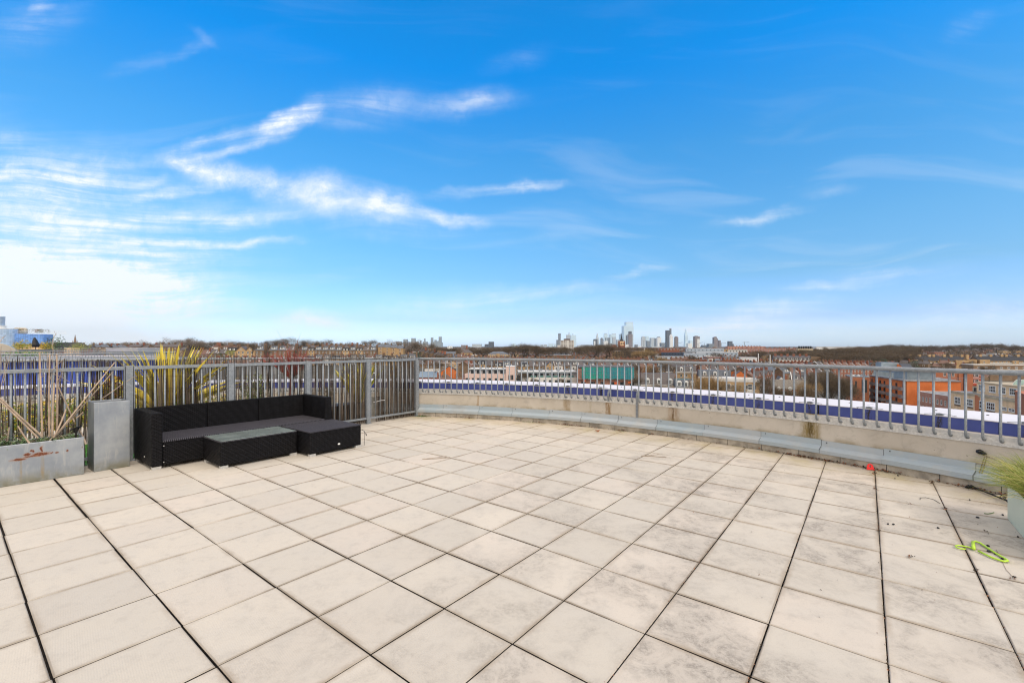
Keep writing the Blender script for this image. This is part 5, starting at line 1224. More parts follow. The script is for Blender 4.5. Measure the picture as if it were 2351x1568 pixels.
    for i, (x0, x1, ye, hh, lab) in enumerate(((1000, 1042, 877, 4.6, 'brown tiled hip roof house, left one of the pair below the orange gable'), (1038, 1070, 876, 4.0, 'brown tiled hip roof house, right one of the pair below the orange gable'))):
        YY = Y+i*9; t, L = building('hip_roof_house', lab, 'house', (X(x0, YY), YY), (X(x1, YY), YY-2), 11, -22, Z(ye, YY), 'brick_brown', 'brown hipped houses'); H = Z(ye, YY)+22
        mb = MB(); hip_roof(mb, 0, L, 0, 11, H, hh, .5); mb.build('roof', M['tile_brown'], t); chimney(t, L*.5, 2.2, H+1, H+hh+.8, 1.4, .7, 'brick_brown', 4); chimney(t, L*.1, 5, H+1, H+hh+.2, .8, 1.4, 'brick_red', 4); grid(t, 1, L-1, 4, (H-2.3,), .9, 1.4)
    Y = 300; t, L = building('white_low_block', 'low white flat roofed block behind the corner post', 'building', (X(975, Y), Y), (X(1008, Y), Y), 10, -22, Z(850, Y), 'render_white'); flatroof(t, L, 10, Z(850, Y)+22)
    Y = 262; t, L = building('tan_workshop', 'tan brick workshop with shed roof just right of the corner post', 'workshop', (X(962, Y), Y), (X(1000, Y), Y+3), 14, -22, Z(866, Y), 'brick_red'); H = Z(866, Y)+22; mb = MB(); mb.prism([(-.3, H), (14, H+2.5), (14, H+2.2), (-.3, H-.3)], -.3, L+.3, 'x'); mb.build('roof', M['metal_blue'], t); grid(t, .5, L-.5, 4, (H-2.2,), 1.2, 1.1)
    Y = 225; t, L = building('shed_roof_house', 'low house with pale sheet roof at the foot of the workshop', 'house', (X(968, Y), Y), (X(990, Y), Y), 9, -22, Z(884, Y), 'brick_brown'); H = Z(884, Y)+22; mb = MB(); hip_roof(mb, 0, L, 0, 9, H, 2.2, .4); mb.build('roof', M['roof_white'], t)
    # slate mansard blocks with white dormers
    for i, (x0, x1, py, Yd, nd, lab, rf) in enumerate(((1473, 1551, 858, 205, 3, 'tall slate roof with three white arched dormers, right of the green net', 'slate'), (1551, 1600, 872, 190, 3, 'low slate mansard with white arched dormers before the bare hedge', 'slate_blue'), (1530, 1600, 841, 270, 3, 'slate roof with arched dormers behind the low mansard', 'slate'), (1605, 1680, 851, 250, 3, 'long slate roof with small dormers behind the yellow brick flats', 'slate_blue'))):
        Y = Yd; zt = Z(py, Y); h = 5.0 if i == 0 else 3.4; t, L = building('dormer_block', lab, 'building', (X(x0, Y), Y), (X(x1, Y), Y+(1 if i else -2)), 12, -22.5, zt-h, 'brick_yellow', 'slate roofed blocks with dormers'); H = zt-h+22.5
        mb = MB(); mb.prism([(-.2, H), (3.4 if i == 0 else 2.0, H+h), (9, H+h), (12.2, H)], -.2, L+.2, 'x'); ro = mb.build('roof', M[rf], t)
        for k in range(nd): dormer(ro, L*(k+.5)/nd*(1 if i else .96)+.2, .25, H+.35, 1.7, 1.9, 2.2, rf, 'frame', True)
        mb = MB(); mb.box(-.4, L+.4, -.35, 0, H-.35, H); mb.box(-.4, L+.4, -.3, .01, H-.9, H-.75); mb.build('gutter', M['frame'], t)
        chimney(t, L*.96, 6, H, H+h+1.2, .8, 1.6, 'brick_brown', 4); chimney(t, L*.04, 6, H, H+h+1.0, .8, 1.6, 'brick_brown', 4); grid(t, 1, L-1, 5, (H-3,), 1.1, 1.7)
        if i == 1: mb = MB(); mb.box(-.2, L+.2, 1.9, 2.3, H+h, H+h+.22); mb.build('ridge_trim', M['teal_glass'], t)
    # yellow brick flats with white parapet
    Y = 172; t, L = building('yellow_brick_flats', 'yellow brick flats with a broad white parapet behind the bare hedge', 'apartment block', (X(1640, Y), Y), (X(1748, Y), Y+1), 14, -22.5, Z(877, Y), 'brick_yellow'); H = Z(877, Y)+22.5; flatroof(t, L, 14, H, 'roof_white', 'render_white', 1.0)
    for k in range(7): win(t, 1.6+k*2.45, H-2.7, 1.1, 1.5, 0); win(t, 1.6+k*2.45, H-5.8, 1.3, 1.9, 0)
    for k in (4.9, 12.4): win(t, k, H-2.9, 1.5, 2.2, -.06, 'wide'); mb = MB(); mb.box(k-1.2, k+1.2, -.25, .02, H-4.0, H-3.0); mb.build('white_bay', M['render_white'], t)
    mb = MB(); mb.box(L*.2, L*.55, 5, 9, H+.06, H+1.4); mb.build('roof_room', M['roof_white'], t)
    # long red hall with slate roof
    Y = 262; t, L = building('red_hall', 'long red brick hall with arched windows and slate roof with skylights', 'hall', (X(1712, Y), Y-6), (X(1792, Y+14), Y+14), 13, -22.5, Z(854, Y), 'brick_orange'); H = Z(854, Y)+22.5
    mb = MB(); gable_roof(mb, 0, L, 0, 13, H+.1, 3.0, 'x', .5); mb.build('roof', M['slate_blue'], t); grid(t, 1, L-1, 7, (H-3.6,), 1.2, 2.4, style='bare'); mb = MB(); mb.box(-.2, L+.2, -.6, -.01, H-.6, H-.1); mb.build('fascia', M['dark_navy'], t)
    for k in range(6):
        mb = MB(); x = 2+k*3.4; mb.add([(x, 2.3, H+1.33), (x+1, 2.3, H+1.33), (x+1, 3.9, H+2.06), (x, 3.9, H+2.06)], [(0, 1, 2, 3)]); mb.build('skylight', M['frame'], t)
    chimney(t, -1.2, 3, H-3, H+3.4, 1.2, 1.2, 'brick_red', 4)
    Y = 232; t, L = building('red_gable_block', 'red brick gable wall with chimneys left of the red hall', 'house', (X(1685, Y), Y), (X(1716, Y), Y), 9, -22.5, Z(864, Y), 'brick_orange'); H = Z(864, Y)+22.5; mb = MB(); mb.prism([(0, H), (L, H), (L*.5, H+2.5)], 0, 9); mb.build('gable', M['brick_orange'], t); mb = MB(); gable_roof(mb, 0, L, .1, 9, H+.12, 2.5, 'y', .1); mb.build('roof', M['tile_brown'], t); chimney(t, .6, 1, H, H+2.6, 1.1, .7, 'brick_red', 3); chimney(t, L-.6, 1, H, H+2.6, 1.1, .7, 'brick_red', 3)
    # white triangular gable and long tiled hall
    Y = 190; t, L = building('white_gable_house', 'house with a plain white triangular gable', 'house', (X(1779, Y), Y), (X(1809, Y), Y), 10, -22.5, Z(880, Y), 'render_white'); H = Z(880, Y)+22.5; mb = MB(); mb.prism([(0, H), (L, H), (L*.5, H+2.6)], 0, 10); mb.build('gable', M['render_white'], t); mb = MB(); gable_roof(mb, 0, L, .12, 10, H+.1, 2.55, 'y', .1); mb.build('roof', M['slate'], t); chimney(t, .2, 4, H, H+3.4, .9, 1.4, 'brick_red', 4); chimney(t, L-.2, 4, H, H+3.4, .9, 1.4, 'brick_red', 4)
    Y = 172; t, L = building('tiled_hall', 'long grey tiled hall with semicircular dormers before the bare trees', 'hall', (X(1771, Y), Y), (X(1860, Y+3), Y+3), 11, -23, Z(893, Y), 'brick_pinkish'); H = Z(893, Y)+23; mb = MB(); gable_roof(mb, 0, L, 0, 11, H+.1, 3.0, 'x', .5); ro = mb.build('roof', M['tile_moss_grey'], t)
    for k in range(4): mb = MB(); mb.lathe([(.7, 0), (.7, .4)], (0, 0, 0), 14); o = mb.build('dormer', M['frame'], ro); o.location = (2.5+k*3.8, .05, H-.05); o.rotation_euler = (rad(90), 0, 0)
    grid(t, 1, L-1, 7, (H-2.6,), .9, 1.5)
    for i, (x0, lab) in enumerate(((1818, 'small slate house with white dormer, left of the three behind the white gable'), (1838, 'small slate house with white dormer, middle of the three behind the white gable'), (1858, 'small slate house with white dormer, right of the three behind the white gable'))):
        Y = 215; t, L = building('dormer_house', lab, 'house', (X(x0, Y), Y+i), (X(x0+21, Y), Y+i), 9, -22.5, Z(874, Y), 'brick_brown', 'small slate houses behind the white gable'); H = Z(874, Y)+22.5; mb = MB(); gable_roof(mb, 0, L, 0, 9, H, 3.6, 'x'); ro = mb.build('roof', M['slate'], t); dormer(ro, L*.5, .9, H+.5, 1.5, 1.4, 2.3, 'slate_blue', 'frame'); mb = MB(); mb.prism([(0, H), (4.5, H+3.9), (4.5, H+3.5), (.3, H-.2)], -.15, .15, 'x'); mb.build('white_verge', M['frame'], t); chimney(t, L, 4.5, H, H+4.6, .7, 1.5, 'brick_red', 4)
    # white villa, long red terrace
    Y = 285; t, L = building('white_villa', 'cream villa with slate mansard below the handrail, beside the long red flats', 'house', (X(1881, Y), Y), (X(1911, Y), Y), 10, -22.5, Z(858, Y), 'render_white'); H = Z(858, Y)+22.5; mb = MB(); hip_roof(mb, 0, L, 0, 10, H, 3.2); mb.build('roof', M['slate_blue'], t); grid(t, .4, L-.4, 3, (H-2.4, H-5.4), 1.2, 1.6)
    Y = 300; t, L = building('red_mansion_flats', 'long dark red brick flats with many white windows behind the railing', 'apartment block', (X(1912, Y), Y), (X(1998, Y+10), Y+10), 12, -22.5, Z(847, Y), 'brick_red'); H = Z(847, Y)+22.5; flatroof(t, L, 12, H, 'roof_flat', 'brick_red', .5); grid(t, .6, L-.6, 11, (H-2.4, H-5.2, H-8), 1.1, 1.5)
    for k in range(5): chimney(t, 2+k*L/5, 6, H, H+1.8, 1.6, .6, 'brick_red', 5)
    for k in range(4): mb = MB(); mb.box(4+k*6, 7+k*6, 3, 6, H+.1, H+1.1); mb.build('roof_room', M['roof_white'], t)
    # terracotta library block
    Y = 178; t, L = building('terracotta_block', 'flat roofed terracotta block with tall narrow windows behind bare bushes', 'building', (X(1951, Y), Y), (X(1996, Y+6), Y+6), 12, -23, Z(867, Y), 'brick_terra'); H = Z(867, Y)+23; flatroof(t, L, 12, H, 'roof_flat', 'metal_blue', .35)
    for x in (2.0, 4.4): win(t, x, H-4.2, .6, 2.6, 0, 'bare')
    win(t, L-1.6, H-6, 1.7, 5.0, 0, 'bare')
    for k in range(3): mb = MB(); mb.lathe([(.5, H+.1), (.5, H+.45), (.3, H+.7)], (1.5+k*1.7, 3, 0), 10); mb.build('roof_vent', M['roof_white'], t)
    # the big orange block with balconies
    t, L = building('orange_flats', 'big bright orange brick flats with rows of grey balconies', 'apartment block', (151, 190), (140.9, 160.8), 15, -25, -11, None); H = 14.0
    fl = L
    # local frame: front runs toward the camera; the second long face turns right at the corner
    rot = t.rotation_euler.z; c2 = Vector((157.6, 158.2)); v = c2-Vector((140.9, 160.8)); lv = Vector((v.x*math.cos(-rot)-v.y*math.sin(-rot), v.x*math.sin(-rot)+v.y*math.cos(-rot)))
    corner = Vector((L, 0)); far = corner+lv; far2 = far+Vector((-30, 6)); b0 = Vector((0, 16))
    mb = MB(); poly = [(0, 0), (corner.x, corner.y), (far.x, far.y), (far.x-26, far.y+3), (b0.x, b0.y)]; mb.prism(poly, 0, H, 'z'); mb.build('wall', M['brick_orange'], t)
    mb = MB(); mb.prism([(p[0]*1.0+(-.3 if i in (0, 4) else .3), p[1]+(-.4 if i < 2 else .0)) for i, p in enumerate(poly)], H+.01, H+.35, 'z'); mb.build('roof_edge', M['roof_flat'], t)
    mb = MB(); mb.prism([(.5, 1.0), (L*.62, 1.0), (L*.80, 2.6), (L*.80, 11), (.5, 12)], H+.36, H+3.3, 'z'); ph = mb.build('penthouse', M['metal_blue'], t)
    for i in range(17): win(ph, 1.4+i*1.05, H+.55, .92, 1.8, .97, 'white', dark='teal_glass')
    mb = MB(); mb.prism([(0, .6), (L*.64, .6), (L*.83, 2.2), (L*.83, 11.6), (0, 12.4)], H+3.31, H+3.6, 'z'); mb.build('penthouse_roof', M['roof_white'], t)
    mb = MB(); mb.box(-3, 2.5, 3, 9, H+3.6, H+5.8); mb.build('plant_room', M['metal_blue'], t)
    mb = MB(); mb.prism([(3.2, H+3.6), (9.5, H+3.6), (5.6, H+5.2), (3.2, H+5.2)], 8, 11, 'y'); mb.build('stair_head', M['brick_orange'], t)
    mb = MB(); mb.bar((9.9, 7.9, H+3.5), (5.4, 7.9, H+5.4), .2, .2); mb.bar((9.9, 9.5, H+3.55), (5.4, 9.5, H+5.45), 3.2, .12); mb.build('stair_roof', M['frame_dark'], t)
    xs = [2.0, 5.6, 9.6, 13.4, 19.0, 23.2, 28.6]
    for zi, z in enumerate((H-3.3, H-6.1, H-8.9, H-11.7)):
        for x in xs:
            win(t, x, z, 1.5, 2.2, 0, 'bare'); b = MB(); b.box(x-1.1, x+1.1, -1.25, -.02, z-.15, z-.05); ob = b.build('balcony', M['metal_blue'], t)
            b = MB()
            for k in range(9): b.box(x-1.08+k*.265, x-1.04+k*.265, -1.24, -1.20, z-.05, z+.95)
            b.box(x-1.1, x+1.1, -1.25, -1.19, z+.92, z+1.0)
            for sx in (-1.1, 1.04): b.box(x+sx, x+sx+.06, -1.2, -.02, z-.05, z+.98)
            b.build('balustrade', M['balcony_rail'], ob)
    mb = MB()
    for i in range(40):
        f = i/40; p = Vector((L*.80, 1.2)).lerp(Vector((far.x, far.y+.8)), f); mb.box(p.x-.02, p.x+.02, p.y-.02, p.y+.02, H+.36, H+1.4)
    p = Vector((L*.80, 1.2)); q = Vector((far.x, far.y+.8)); mb.bar((p.x, p.y, H+1.4), (q.x, q.y, H+1.4), .06, .06); mb.build('terrace_railing', M['galv'], t)
    # red block behind and striped red-white block
    Y = 185; t, L = building('dark_orange_block', 'orange brick block with white sash windows rising behind the big orange flats', 'building', (X(2100, Y), Y), (X(2206, Y), Y-5), 12, -25, Z(848, Y), 'brick_terra'); H = Z(848, Y)+25; flatroof(t, L, 12, H, 'roof_flat', 'roof_white', .15); grid(t, 8.5, 12.2, 3, (H-2.6,), .8, 1.4)
    for x in (13, 14.6): mb = MB(); mb.tube([(x, -.12, 0), (x, -.12, H+.5)], .1, 6); mb.build('downpipe', M['black'], t)
    Y = 215; t, L = building('striped_house', 'red brick house with white stone stripes behind the beige college', 'house', (X(2205, Y), Y), (X(2253, Y), Y), 10, -25, Z(851, Y), 'striped'); H = Z(851, Y)+25; flatroof(t, L, 10, H, 'slate', 'render_white', .4); grid(t, .8, L-.8, 4, (H-2.8, H-5.8), 1.2, 1.7); mb = MB(); mb.box(1, L, -3.5, -.5, H-6.6, H-5.9); mb.build('red_porch_roof', M['tile_red'], t)
    # pinkish block
    t, L = building('pink_brick_block', 'pinkish brick block with rows of small white windows', 'building', (140, 155.7), (135.3, 138.5), 12, -26, -14, 'brick_pinkish'); H = 12; flatroof(t, L, 12, H, 'roof_flat', 'frame', .12); grid(t, .5, L-.3, 9, (H-3.1, H-6.1, H-9.1), .8, 1.55)
    # beige college
    t, L = building('beige_college', 'stepped beige concrete college with wide white windows', 'building', (129.5+3.5, 133+3.5), (125.5, 111.9), 12, -28, -12, 'concrete_beige'); H = 16
    k0 = L*.28
    mb = MB(); mb.box(k0, L-1.0, 2.2, 12, H+.05, H+3.2); mb.build('upper_storey', M['concrete_beige'], t); mb = MB(); mb.box(-.1, L+.1, -.15, .0, H-.5, H+.12); mb.box(k0-.1, L-.9, 2.05, 12.1, H+3.2, H+3.4); mb.build('cornice', M['concrete_beige2'], t)
    mb = MB(); mb.box(0, L, 0, 12, H, H+.04); mb.build('roof', M['roof_flat'], t)
    mb = MB(); mb.box(k0-3.2, k0-.6, 3.0, 7, H+.05, H+1.8); mb.build('roof_room', M['concrete_beige2'], t); win(t, k0-1.8, H+.5, 1.4, 1.0, 2.96, 'bare')
    for i, x in enumerate((k0+2.2, k0+6.2, k0+9.8, k0+13.6)): win(t, x, H+.9, 2.5, 1.8, 2.17, 'wide')
    for z in (H-3.6, H-7.2, H-10.8):
        for x, w_ in ((3.0, 2.7), (8.0, 3.6), (12.3, 3.2), (16.6, 3.2)):
            win(t, x, z, w_, 2.1, 0, 'wide'); mb = MB(); mb.box(x-w_/2, x+w_/2, -.06, .0, z-.6, z-.12); mb.build('brick_apron', M['brick_brown'], t)
        for x in (L-4.4, L-1.8): win(t, x, z+.6, 2.0, .85, 0, 'white')
    # green roof curve and red block at the edge
    p = at(2330, 872, 118); t = thing('green_glass_roof', 'sloping green glass roof above brick at the right picture edge', 'building', (p.x, p.y, -12)); mb = MB()
    for i in range(7):
        a, b = i/7, (i+1)/7; f = lambda s: (-2.2+3.0*s, 4.8*math.sin(s*math.pi*.5)); (x0, z0), (x1, z1) = f(a), f(b); mb.add([(x0, 0, z0), (x0+7, -4, z0), (x1+7, -4, z1), (x1, 0, z1)], [(0, 1, 2, 3)])
    mb.build('glass_roof', M['green_glass'], t); mb = MB()
    for k in range(9):
        for i in range(7):
            a, b = i/7, (i+1)/7; (x0, z0), (x1, z1) = f(a), f(b); mb.bar((x0+k*.85, -k*.49-.03, z0+.05), (x1+k*.85, -k*.49-.03, z1+.05), .07, .07)
    mb.build('ribs', M['roof_white'], t); mb = MB(); mb.box(-2.3, 9, -1, 8, -12, -.1); mb.build('wall', M['brick_terra'], t); mb = MB(); mb.box(-1.5, .6, -1.08, -1, -1.6, -.8); mb.build('window', M['frame'], t)
    p = at(2335, 905, 100); mb = MB(); mb.box(0, 9, -3, 8, -14, 0); mb.box(-.1, 9.1, -3.1, 8.1, 0, .2); o = mb.build('red_corner_block', M['brick_terra']); o.location = (p.x+1.2, p.y, p.z); o.rotation_euler = (0, 0, rad(-40)); tag(o, 'plain terracotta brick block at the right picture edge', 'building')
    # yellow brick estate with black roofs
    for i, (x0, x1, Yd, lab) in enumerate(((2084, 2240, 440, 'long yellow brick estate block with black roof, left of two'), (2247, 2420, 430, 'long yellow brick estate block with black roof, right of two'))):
        Y = Yd; t, L = building('estate_block', lab, 'apartment block', (X(x0, Y), Y), (X(x1, Y-12), Y-12), 13, -23.5, Z(828, Y), 'brick_yellow', 'yellow brick estate blocks'); H = Z(828, Y)+23.5
        mb = MB(); gable_roof(mb, 8 if i == 0 else 0, L-6, .5, 12.5, H, 4.4, 'x', .8); mb.build('roof', M['slate_black'], t)
        xs = (.5, L*.15, L*.30, L*.36, L*.52, L*.62, L*.78, L*.86)
        for x in xs: mb = MB(); mb.box(x+4, x+6, 5.5, 7.5, H+1.5, H+6.0); mb.build('chimney', M['brick_yellow'], t)
        for x, wd, hh in ((0, 8, 1.0), (L*.44, 5, .2), (L*.70, 14, .8), (L-6, 6, 1.5)): mb = MB(); mb.box(x, x+wd, -1.6, 3, 0, H+hh); mb.build('stair_bay', M['brick_yellow'], t); win(t, x+wd*.4, H-2.0, 1.1, 1.5, -1.62); win(t, x+wd*.4, H-5.4, 1.1, 1.5, -1.62)
        for z in (H-.6, H-3.4, H-6.2):
            mb = MB(); mb.box(8, L-6, -1.2, -1.1, z-1.9, z-1.3); mb.box(8, L-6, -1.2, -.01, z-2.0, z-1.9); mb.build('balcony_band', M['render_white'], t)
            for k in range(13): win(t, 9+k*(L-16)/13, z-1.2, 1.3, 1.1, 0)
    t, L = building('flat_estate_block', 'low dark block with white bands at the right edge below the estate', 'building', (X(2235, 330), 330), (X(2400, 320), 320), 12, -24, Z(838, 330), 'brick_brown'); H = Z(838, 330)+24; flatroof(t, L, 12, H, 'roof_flat', 'render_white', .5); grid(t, 1, L-1, 9, (H-2.5, H-5.4), 1.4, 1.4); mb = MB(); mb.box(0, L, -.9, -.02, H-3.4, H-2.9); mb.build('balcony_band', M['render_white'], t)
    # cream mansion row with shop fronts
    Y = 430; t, L = building('cream_mansions', 'cream and slate mansion row with many red chimneys just above the handrail', 'mansion row', (X(1776, Y), Y), (X(1862, Y), Y), 13, -22, Z(827, Y), 'render_white'); H = Z(827, Y)+22
    mb = MB(); mb.prism([(0, H), (1.2, H+2.6), (6.5, H+4.4), (12, H+2.6), (13, H)], 0, L, 'x'); ro = mb.build('roof', M['slate'], t)
    for k in range(6): chimney(t, 2+k*L/6, 5, H+2, H+5.8, 2.0, 1.0, 'brick_red', 5)
    for k in range(9): dormer(ro, 2+k*L/9, .2, H+.2, 1.6, 2.0, 1.8, 'slate', 'render_white')
    mb = MB(); mb.box(0, L, -.15, -.01, H-2.6, H-1.0); mb.build('red_band', M['brick_red'], t); grid(t, .5, L-.5, 14, (H-2.6,), 1.3, 1.6, yv=-.16)
    mb = MB(); mb.prism([(L, 0), (L+9, 0), (L+7.5, H+3.4), (L, H+3.9)], 0, 12, 'y'); mb.build('end_wall', M['brick_brown'], t)
    # slate roofed hall, yellow villa, long yellow block (middle left)
    Y = 520; t, L = building('blue_slate_hall', 'long hall with plain blue slate roof above the corner post', 'hall', (X(1000, Y), Y), (X(1046, Y), Y), 14, -18, Z(821, Y), 'brick_brown'); H = Z(821, Y)+18; mb = MB(); gable_roof(mb, 0, L, 0, 14, H, 7, 'x'); mb.build('roof', M['slate_blue2'], t); mb = MB(); mb.prism([(0, H), (14, H), (7, H+7.6)], L, L+.6, 'x'); mb.build('gable', M['brick_brown'], t)
    Y = 500; t, L = building('yellow_villa', 'tall yellow brick villa with hipped slate roof and white windows', 'house', (X(1058, Y), Y), (X(1083, Y), Y), 12, -19, Z(810, Y), 'brick_yellow'); H = Z(810, Y)+19; mb = MB(); hip_roof(mb, 0, L, 0, 12, H, 4.5); mb.build('roof', M['slate'], t); grid(t, .8, L-.8, 3, (H-3.2, H-7.2), 1.3, 2.2); chimney(t, L*.5, 6, H+3, H+7.5, 1.6, 1, 'brick_red', 4); mb = MB(); mb.box(L, L+5.5, 1, 10, 0, H-3); mb.build('side_wing', M['brick_yellow'], t); mb = MB(); mb.box(L, L+5.7, .8, 10.2, H-3, H-2.4); mb.build('wing_parapet', M['render_white'], t)
    Y = 560; t, L = building('long_yellow_block', 'long low yellow brick block with hipped slate roof and central gable', 'building', (X(1120, Y), Y), (X(1167, Y), Y), 13, -20, Z(813, Y), 'brick_yellow'); H = Z(813, Y)+20; mb = MB(); hip_roof(mb, 0, L, 0, 13, H, 3.2); mb.build('roof', M['slate_blue2'], t); grid(t, .8, L-.8, 9, (H-2.8, H-6.2), 1.2, 1.7); mb = MB(); mb.box(L*.42, L*.58, -1.5, 1, 0, H+.5); mb.build('porch', M['brick_yellow'], t)
    for k in range(3): mb = MB(); mb.box(-.05, L+.05, -.06, -.01, H-.9-k*3.0, H-.6-k*3.0); mb.build('brick_band', M['render_white'], t)
    Y = 540; t, L = building('dark_modern_block', 'dark brick block with white window bands left of the blue slate hall', 'building', (X(946, Y), Y), (X(990, Y), Y), 12, -17, Z(808, Y), 'brick_brown'); H = Z(808, Y)+17; flatroof(t, L, 12, H, 'roof_flat', 'render_white', .4); grid(t, .5, L-9, 8, (H-3.4,), .9, 2.6)
    # white balcony tower block, brown
    Y = 1100; t, L = building('balcony_tower', 'white high-rise block with brown balconies and rooftop box', 'tower block', (X(1287.6, Y), Y), (X(1318, Y), Y), 22, -18, Z(781, Y), 'render_white'); H = Z(781, Y)+18
    for z in range(9):
        for k in range(5): mb = MB(); x = .8+k*6.3; mb.box(x, x+(4.4 if k != 2 else 1.5), -.5, -.02, H-2.2-z*3.1, H-1.1-z*3.1); mb.build('balcony', M['brown_dark'], t)
    mb = MB(); mb.box(9, 23, 5, 17, H, H+3.6); mb.build('roof_room', M['brown_dark'], t)
    mb = MB(); mb.box(-7.5, -.2, 2, 20, 0, H-12); mb.build('side_wing', M['render_white'], t)
    # church tower
    Y = 900; p = at(1428.5, 795, Y); t = thing('church_tower', 'red brick church tower with black pyramid spire and pale belfry', 'church', (p.x, Y, -16)); k = Y/F
    mb = MB(); mb.box(-5.6, 5.6, 0, 11, 0, 19); mb.build('tower_base', M['brick_red'], t)
    mb = MB(); mb.box(-4.8, 4.8, .6, 10.4, 19, 27.5); mb.build('belfry', M['concrete_beige'], t)
    for x in (-1.9, 1.9): mb = MB(); mb.box(x-.9, x+.9, .4, .62, 20.5, 24.5); mb.lathe([(.9, 0), (.9, .2)], (0, 0, 0), 10); mb.v[-20:] = [(a+x, .4+z, 24.5+b) for a, b, z in mb.v[-20:]]; mb.build('bell_opening', M['black'], t)
    for x in (-5, 5):
        for y in (.6, 10.4): mb = MB(); mb.lathe([(1.2, 19), (1.2, 25.5), (.1, 30)], (x, y, 0), 8); mb.build('corner_turret', M['brick_red'], t)
    mb = MB(); mb.lathe([(4.7, 27.5), (1.6, 33), (.1, 44)], (0, 5.5, 0), 8); mb.build('spire', M['slate_black'], t)
    mb = MB(); mb.prism([(-24, 0), (-24, 13), (-13, 21), (-4, 13), (-4, 0)], 4, 26, 'y'); mb.build('nave', M['brick_red'], t)
    # grey mansard complex in the middle distance
    Y = 560; 
    for i, (x0, x1, py, hh, Yd, lab, w_) in enumerate(((1502, 1637, 819, 3.6, 520, 'long grey mansard building with cream centre, nearest of three', 'render_white'), (1571, 1621, 811.5, 5.0, 545, 'short tall grey mansard block between longer ones', 'render_white'), (1600, 1695, 808.5, 5.0, 600, 'grey mansard building with black oval windows, second of three', 'concrete_grey'), (1519, 1590, 803, 4.0, 650, 'dark blue flat office range left of the grey mansards', 'dark_navy'), (1575, 1662, 800, 5.0, 660, 'grey mansard building, farthest of three', 'concrete_grey'))):
        Y = Yd; zt = Z(py, Y); t, L = building('mansard_block', lab, 'building', (X(x0, Y), Y), (X(x1, Y), Y), 14, -22, zt-hh, w_, 'grey mansard blocks'); H = zt-hh+22
        if i != 3:
            mb = MB(); mb.prism([(-.3, H), (1.3, H+hh), (12.7, H+hh), (14.3, H)], 0, L, 'x'); mb.build('roof', M['mansard_grey'], t); n_ = max(4, int(L/5))
            for k in range(n_): win(t, (k+.5)*L/n_, H+.7, 1.5, 2.2, .25, 'bare')
            mb = MB(); mb.box(0, L, 1.2, 12.8, H+hh+.01, H+hh+.25); mb.build('roof_top', M['roof_white'], t)
            for k in range(n_): win(t, (k+.5)*L/n_, H-2.8, 1.5, 2.2, 0, 'bare')
        else: grid(t, 1, L-1, 10, (H-2.6,), 2.2, 1.2, style='bare')
    # other mid-distance blocks
    for nm, lab, x0, x1, py, Y, wall, n_, zs in (
        ('white_grid_block', 'white grid fronted block with black openings on the right horizon', 1653, 1716, 803, 900, 'render_white', 9, (4, 8, 12)),
        ('tan_arcade_block', 'tan block with arches left of the white grid block', 1622, 1672, 802, 850, 'brick_yellow', 7, (4, 8)),
        ('red_mansions', 'long red and white mansion terrace on the right horizon', 1700, 1832, 800, 980, 'striped', 22, (3.5, 7.5, 11.5)),
        ('pink_mansions', 'pink brick mansion block with long dark roof above the red mansions', 1671, 1757, 795.5, 1400, 'brick_pinkish', 12, (4, 8)),
        ('red_low_range', 'low red range behind the dark blue office range', 1500, 1560, 799, 820, 'brick_red', 8, (3,)),
        ('white_bus_depot', 'flat white roofed depot with long white wall before the far trees', 1810, 1850, 807, 700, 'roof_white', 4, (3,)),
        ('pitched_white_hall', 'white pitched roof hall before the water tank frame', 1700, 1738, 822, 430, 'roof_white', 4, (4,)),
        ('red_corner_house', 'dark red brick house next to the white pitched hall', 1661, 1686, 820, 400, 'brick_red', 3, (2, 5)),
        ('white_slab_block', 'white slab block among the trees below the pale distant cluster', 1114-42, 1114-8, 800, 1300, 'render_white', 8, (3, 7)),
        ('yellow_stock_flats', 'yellow brick flats with bare trees below the church tower', 1405, 1450, 806, 640, 'brick_yellow', 7, (2.5, 6)),
        ('long_white_roof', 'very long pale flat roof on the right horizon', 1874, 1970, 796.6, 1500, 'roof_white', 6, ()),
        ('white_low_sheds', 'low white sheds left of the park trees', 1850, 1882, 803, 900, 'render_white', 5, (2,)),
        ('tan_slab', 'tan slab block left of the park in the terrace gap', 1452, 1478, 806, 640, 'brick_yellow', 5, (2.5, 6)),
        ('pale_office', 'pale glass office beside the church nave', 1376, 1402, 796.5, 1500, 'concrete_grey', 6, (3, 7))):
        t, L = building(nm, lab, 'building', (X(x0, Y), Y), (X(x1, Y), Y), 16, -20, Z(py, Y), wall); H = Z(py, Y)+20
        for z in zs: grid(t, .5, L-.5, n_, (H-z,), min(2.4, L/n_*.5), 1.9, style='white' if wall in ('brick_red', 'striped') else 'bare')
        mb = MB(); mb.box(-.2, L+.2, -.2, 16.2, H, H+.5); mb.build('roof', M['roof_flat' if wall != 'roof_white' else 'roof_white'], t)
        if nm in ('red_mansions', 'pink_mansions'):
            for k in range(int(L/9)): chimney(t, 4+k*9, 6, H, H+3, 2.5, 1.2, 'brick_red', 4)
    # chimney frame (water tank) and white flagpoles
    Y = 620; p = at(1849, 798, Y); t = thing('chimney_frame', 'pale four legged frame topped by a row of black chimneys', 'chimney stack', (p.x, Y, p.z-24)); 
    for x in (-9, -3, 3, 9): mb = MB(); mb.box(x-.9, x+.9, 0, 2, 0, 20); mb.build('leg', M['concrete_beige2'], t)
    mb = MB(); mb.box(-10.5, 10.5, -.5, 3, 20, 22.5); mb.box(-9, 9, 1.5, 2, 0, 20); mb.build('slab', M['concrete_beige2'], t)
    for x in range(6): mb = MB(); mb.lathe([(.9, 22.5), (1.1, 26)], (-8+x*3.2, 1, 0), 8); mb.build('flue', M['black'], t)
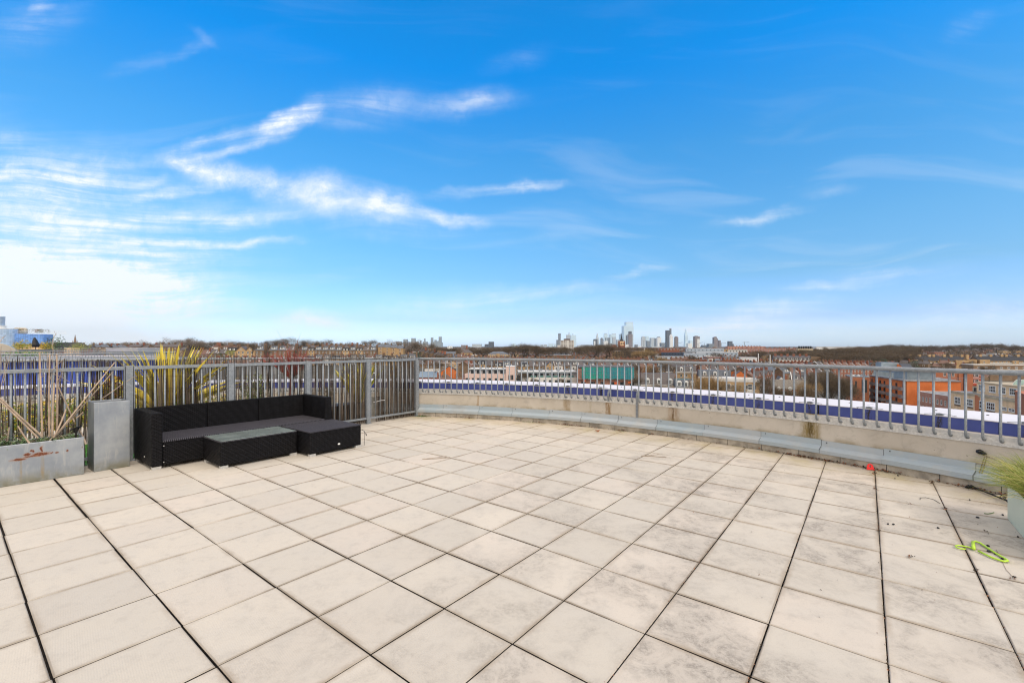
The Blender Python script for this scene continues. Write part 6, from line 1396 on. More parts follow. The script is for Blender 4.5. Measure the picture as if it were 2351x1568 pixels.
    for px, py, Y, lab in ((1741, 813, 330, 'thin white pole standing left of the cream mansions'), (1768, 816, 300, 'thin white pole at the cream mansions corner'), (1479, 800, 500, 'thin white mast by the grey mansards')):
        p = at(px, py, Y); mb = MB(); mb.tube([(0, 0, 0), (0, 0, p.z+22)], .28, 8); mb.lathe([(.34, p.z+22), (.1, p.z+22.4)], (0, 0, 0), 8); o = mb.build('white_pole', M['frame']); o.location = (p.x, Y, -22); tag(o, lab, 'pole', 'white poles')
M['teal_glass'] = plain('teal_balcony_glass', (.10, .20, .19), .15); M['orange'] = plain('orange_plastic', (.75, .13, .02), .6); M['scaf_wood'] = plain('scaffold_boards', (.50, .36, .26), .8); M['dark_navy'] = plain('navy_cladding', (.035, .05, .085), .5)
def net_mat():
    t = NT('scaffold_net'); x = t.obj(); n = t.noise(x, .35, 5, .7, .5); g = t.noise(x, 2.2, 6, .75)
    sx = t.sep(x)[0]
    col = t.mix(t.mr(n, .42, .6), (.015, .30, .20, 1), (.03, .22, .28, 1)); col = t.mix(t.math('MULTIPLY', t.mr(sx, 12, 16), .6), col, (.03, .20, .30, 1)); col = t.mix(t.mr(g, .45, .7, 0, .6), col, (.10, .48, .40, 1))
    bt = t.N.new('ShaderNodeTexBrick'); bt.offset = 0; t.L.new(t.uv(), bt.inputs['Vector']); bt.inputs['Scale'].default_value = 1; bt.inputs['Brick Width'].default_value = 1.35; bt.inputs['Row Height'].default_value = 1.1; bt.inputs['Mortar Size'].default_value = .06
    bt.inputs['Color1'].default_value = (0, 0, 0, 1); bt.inputs['Color2'].default_value = (.25, .25, .25, 1); bt.inputs['Mortar'].default_value = (1, 1, 1, 1)
    bw = t.N.new('ShaderNodeRGBToBW'); t.L.new(bt.outputs['Color'], bw.inputs[0]); col = t.mix(t.math('MULTIPLY', bw.outputs[0], .6), col, (.01, .10, .11, 1))
    return t.out(col, .6, 0, .3)
M['net'] = net_mat(); M['tile_moss_grey'] = slates('grey_moss_tile', (.19, .165, .135), 0); M['brick_terra'] = brick('terracotta_brick', (.42, .15, .075), (.50, .19, .10), (.38, .20, .13), objvar=0, scale=.12)
def striped():
    t = NT('striped_brick'); w = t.sep(t.obj())[2]; f = t.math('FRACT', t.math('MULTIPLY', w, .72)); return t.out(t.mix(t.mr(f, .28, .24), (.33, .085, .05, 1), (.58, .50, .45, 1)), .85, 0, .2)
M['striped'] = striped(); M['tile_red'] = plain('red_tile', (.50, .09, .05), .8); M['balcony_rail'] = plain('grey_balcony_rail', (.24, .22, .23), .6, 0, .2); M['concrete_beige2'] = plain('stone_beige', (.40, .33, .23), .85, 0, .2, .8); M['green_glass'] = plain('green_glass', (.25, .36, .33), .2, 0, .1)
M['slate_blue2'] = slates('smooth_blue_slate', (.13, .145, .175), 0); M['brown_dark'] = plain('brown_balcony', (.075, .045, .035), .8); M['mansard_grey'] = plain('zinc_mansard', (.25, .29, .34), .5, .1, .1, .3)
build_landmarks()
# ------------------------------------------------------------------ rows of houses
def px_at(px, Y): return ((px-1175.5)*Y/F, Y)
def build_rows():
    mixed = ['plainb', 'dormer', 'tile', 'plainb', 'white', 'gable', 'mansard']; reds = ['red', 'redgable', 'red', 'plainb', 'tile']
    def R_(nm, px, Y, ang, n, kinds, seed, **k): row(nm, px_at(px, Y), ang, n, kinds, seed, group='terraced houses', **k)
    # left terraces on the rise, above the reed screen
    R_('left of the yellow willow', 437, 390, 14, 4, ['tile', 'plainb'], 1, base=-15.4, sc=1.25)
    R_('right of the yellow willow', 522, 380, 12, 4, ['mansard', 'dormer', 'gable', 'plainb'], 2, base=-12.4, sc=1.25)
    R_('left of the red stemmed shrub', 618, 385, 10, 3, ['dormer', 'dormer', 'plainb'], 3, base=-12.2, sc=1.22)
    R_('low on the left skyline', 330, 480, 14, 6, ['red', 'tile'], 5, base=-16)
    R_('with many dormers on the skyline', 690, 400, 7, 11, ['dormer', 'dormer', 'dormer', 'mansard', 'plainb', 'white'], 7, base=-11.0, sc=1.06)
    R_('just above the handrail, left', 700, 300, 7, 13, ['white', 'mansard', 'gable', 'dormer', 'tile'], 8, base=-15.6)
    R_('between handrail and reed tops', 430, 300, 12, 11, ['plainb', 'tile', 'red'], 9, base=-17.5)
    # behind the pink and white flats
    R_('behind the corner post', 958, 318, 8, 7, ['plainb', 'tile', 'gable'], 31, base=-19.5)
    R_('second behind the corner post', 962, 350, 4, 8, ['red', 'plainb', 'tile'], 32, base=-19.0)
    R_('running back from the orange gable house', 1078, 282, 62, 9, ['gable', 'plainb', 'tile'], 10, dz=1.5)
    R_('directly behind the pink flats', 1075, 292, 2, 20, mixed, 11, dz=2.2)
    R_('second behind the pink flats', 1085, 318, -2, 22, mixed, 12, dz=2.0)
    R_('third behind the pink flats', 1062, 350, 3, 26, mixed, 13, dz=1.8)
    R_('directly behind the green net', 1330, 284, 4, 10, ['plainb', 'dormer', 'red', 'plainb'], 14, dz=2.0)
    R_('running back behind the green net', 1425, 296, 62, 9, ['red', 'plainb', 'gable'], 15, dz=1.5)
    R_('fourth behind the pink flats', 1090, 395, -1, 28, mixed+['red'], 16, dz=1.4)
    # right of the net
    R_('running back right of the green net', 1500, 300, 55, 10, reds, 17, dz=1.0)
    R_('running back before the grey mansards', 1560, 295, 48, 12, reds+['plainb'], 18, dz=1.0)
    R_('running back left of the red hall', 1622, 285, 44, 12, reds, 19, dz=.8)
    R_('across behind the yellow brick flats', 1612, 275, 2, 6, ['plainb', 'dormer', 'red'], 20, dz=.2)
    R_('across behind the red hall', 1725, 315, 8, 9, reds, 21, dz=.8)
    R_('behind the white triangular gable', 1800, 262, 10, 6, ['dormer', 'plainb', 'red'], 22, dz=-.5)
    R_('behind the red hall chimneys', 1655, 335, 3, 8, reds, 23, dz=1.0)
    R_('left of the tiled hall', 1730, 236, 40, 5, ['redgable', 'tile'], 24, dz=-1)
    R_('behind the dark red mansion flats', 1880, 360, 6, 12, reds, 25, dz=0)
    R_('before the yellow villa', 1050, 440, 2, 20, ['plainb', 'tile', 'white', 'mansard'], 26, dz=.8)
    for t in list(PROTO.values()):
        def kill(o):
            for c in list(o.children): kill(c)
            bpy.data.objects.remove(o)
        kill(t)
build_rows()
def build_far_roofs():
    r = random.Random(77); mb = MB(); P = Vector
    mats = ['brick_brown', 'brick_red', 'render_white', 'brick_yellow', 'slate', 'tile_brown', 'roof_white', 'pane', 'concrete_grey', 'slate_blue2']
    def house(x, y, z, w, d, h, rot, wall, roof, flat=False):
        c, s = math.cos(rot), math.sin(rot)
        def T(a, b, q): return (x+a*c-b*s, y+a*s+b*c, z+q)
        vs = [T(-w/2, -d/2, 0), T(w/2, -d/2, 0), T(w/2, d/2, 0), T(-w/2, d/2, 0), T(-w/2, -d/2, h), T(w/2, -d/2, h), T(w/2, d/2, h), T(-w/2, d/2, h)]
        mb.add(vs, [(0, 1, 5, 4), (1, 2, 6, 5), (2, 3, 7, 6), (3, 0, 4, 7)], wall)
        if flat: mb.add([T(-w/2, -d/2, h+.1), T(w/2, -d/2, h+.1), T(w/2, d/2, h+.1), T(-w/2, d/2, h+.1)], [(0, 1, 2, 3)], roof)
        else: mb.add([T(-w/2, -d/2-.3, h-.1), T(w/2, -d/2-.3, h-.1), T(w/2, d/2+.3, h-.1), T(-w/2, d/2+.3, h-.1), T(-w/2, 0, h+2.8), T(w/2, 0, h+2.8)], [(0, 1, 5, 4), (2, 3, 4, 5), (0, 4, 3), (1, 2, 5)], roof)
        n = max(1, int(w/3.2))
        for k in range(n):
            for q in range(max(1, int(h/3))):
                a = -w/2+w*(k+.5)/n; b = 1+q*3
                mb.add([T(a-.75, -d/2-.06, b-.12), T(a+.75, -d/2-.06, b-.12), T(a+.75, -d/2-.06, b+1.75), T(a-.75, -d/2-.06, b+1.75)], [(0, 1, 2, 3)], 2)
                mb.add([T(a-.55, -d/2-.1, b), T(a+.55, -d/2-.1, b), T(a+.55, -d/2-.1, b+1.6), T(a-.55, -d/2-.1, b+1.6)], [(0, 1, 2, 3)], 7)
        if not flat:
            for e in (-w/2, w/2):
                q = [T(e-.5, -.8, h+1), T(e+.5, -.8, h+1), T(e+.5, .8, h+1), T(e-.5, .8, h+1), T(e-.5, -.8, h+4), T(e+.5, -.8, h+4), T(e+.5, .8, h+4), T(e-.5, .8, h+4)]
                mb.add(q, [(0, 1, 5, 4), (1, 2, 6, 5), (2, 3, 7, 6), (3, 0, 4, 7), (4, 5, 6, 7)], 1 if r.random() < .3 else 0)
    y = 430.0
    while y < 3600:
        x = -1.12*y; rot = r.uniform(-.25, .25)
        while x < 1.12*y:
            run = r.randrange(3, 12); rot = r.choice((r.uniform(-.2, .2), r.uniform(.7, 1.2), r.uniform(-1.1, -.7))); wall = r.choices((0, 1, 2, 3), (6, 4 if x > .1*y else 1.5, 1.6, 2))[0]; roof = r.choices((4, 5, 9), (6, 2, 2))[0]
            k = x/y
            skip = (r.random() < .30) or (k > .55 and y < 900 and y > 430 and r.random() < .8) or (y < 700 and -.14 < k < .12 and y > 560)
            if y < 640 and -.05 < k < .62 and r.random() < .35: skip = True
            sc = 1 if y < 1200 else 1.6
            for i in range(run):
                if not skip:
                    px, py = x+i*6*math.cos(rot), y+i*6*math.sin(rot)*.6
                    if i % 1 == 0: house(px, py, ground(px, py)-.5, 6*sc, 9*sc, r.choice((6.5, 8, 9.2, 9.5)), rot, wall, roof)
            if r.random() < .10: house(x, y+14, ground(x, y), r.uniform(18, 40), 14, r.uniform(9, 15) if x > 0 else 6.5, r.uniform(-.2, .2), r.choice((0, 1, 2, 3, 8)), r.choice((6, 4, 8)), True)
            x += run*6*abs(math.cos(rot))*sc+r.uniform(8, 30)
        y *= 1.045
        y += 10
    tag(mb.build('distant_rooftops', [M[m] for m in mats]), 'dense mass of far brick houses and roofs fading toward the horizon', 'rooftops', None, 'stuff')
build_far_roofs()
# ------------------------------------------------------------------ trees
def tree_proto(seed, H, spread, twig='twig', ntw=3400, nm='bare_tree', dome=1.0, tw=.038, tl=1.0):
    r = random.Random(seed); t = thing(nm, None, 'tree'); mb = MB(); mc = MB(); tips = []
    def grow(p, d, L, rad_, depth):
        n = 3; pts = [p]; q = p; dd = d
        for i in range(n):
            dd = (dd+Vector((r.gauss(0, .13), r.gauss(0, .13), r.gauss(0, .08)+.04))).normalized(); q = q+dd*L/n; pts.append(q)
        rs = [rad_*(1-.45*i/n) for i in range(n+1)]; mb.tube(pts, rs, 5 if depth < 2 else 3, 0, False)
        if depth >= 4: tips.append((q, dd)); tips.append((pts[1], dd)); return
        k = (4 if depth == 0 else 3) if depth < 3 else 3
        for j in range(k):
            a = 2*math.pi*(j+r.random()*.7)/k; el_ = r.uniform(.28, .70)*(spread if depth < 2 else 1)
            side = Vector((math.cos(a), math.sin(a), 0)); nd = (dd*math.cos(el_)+side*math.sin(el_)).normalized(); nd.z = max(nd.z, -.05)
            grow(q if j else pts[-1], nd, L*r.uniform(.62, .84), rad_*.52, depth+1)
        if depth in (1, 2): tips.append((q, dd))
    grow(Vector((0, 0, -.5)), Vector((0, 0, 1)), H*.27, H*.021, 0)
    zs = [p.z for p, _ in tips]; zmax = max(zs); 
    mb.build('trunk', M['bark'], t)
    for i in range(ntw):
        p, d = r.choice(tips); a = Vector((r.gauss(0, .62), r.gauss(0, .62), r.gauss(.25, .5))); c = p+a*H*.055; e = c+(d*.7+a.normalized()*.9).normalized()*tl*r.uniform(.5, 1.3)
        s = (e-c).cross(Vector((r.gauss(0, 1), r.gauss(0, 1), r.gauss(0, 1)))).normalized()*tw*r.uniform(.6, 1.2)
        mc.face([c-s, c+s, e])
    mc.build('crown', M[twig], t); t['_h'] = sorted(v[2] for v in mc.v)[int(len(mc.v)*.93)]; return t
def green_proto(seed, H, rx, mats, nm, n=2600, ls=.4):
    r = random.Random(seed); t = thing(nm, None, 'tree'); mb = MB(); mb.tube([(0, 0, -.5), (0, 0, H*.4), (.2, 0, H*.8)], [H*.03, H*.022, .05], 6)
    for i in range(7): a = i*.9; mb.tube([(0, 0, H*(.25+.06*i)), (math.cos(a)*rx*.7, math.sin(a)*rx*.7, H*(.45+.06*i))], [.15, .04], 4)
    mb.build('trunk', M['bark'], t); mc = MB(); cl = [(Vector((r.gauss(0, .5)*rx, r.gauss(0, .5)*rx, H*r.uniform(.35, .9))), r.uniform(.25, .5)*rx) for _ in range(16)]
    for i in range(n):
        c, q = r.choice(cl); d = Vector((r.gauss(0, 1), r.gauss(0, 1), r.gauss(0, .8))).normalized()*q*r.random()**.4; p = c+d; s = ls*r.uniform(.5, 1.2); u = Vector((r.gauss(0, 1), r.gauss(0, 1), r.gauss(0, 1))).normalized(); v = u.orthogonal().normalized()
        mc.face([p-u*s*.5, p+v*s*.35, p+u*s*.5, p-v*s*.35], r.randrange(len(mats)))
    mc.build('crown', [M[m] for m in mats], t); return t
def build_trees():
    r = random.Random(41)
    B = [tree_proto(s, 18, sp, 'twig', 3600) for s, sp in ((1, 1.0), (2, 1.15), (3, .9), (4, 1.05))]
    BP = [tree_proto(s, 18, sp, 'twig_pale', 2200, tw=.045) for s, sp in ((11, 1.0), (12, 1.2))]
    BT = [tree_proto(21, 14, .8, 'twig_tan', 2600), tree_proto(22, 14, .7, 'twig_tan', 2400)]
    BUSH = [tree_proto(s, 8, 1.0, tw, 6000, 'bare_bush', tw=.011, tl=.55) for s, tw in ((31, 'twig'), (32, 'twig_tan'), (33, 'twig'))]
    EV = green_proto(5, 12, 5, ['evergreen'], 'evergreen_tree'); WI = green_proto(6, 11, 4.5, ['willow'], 'willow_tree', 2600, .35); BL = green_proto(7, 9, 4.5, ['blossom', 'twig_pale'], 'blossom_tree', 2200, .3)
    def put(src, px, Y, top, label, group, dz=None, wide=1.0):
        x, y = px_at(px, Y); g = ground(x, y); ztop = 1.5-(top-795)*Y/F
        h0 = {'bare_tree': 17.5, 'bare_bush': 8, 'evergreen_tree': 12, 'willow_tree': 11, 'blossom_tree': 9}[src.name.split('.')[0]]
        h0 = src.get('_h', h0)
        H = max(4, ztop-g); o = dup(src, (x, y, g), r.uniform(0, 6.3), label, group, 'tree'); s = H/h0; sw = s*wide*r.uniform(.9, 1.12); o.scale = (sw, sw, s)
    # skyline belt on the left
    n = 0
    tops = [(232, 794), (262, 789), (300, 786), (345, 792), (375, 789), (398, 780), (430, 779), (455, 782), (490, 787), (515, 784), (545, 785), (575, 788), (610, 784), (640, 786), (668, 779), (695, 783), (722, 787), (745, 783), (778, 792), (815, 791), (850, 783), (880, 789), (905, 784), (935, 786), (960, 785), (985, 790)]
    for i, (px, top) in enumerate(tops):
        pale = i in (2, 3, 5, 7, 9, 13, 18, 20, 22, 24) ; n += 1
        put(r.choice(BP if pale and r.random() < .8 else B), px, r.uniform(430, 520), top, '%s bare tree from the left along the left skyline' % ordw(n), 'bare trees along the left skyline', wide=1.15)
    n = 0
    for i in range(34):
        px = 225+i*22.5; n += 1
        put(r.choice(B), px+r.uniform(-6, 6), r.uniform(530, 640), 790+r.uniform(-3, 5)+(2 if px > 780 else 0), '%s tree from the left in the dim belt behind the left skyline terraces' % ordw(n), 'bare trees behind the left terraces', wide=1.3)
    for px, Y, top, s, lab in ((580, 350, 790, B[0], 'dark bare tree standing before the brick terrace right of the willow'), (529, 345, 803, WI, 'round yellow green willow before the left brick terrace'), (505, 340, 810, EV, 'low dark evergreen left of the willow'), (471, 345, 810, BL, 'pale blossom tree before the brown brick terrace'), (612, 350, 806, B[1], 'small bare tree below the white roof box'), (677, 340, 805, EV, 'small dark evergreen behind the red stemmed shrub'), (958, 330, 807, EV, 'dark evergreen at the corner post above the handrail'), (1000, 420, 800, B[2], 'bare tree beside the corner evergreen'), (985, 300, 820, B[3], 'bare tree seen just right of the corner post'), (995, 270, 832, B[1], 'bare tree low behind the first balusters'), (1012, 330, 815, B[0], 'bare tree before the blue slate hall')):
        put(s, px, Y, top, lab, 'single trees among the terraces', wide=1.1)
    # belt before the skyline, middle
    n = 0
    for i in range(44):
        px = 1000+i*11.5; n += 1
        top = {0: 800, 1: 799}.get(i % 2, 800)+r.uniform(-2.5, 2)+(-5 if 1180 < px < 1235 else 0)+(-5 if 1335 < px < 1410 else 0)+(1.5 if px < 1140 else 0)
        put(r.choice(B if not 1240 < px < 1290 else B+BT), px, r.uniform(610, 760), top, '%s bare tree from the left in the brown belt below the central skyline' % ordw(n), 'bare trees below the central skyline', wide=1.55)
    n = 0
    for px, top in ((1455, 806), (1470, 808), (1490, 805), (1512, 815), (1440, 812), (1415, 808), (1590, 817), (1650, 812), (1720, 812), (1738, 807), (1752, 808), (1765, 812), (1790, 806), (1804, 808), (1822, 803), (1840, 806), (1700, 818), (1770, 825), (1830, 815)):
        n += 1; put(r.choice(B+BT[:1]), px, r.uniform(440, 560), top, '%s bare tree from the left between the grey mansards and the cream mansions' % ordw(n), 'bare trees around the grey mansards', wide=1.1)
    # the park on the right: rows of tall planes
    n = 0
    for rw, (Y, t0) in enumerate(((420, 816), (470, 811), (530, 806), (600, 803), (690, 801), (800, 799))):
        for i in range(17):
            px = 1868+i*14.2+r.uniform(-5, 5)-rw*1.5; n += 1
            if px > 2105-8*rw+40: continue
            fall = 3.5*sm(1900, 1868, px)
            put(r.choice(B), px, Y*r.uniform(.97, 1.04), t0+fall+r.uniform(-2.2, 2.2)-(.8 if px > 2020 and rw > 2 else 0), '%s park tree from the left in the %s row of the large bare park' % (ordw(i+1), ordw(rw+1)), 'bare plane trees in the park', wide=1.2)
    for i in range(22):
        px = 1995+i*17; put(r.choice(B), px, r.uniform(900, 1100), 796-3*math.sin(i*.5)+r.uniform(-2.5, 1.5)-2*sm(2050, 2150, px), '%s tree from the left on the rise behind the estate blocks' % ordw(i+1), 'bare trees on the rise behind the estate', wide=1.2)
    # near bare bushes and trees between the low buildings on the right
    k = 0
    for px, Y, top, s, lab in ((1425+60, 215, 845, B[2], 'dark bare tree standing before the tall slate roof'), (1618, 152, 868, BUSH[1], 'tan bare hedge tree, leftmost before the yellow brick flats'), (1640, 150, 874, BUSH[1], 'tan bare hedge tree, second before the yellow brick flats'), (1600, 153, 878, BUSH[1], 'tan bare hedge tree beside the low slate mansard'), (1662, 150, 884, BUSH[0], 'brown bare bush before the yellow brick flats'), (1690, 152, 885, BUSH[1], 'tan bush under the yellow brick flats windows'),
        (1760, 160, 866, B[3], 'green tinged bare tree right of the yellow brick flats'), (1768, 150, 888, BUSH[0], 'brown bush right of the yellow brick flats'), (1800, 140, 898, BUSH[0], 'brown bush before the tiled hall, left'), (1838, 140, 894, BUSH[2], 'brown bush before the tiled hall, middle'), (1862, 142, 884, BUSH[1], 'tan bush at the right end of the tiled hall'),
        (1885, 150, 862, B[0], 'bare tree right of the tiled hall'), (1905, 148, 872, BUSH[2], 'dense brown bush left of the terracotta block, first'), (1925, 146, 868, BUSH[0], 'dense brown bush left of the terracotta block, second'), (1942, 150, 876, BUSH[2], 'dense brown bush before the terracotta block'), (1962, 146, 888, BUSH[0], 'low brown bush under the terracotta block windows'), (1895, 168, 856, B[1], 'tall bare tree behind the brown bushes'), (1918, 175, 860, B[2], 'bare tree behind the brown bushes, second'),
        (1500, 178, 885, BUSH[0], 'small bush below the white arched dormers'), (1468, 200, 868, B[1], 'dark bare tree at the right end of the green net'), (1520, 290, 822, BT[0], 'tan bare tree left of the grey mansards'), (1540, 262, 838, B[0], 'bare tree behind the arched dormers'), (1455, 270, 838, B[3], 'bare tree above the right end of the green net'), (1490, 262, 842, BT[1], 'tan bare tree above the tall slate roof'),
        (1198, 236, 858, BUSH[0], 'small bare tree before the glazed link of the white flats'), (1225, 232, 869, BUSH[2], 'small bare tree before the white flats'), (1290, 232, 870, BUSH[0], 'small bare tree at the right end of the white flats'), (2100, 400, 826, EV, 'green tree before the left estate block'), (2028, 360, 823, EV, 'broad dark evergreen behind the big orange flats'), (2235, 280, 845, BL, 'pink blossom tree behind the striped house'), (2270, 300, 841, B[1], 'bare tree right of the pink blossom tree'), (2180, 390, 834, B[0], 'bare tree before the estate, left'), (2235, 385, 832, B[1], 'bare tree before the estate, right'), (2262, 380, 836, BT[0], 'tan tree before the right estate block')):
        put(s, px, Y, top, lab, 'bushes and trees between the near buildings', wide=.72)
    for t in B+BP+BT+BUSH+[EV, WI, BL]:
        for c in list(t.children): bpy.data.objects.remove(c)
        bpy.data.objects.remove(t)
build_trees()
def build_far_wood():
    r = random.Random(99); mb = MB()
    for i in range(3200):
        Y = 900*(1+r.random()**1.5*3.6); x = r.uniform(-1.15, 1.2)*Y; g = ground(x, Y); h = r.uniform(9, 17); w = r.uniform(5, 10)
        if r.random() < .4 and -.2 < x/Y < .2: continue
        for k in range(34):
            d = Vector((r.gauss(0, 1), r.gauss(0, 1), r.gauss(0, .8))).normalized(); c = Vector((x, Y, g+h*.6))+Vector((d.x*w, d.y*w, d.z*h*.42))*r.random()**.4
            u = Vector((r.gauss(0, 1), r.gauss(0, .5), r.gauss(0, 1))).normalized()*r.uniform(1, 2.6); v = Vector((-u.z, 0, u.x))*.32; mb.face([c-u, c+v, c+u, c-v], 0 if r.random() < .8 else 1)
    tag(mb.build('distant_wood', [M['twig'], M['twig_pale']]), 'far brown tree masses between the houses along the horizon', 'wood', None, 'stuff')
build_far_wood()
# ------------------------------------------------------------------ skyline towers
def tower_mat(name, c, line, sx=4, sy=3.6, ms=.5): return glassgrid(name, c, line, sx, sy, .55, ms)
M['tw_d'] = tower_mat('dark_tower', (.055, .07, .10), (.13, .15, .18), 5, 4); M['tw_m'] = tower_mat('grey_tower', (.13, .16, .20), (.24, .27, .31), 6, 4); M['tw_l'] = tower_mat('pale_tower', (.30, .36, .42), (.48, .53, .58), 7, 4.5, .9)  # pale tower tone is partly distance haze painted into the colour
M['tw_g'] = plain('ghost_tower_haze', (.54, .69, .80), .4, 0, .03, .01); M['tw_w'] = tower_mat('white_tower', (.16, .20, .25), (.75, .77, .78), 6, 5, 1.6); M['tw_p'] = tower_mat('mauve_tower', (.17, .15, .16), (.26, .24, .26), 5, 4)  # ghost towers: fading by distant air is put into the base colour
def build_skyline():
    def T(x0, x1, top, Y, mt, label, kind='box', group='far towers on the central skyline', **k):
        s = Y/F; w = (x1-x0)*s; X0 = (x0-1175.5)*s; zt = 1.5-(top-795)*s; g = ground(X0, Y)-2; H = zt-g
        t = thing('skyscraper' if H > 70 else 'office_tower', label, 'tower', (X0, Y, g), 0, group); mb = MB()
        if kind == 'box': mb.box(0, w, 0, w, 0, H)
        elif kind == 'point': mb.add([(0, 0, 0), (w, 0, 0), (w, w, 0), (0, w, 0), (w*.12, 0, H*.62), (w*.9, 0, H*.62), (w*.9, w, H*.62), (w*.12, w, H*.62), (w*.42, w*.4, H), (w*.58, w*.4, H), (w*.58, w*.6, H), (w*.42, w*.6, H)], [(0, 1, 5, 4), (1, 2, 6, 5), (2, 3, 7, 6), (3, 0, 4, 7), (4, 5, 9, 8), (5, 6, 10, 9), (6, 7, 11, 10), (7, 4, 8, 11), (8, 9, 10, 11)])
        elif kind == 'slant': mb.prism([(0, 0), (w, 0), (w, H*.78), (w*.55, H), (0, H*.93)], 0, w)
        elif kind == 'flare': mb.prism([(w*.12, 0), (w*.88, 0), (w, H), (0, H)], 0, w*.7)
        elif kind == 'waist': mb.prism([(-w*.1, 0), (w*1.1, 0), (w*.9, H*.5), (w, H), (0, H), (w*.1, H*.5)], 0, w*.7)
        elif kind == 'dome':
            mb.prism([(0, 0), (w, 0), (w, H*.80), (w*.93, H*.9), (w*.78, H*.98), (w*.5, H), (w*.22, H*.98), (w*.07, H*.9), (0, H*.80)], 0, w*.7)
        elif kind == 'round': mb.lathe([(w/2, 0), (w/2, H*.93), (w*.42, H*.93), (w*.42, H)], (w/2, w/2, 0), 16)
        elif kind == 'gherkin': mb.lathe([(w*.44, 0), (w*.5, H*.4), (w*.44, H*.7), (w*.25, H*.93), (.1, H)], (w/2, w/2, 0), 14)
        mb.build('shaft', M[mt], t)
        if k.get('cap'):
            c0, c1, ch, cm = k['cap']; mb = MB(); mb.box(w*c0, w*c1, w*.1, w*.9, H+.02, H+ch*s); mb.build('crown', M[cm], t)
        if k.get('mast'): mb = MB(); mb.tube([(w*.5, w*.5, H), (w*.5, w*.5, H+k['mast']*s)], [1.2, .5], 5); mb.build('mast', M['tw_m'], t)
        if k.get('strip'): mb = MB(); a, b = k['strip']; mb.box(w*a, w*b, -1.0, -.02, 0, H*.8); mb.build('light_strip', M['tw_w'], t)
        return t
    def zx(x): return (1950+x/4.2745)/1.63335
    def zy(y): return (1200+y/4.2745)/1.63335
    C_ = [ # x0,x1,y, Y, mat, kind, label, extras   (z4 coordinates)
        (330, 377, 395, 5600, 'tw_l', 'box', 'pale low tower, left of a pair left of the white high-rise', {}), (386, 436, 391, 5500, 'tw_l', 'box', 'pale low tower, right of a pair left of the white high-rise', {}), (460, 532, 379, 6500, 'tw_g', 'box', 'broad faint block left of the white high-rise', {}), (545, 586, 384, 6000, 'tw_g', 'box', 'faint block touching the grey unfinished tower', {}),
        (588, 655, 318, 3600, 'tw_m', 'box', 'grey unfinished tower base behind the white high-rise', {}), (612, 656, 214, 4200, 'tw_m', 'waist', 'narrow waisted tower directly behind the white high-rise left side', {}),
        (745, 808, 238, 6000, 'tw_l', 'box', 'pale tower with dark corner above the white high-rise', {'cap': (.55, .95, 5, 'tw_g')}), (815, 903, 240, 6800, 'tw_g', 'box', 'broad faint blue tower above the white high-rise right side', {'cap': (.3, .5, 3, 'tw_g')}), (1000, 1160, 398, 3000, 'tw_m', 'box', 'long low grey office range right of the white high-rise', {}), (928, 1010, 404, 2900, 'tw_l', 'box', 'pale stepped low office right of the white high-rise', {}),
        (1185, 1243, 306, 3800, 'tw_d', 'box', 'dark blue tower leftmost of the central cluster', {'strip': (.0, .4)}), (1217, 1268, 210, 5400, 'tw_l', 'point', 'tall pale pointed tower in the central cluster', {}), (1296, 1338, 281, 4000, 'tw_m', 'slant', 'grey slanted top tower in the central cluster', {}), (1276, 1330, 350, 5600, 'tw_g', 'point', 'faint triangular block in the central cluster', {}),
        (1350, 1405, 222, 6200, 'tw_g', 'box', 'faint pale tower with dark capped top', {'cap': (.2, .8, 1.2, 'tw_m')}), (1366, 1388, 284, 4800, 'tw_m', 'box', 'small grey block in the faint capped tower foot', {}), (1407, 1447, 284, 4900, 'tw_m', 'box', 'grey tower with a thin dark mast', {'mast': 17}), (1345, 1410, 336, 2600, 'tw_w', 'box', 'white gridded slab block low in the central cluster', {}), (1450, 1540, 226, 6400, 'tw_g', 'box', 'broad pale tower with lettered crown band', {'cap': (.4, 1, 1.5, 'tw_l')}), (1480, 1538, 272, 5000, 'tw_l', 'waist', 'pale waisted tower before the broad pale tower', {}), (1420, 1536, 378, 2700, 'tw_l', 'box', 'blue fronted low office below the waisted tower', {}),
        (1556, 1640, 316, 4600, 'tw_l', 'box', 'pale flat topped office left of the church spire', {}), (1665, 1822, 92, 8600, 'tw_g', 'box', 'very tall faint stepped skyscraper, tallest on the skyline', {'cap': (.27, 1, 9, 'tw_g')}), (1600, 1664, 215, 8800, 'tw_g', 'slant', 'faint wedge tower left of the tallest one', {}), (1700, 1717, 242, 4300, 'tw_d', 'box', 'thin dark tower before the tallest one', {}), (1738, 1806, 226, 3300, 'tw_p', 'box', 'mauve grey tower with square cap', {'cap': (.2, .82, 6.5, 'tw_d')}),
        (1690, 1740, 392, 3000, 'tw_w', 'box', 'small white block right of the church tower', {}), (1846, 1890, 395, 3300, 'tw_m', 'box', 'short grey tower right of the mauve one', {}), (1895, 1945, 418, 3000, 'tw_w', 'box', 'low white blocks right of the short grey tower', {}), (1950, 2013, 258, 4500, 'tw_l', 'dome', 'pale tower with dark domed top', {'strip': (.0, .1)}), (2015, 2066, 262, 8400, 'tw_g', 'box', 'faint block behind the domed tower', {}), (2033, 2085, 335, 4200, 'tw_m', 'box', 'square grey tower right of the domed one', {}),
        (2096, 2160, 286, 5400, 'tw_l', 'box', 'pale blue green tower, left of the gridded trio', {}), (2165, 2203, 292, 5000, 'tw_m', 'box', 'grey green tower, middle of the gridded trio', {}), (2204, 2265, 282, 4600, 'tw_w', 'box', 'gridded tower with open top, right of the trio', {'cap': (.2, .7, 2, 'tw_m')}), (2265, 2352, 366, 3600, 'tw_m', 'box', 'wide low mauve block left of the tallest dark tower', {}), (2095, 2270, 425, 2800, 'tw_l', 'box', 'long low blue block below the gridded trio', {})]
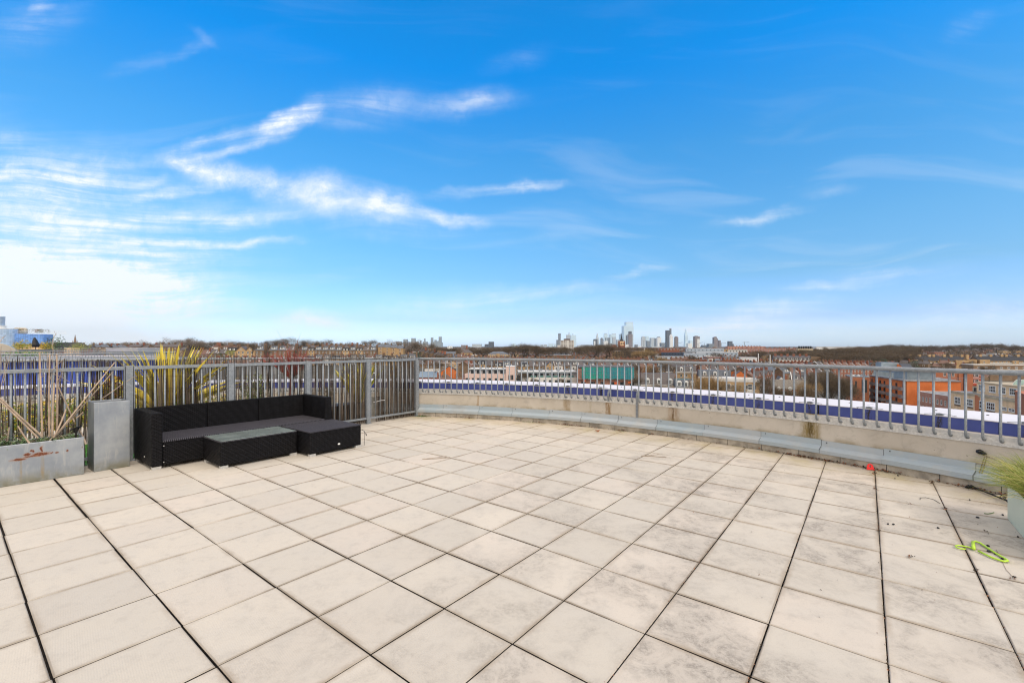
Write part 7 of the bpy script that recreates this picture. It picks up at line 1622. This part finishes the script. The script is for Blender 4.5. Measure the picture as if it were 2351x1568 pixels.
    for x0, x1, y, Y, mt, kd, lab, ex in C_: T(zx(x0), zx(x1), zy(y), Y, mt, lab, kd, **ex)
    def z5(x): return (2450+x/4.2745)/1.63335
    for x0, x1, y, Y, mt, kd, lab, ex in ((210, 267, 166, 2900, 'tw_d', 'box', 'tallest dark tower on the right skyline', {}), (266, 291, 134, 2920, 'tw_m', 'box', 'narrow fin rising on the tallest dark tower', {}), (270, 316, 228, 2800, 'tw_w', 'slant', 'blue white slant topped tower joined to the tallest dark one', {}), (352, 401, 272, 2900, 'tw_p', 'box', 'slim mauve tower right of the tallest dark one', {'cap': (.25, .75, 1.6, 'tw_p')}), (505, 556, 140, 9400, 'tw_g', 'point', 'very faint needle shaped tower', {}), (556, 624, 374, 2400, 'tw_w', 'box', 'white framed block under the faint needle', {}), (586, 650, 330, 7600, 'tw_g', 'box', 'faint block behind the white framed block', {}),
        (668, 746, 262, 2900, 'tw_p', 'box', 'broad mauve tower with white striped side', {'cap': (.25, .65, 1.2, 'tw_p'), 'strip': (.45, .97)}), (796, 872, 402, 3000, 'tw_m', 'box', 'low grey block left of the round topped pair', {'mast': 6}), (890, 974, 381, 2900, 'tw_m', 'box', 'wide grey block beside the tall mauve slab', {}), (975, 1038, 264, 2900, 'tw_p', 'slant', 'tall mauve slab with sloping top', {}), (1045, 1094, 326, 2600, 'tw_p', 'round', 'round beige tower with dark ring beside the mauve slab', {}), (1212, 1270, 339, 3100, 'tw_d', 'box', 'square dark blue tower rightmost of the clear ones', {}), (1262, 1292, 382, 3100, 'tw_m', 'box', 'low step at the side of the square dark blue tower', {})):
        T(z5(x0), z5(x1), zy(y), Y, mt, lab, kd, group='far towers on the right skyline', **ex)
    def x3(x): return (1300+x/3.3586)/1.63335
    def y3(y): return (1220+y/3.3586)/1.63335
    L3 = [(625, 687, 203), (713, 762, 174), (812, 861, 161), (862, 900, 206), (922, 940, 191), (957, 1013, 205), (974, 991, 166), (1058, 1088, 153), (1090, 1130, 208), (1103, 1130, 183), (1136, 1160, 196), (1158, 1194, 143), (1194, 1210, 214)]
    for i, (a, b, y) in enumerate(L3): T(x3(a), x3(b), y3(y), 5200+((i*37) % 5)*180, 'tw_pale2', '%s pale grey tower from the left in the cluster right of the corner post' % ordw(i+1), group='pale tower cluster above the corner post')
    for x0, x1, y, Y, mt, lab in ((918, 1020, 248, 1500, 'tw_w', 'white banded slab block under the pale tower cluster'), (1580, 1696, 236, 3400, 'tw_l', 'wide pale green office, left of the dark pair'), (1560, 1602, 268, 3000, 'tw_l', 'small blue office at the pale green office foot'), (1737, 1787, 237, 2500, 'tw_d', 'lower dark blue block of the pair'), (1787, 1854, 206, 2600, 'tw_d', 'taller dark blue block of the pair with pale side'), (2088, 2131, 230, 5200, 'tw_g', 'faint thin twin block left of the white high-rise'), (1440, 1520, 248, 1500, 'tw_p', 'mauve slab among the trees above the yellow villa'), (1270, 1330, 262, 1300, 'tw_w', 'white low slab among trees')):
        T(x3(x0), x3(x1), y3(y), Y, mt, lab, group='far blocks left of the white high-rise')
    for i, (px, top, Y) in enumerate(((1395, 779, 4200), (1414, 786, 3800), (1478, 782, 3000), (1556, 789, 2500), (1656, 787, 2400), (1603, 789, 2500), (1709, 785, 2400))):
        s = Y/F; g = -20; zt = 1.5-(top-795)*s; t = thing('tower_crane', '%s thin tower crane from the left among the skyline towers' % ordw(i+1), 'crane', ((px-1175.5)*s, Y, g), 0, 'tower cranes on the skyline'); mb = MB(); mb.box(-.9, .9, -.9, .9, 0, zt-g); mb.build('mast', M['tw_m'], t); mb = MB(); mb.bar((-9, 0, zt-g-2), (26, 0, zt-g-1+(9 if i % 2 else 0)), 1.3, 1.3); mb.build('jib', M['tw_m'], t)
M['tw_pale2'] = plain('pale_grey_tower', (.27, .31, .34), .8, 0, .05, .02)  # pale cluster: distance haze put into the colour
build_skyline()
# ------------------------------------------------------------------ haze
def build_haze():
    mb = MB(); mb.box(-12500, 12500, -2500, 11500, -25.5, 430)
    m = bpy.data.materials.new('haze'); m.use_nodes = True; nt = m.node_tree; nt.nodes.clear()
    o = nt.nodes.new('ShaderNodeOutputMaterial'); v = nt.nodes.new('ShaderNodeVolumePrincipled'); v.inputs['Color'].default_value = (.80, .93, 1, 1); v.inputs['Density'].default_value = 3.0e-5; v.inputs['Anisotropy'].default_value = .5
    nt.links.new(v.outputs[0], o.inputs['Volume'])
    tag(mb.build('haze', m), 'pale blue haze over the whole city', None, None, 'stuff')
build_haze()
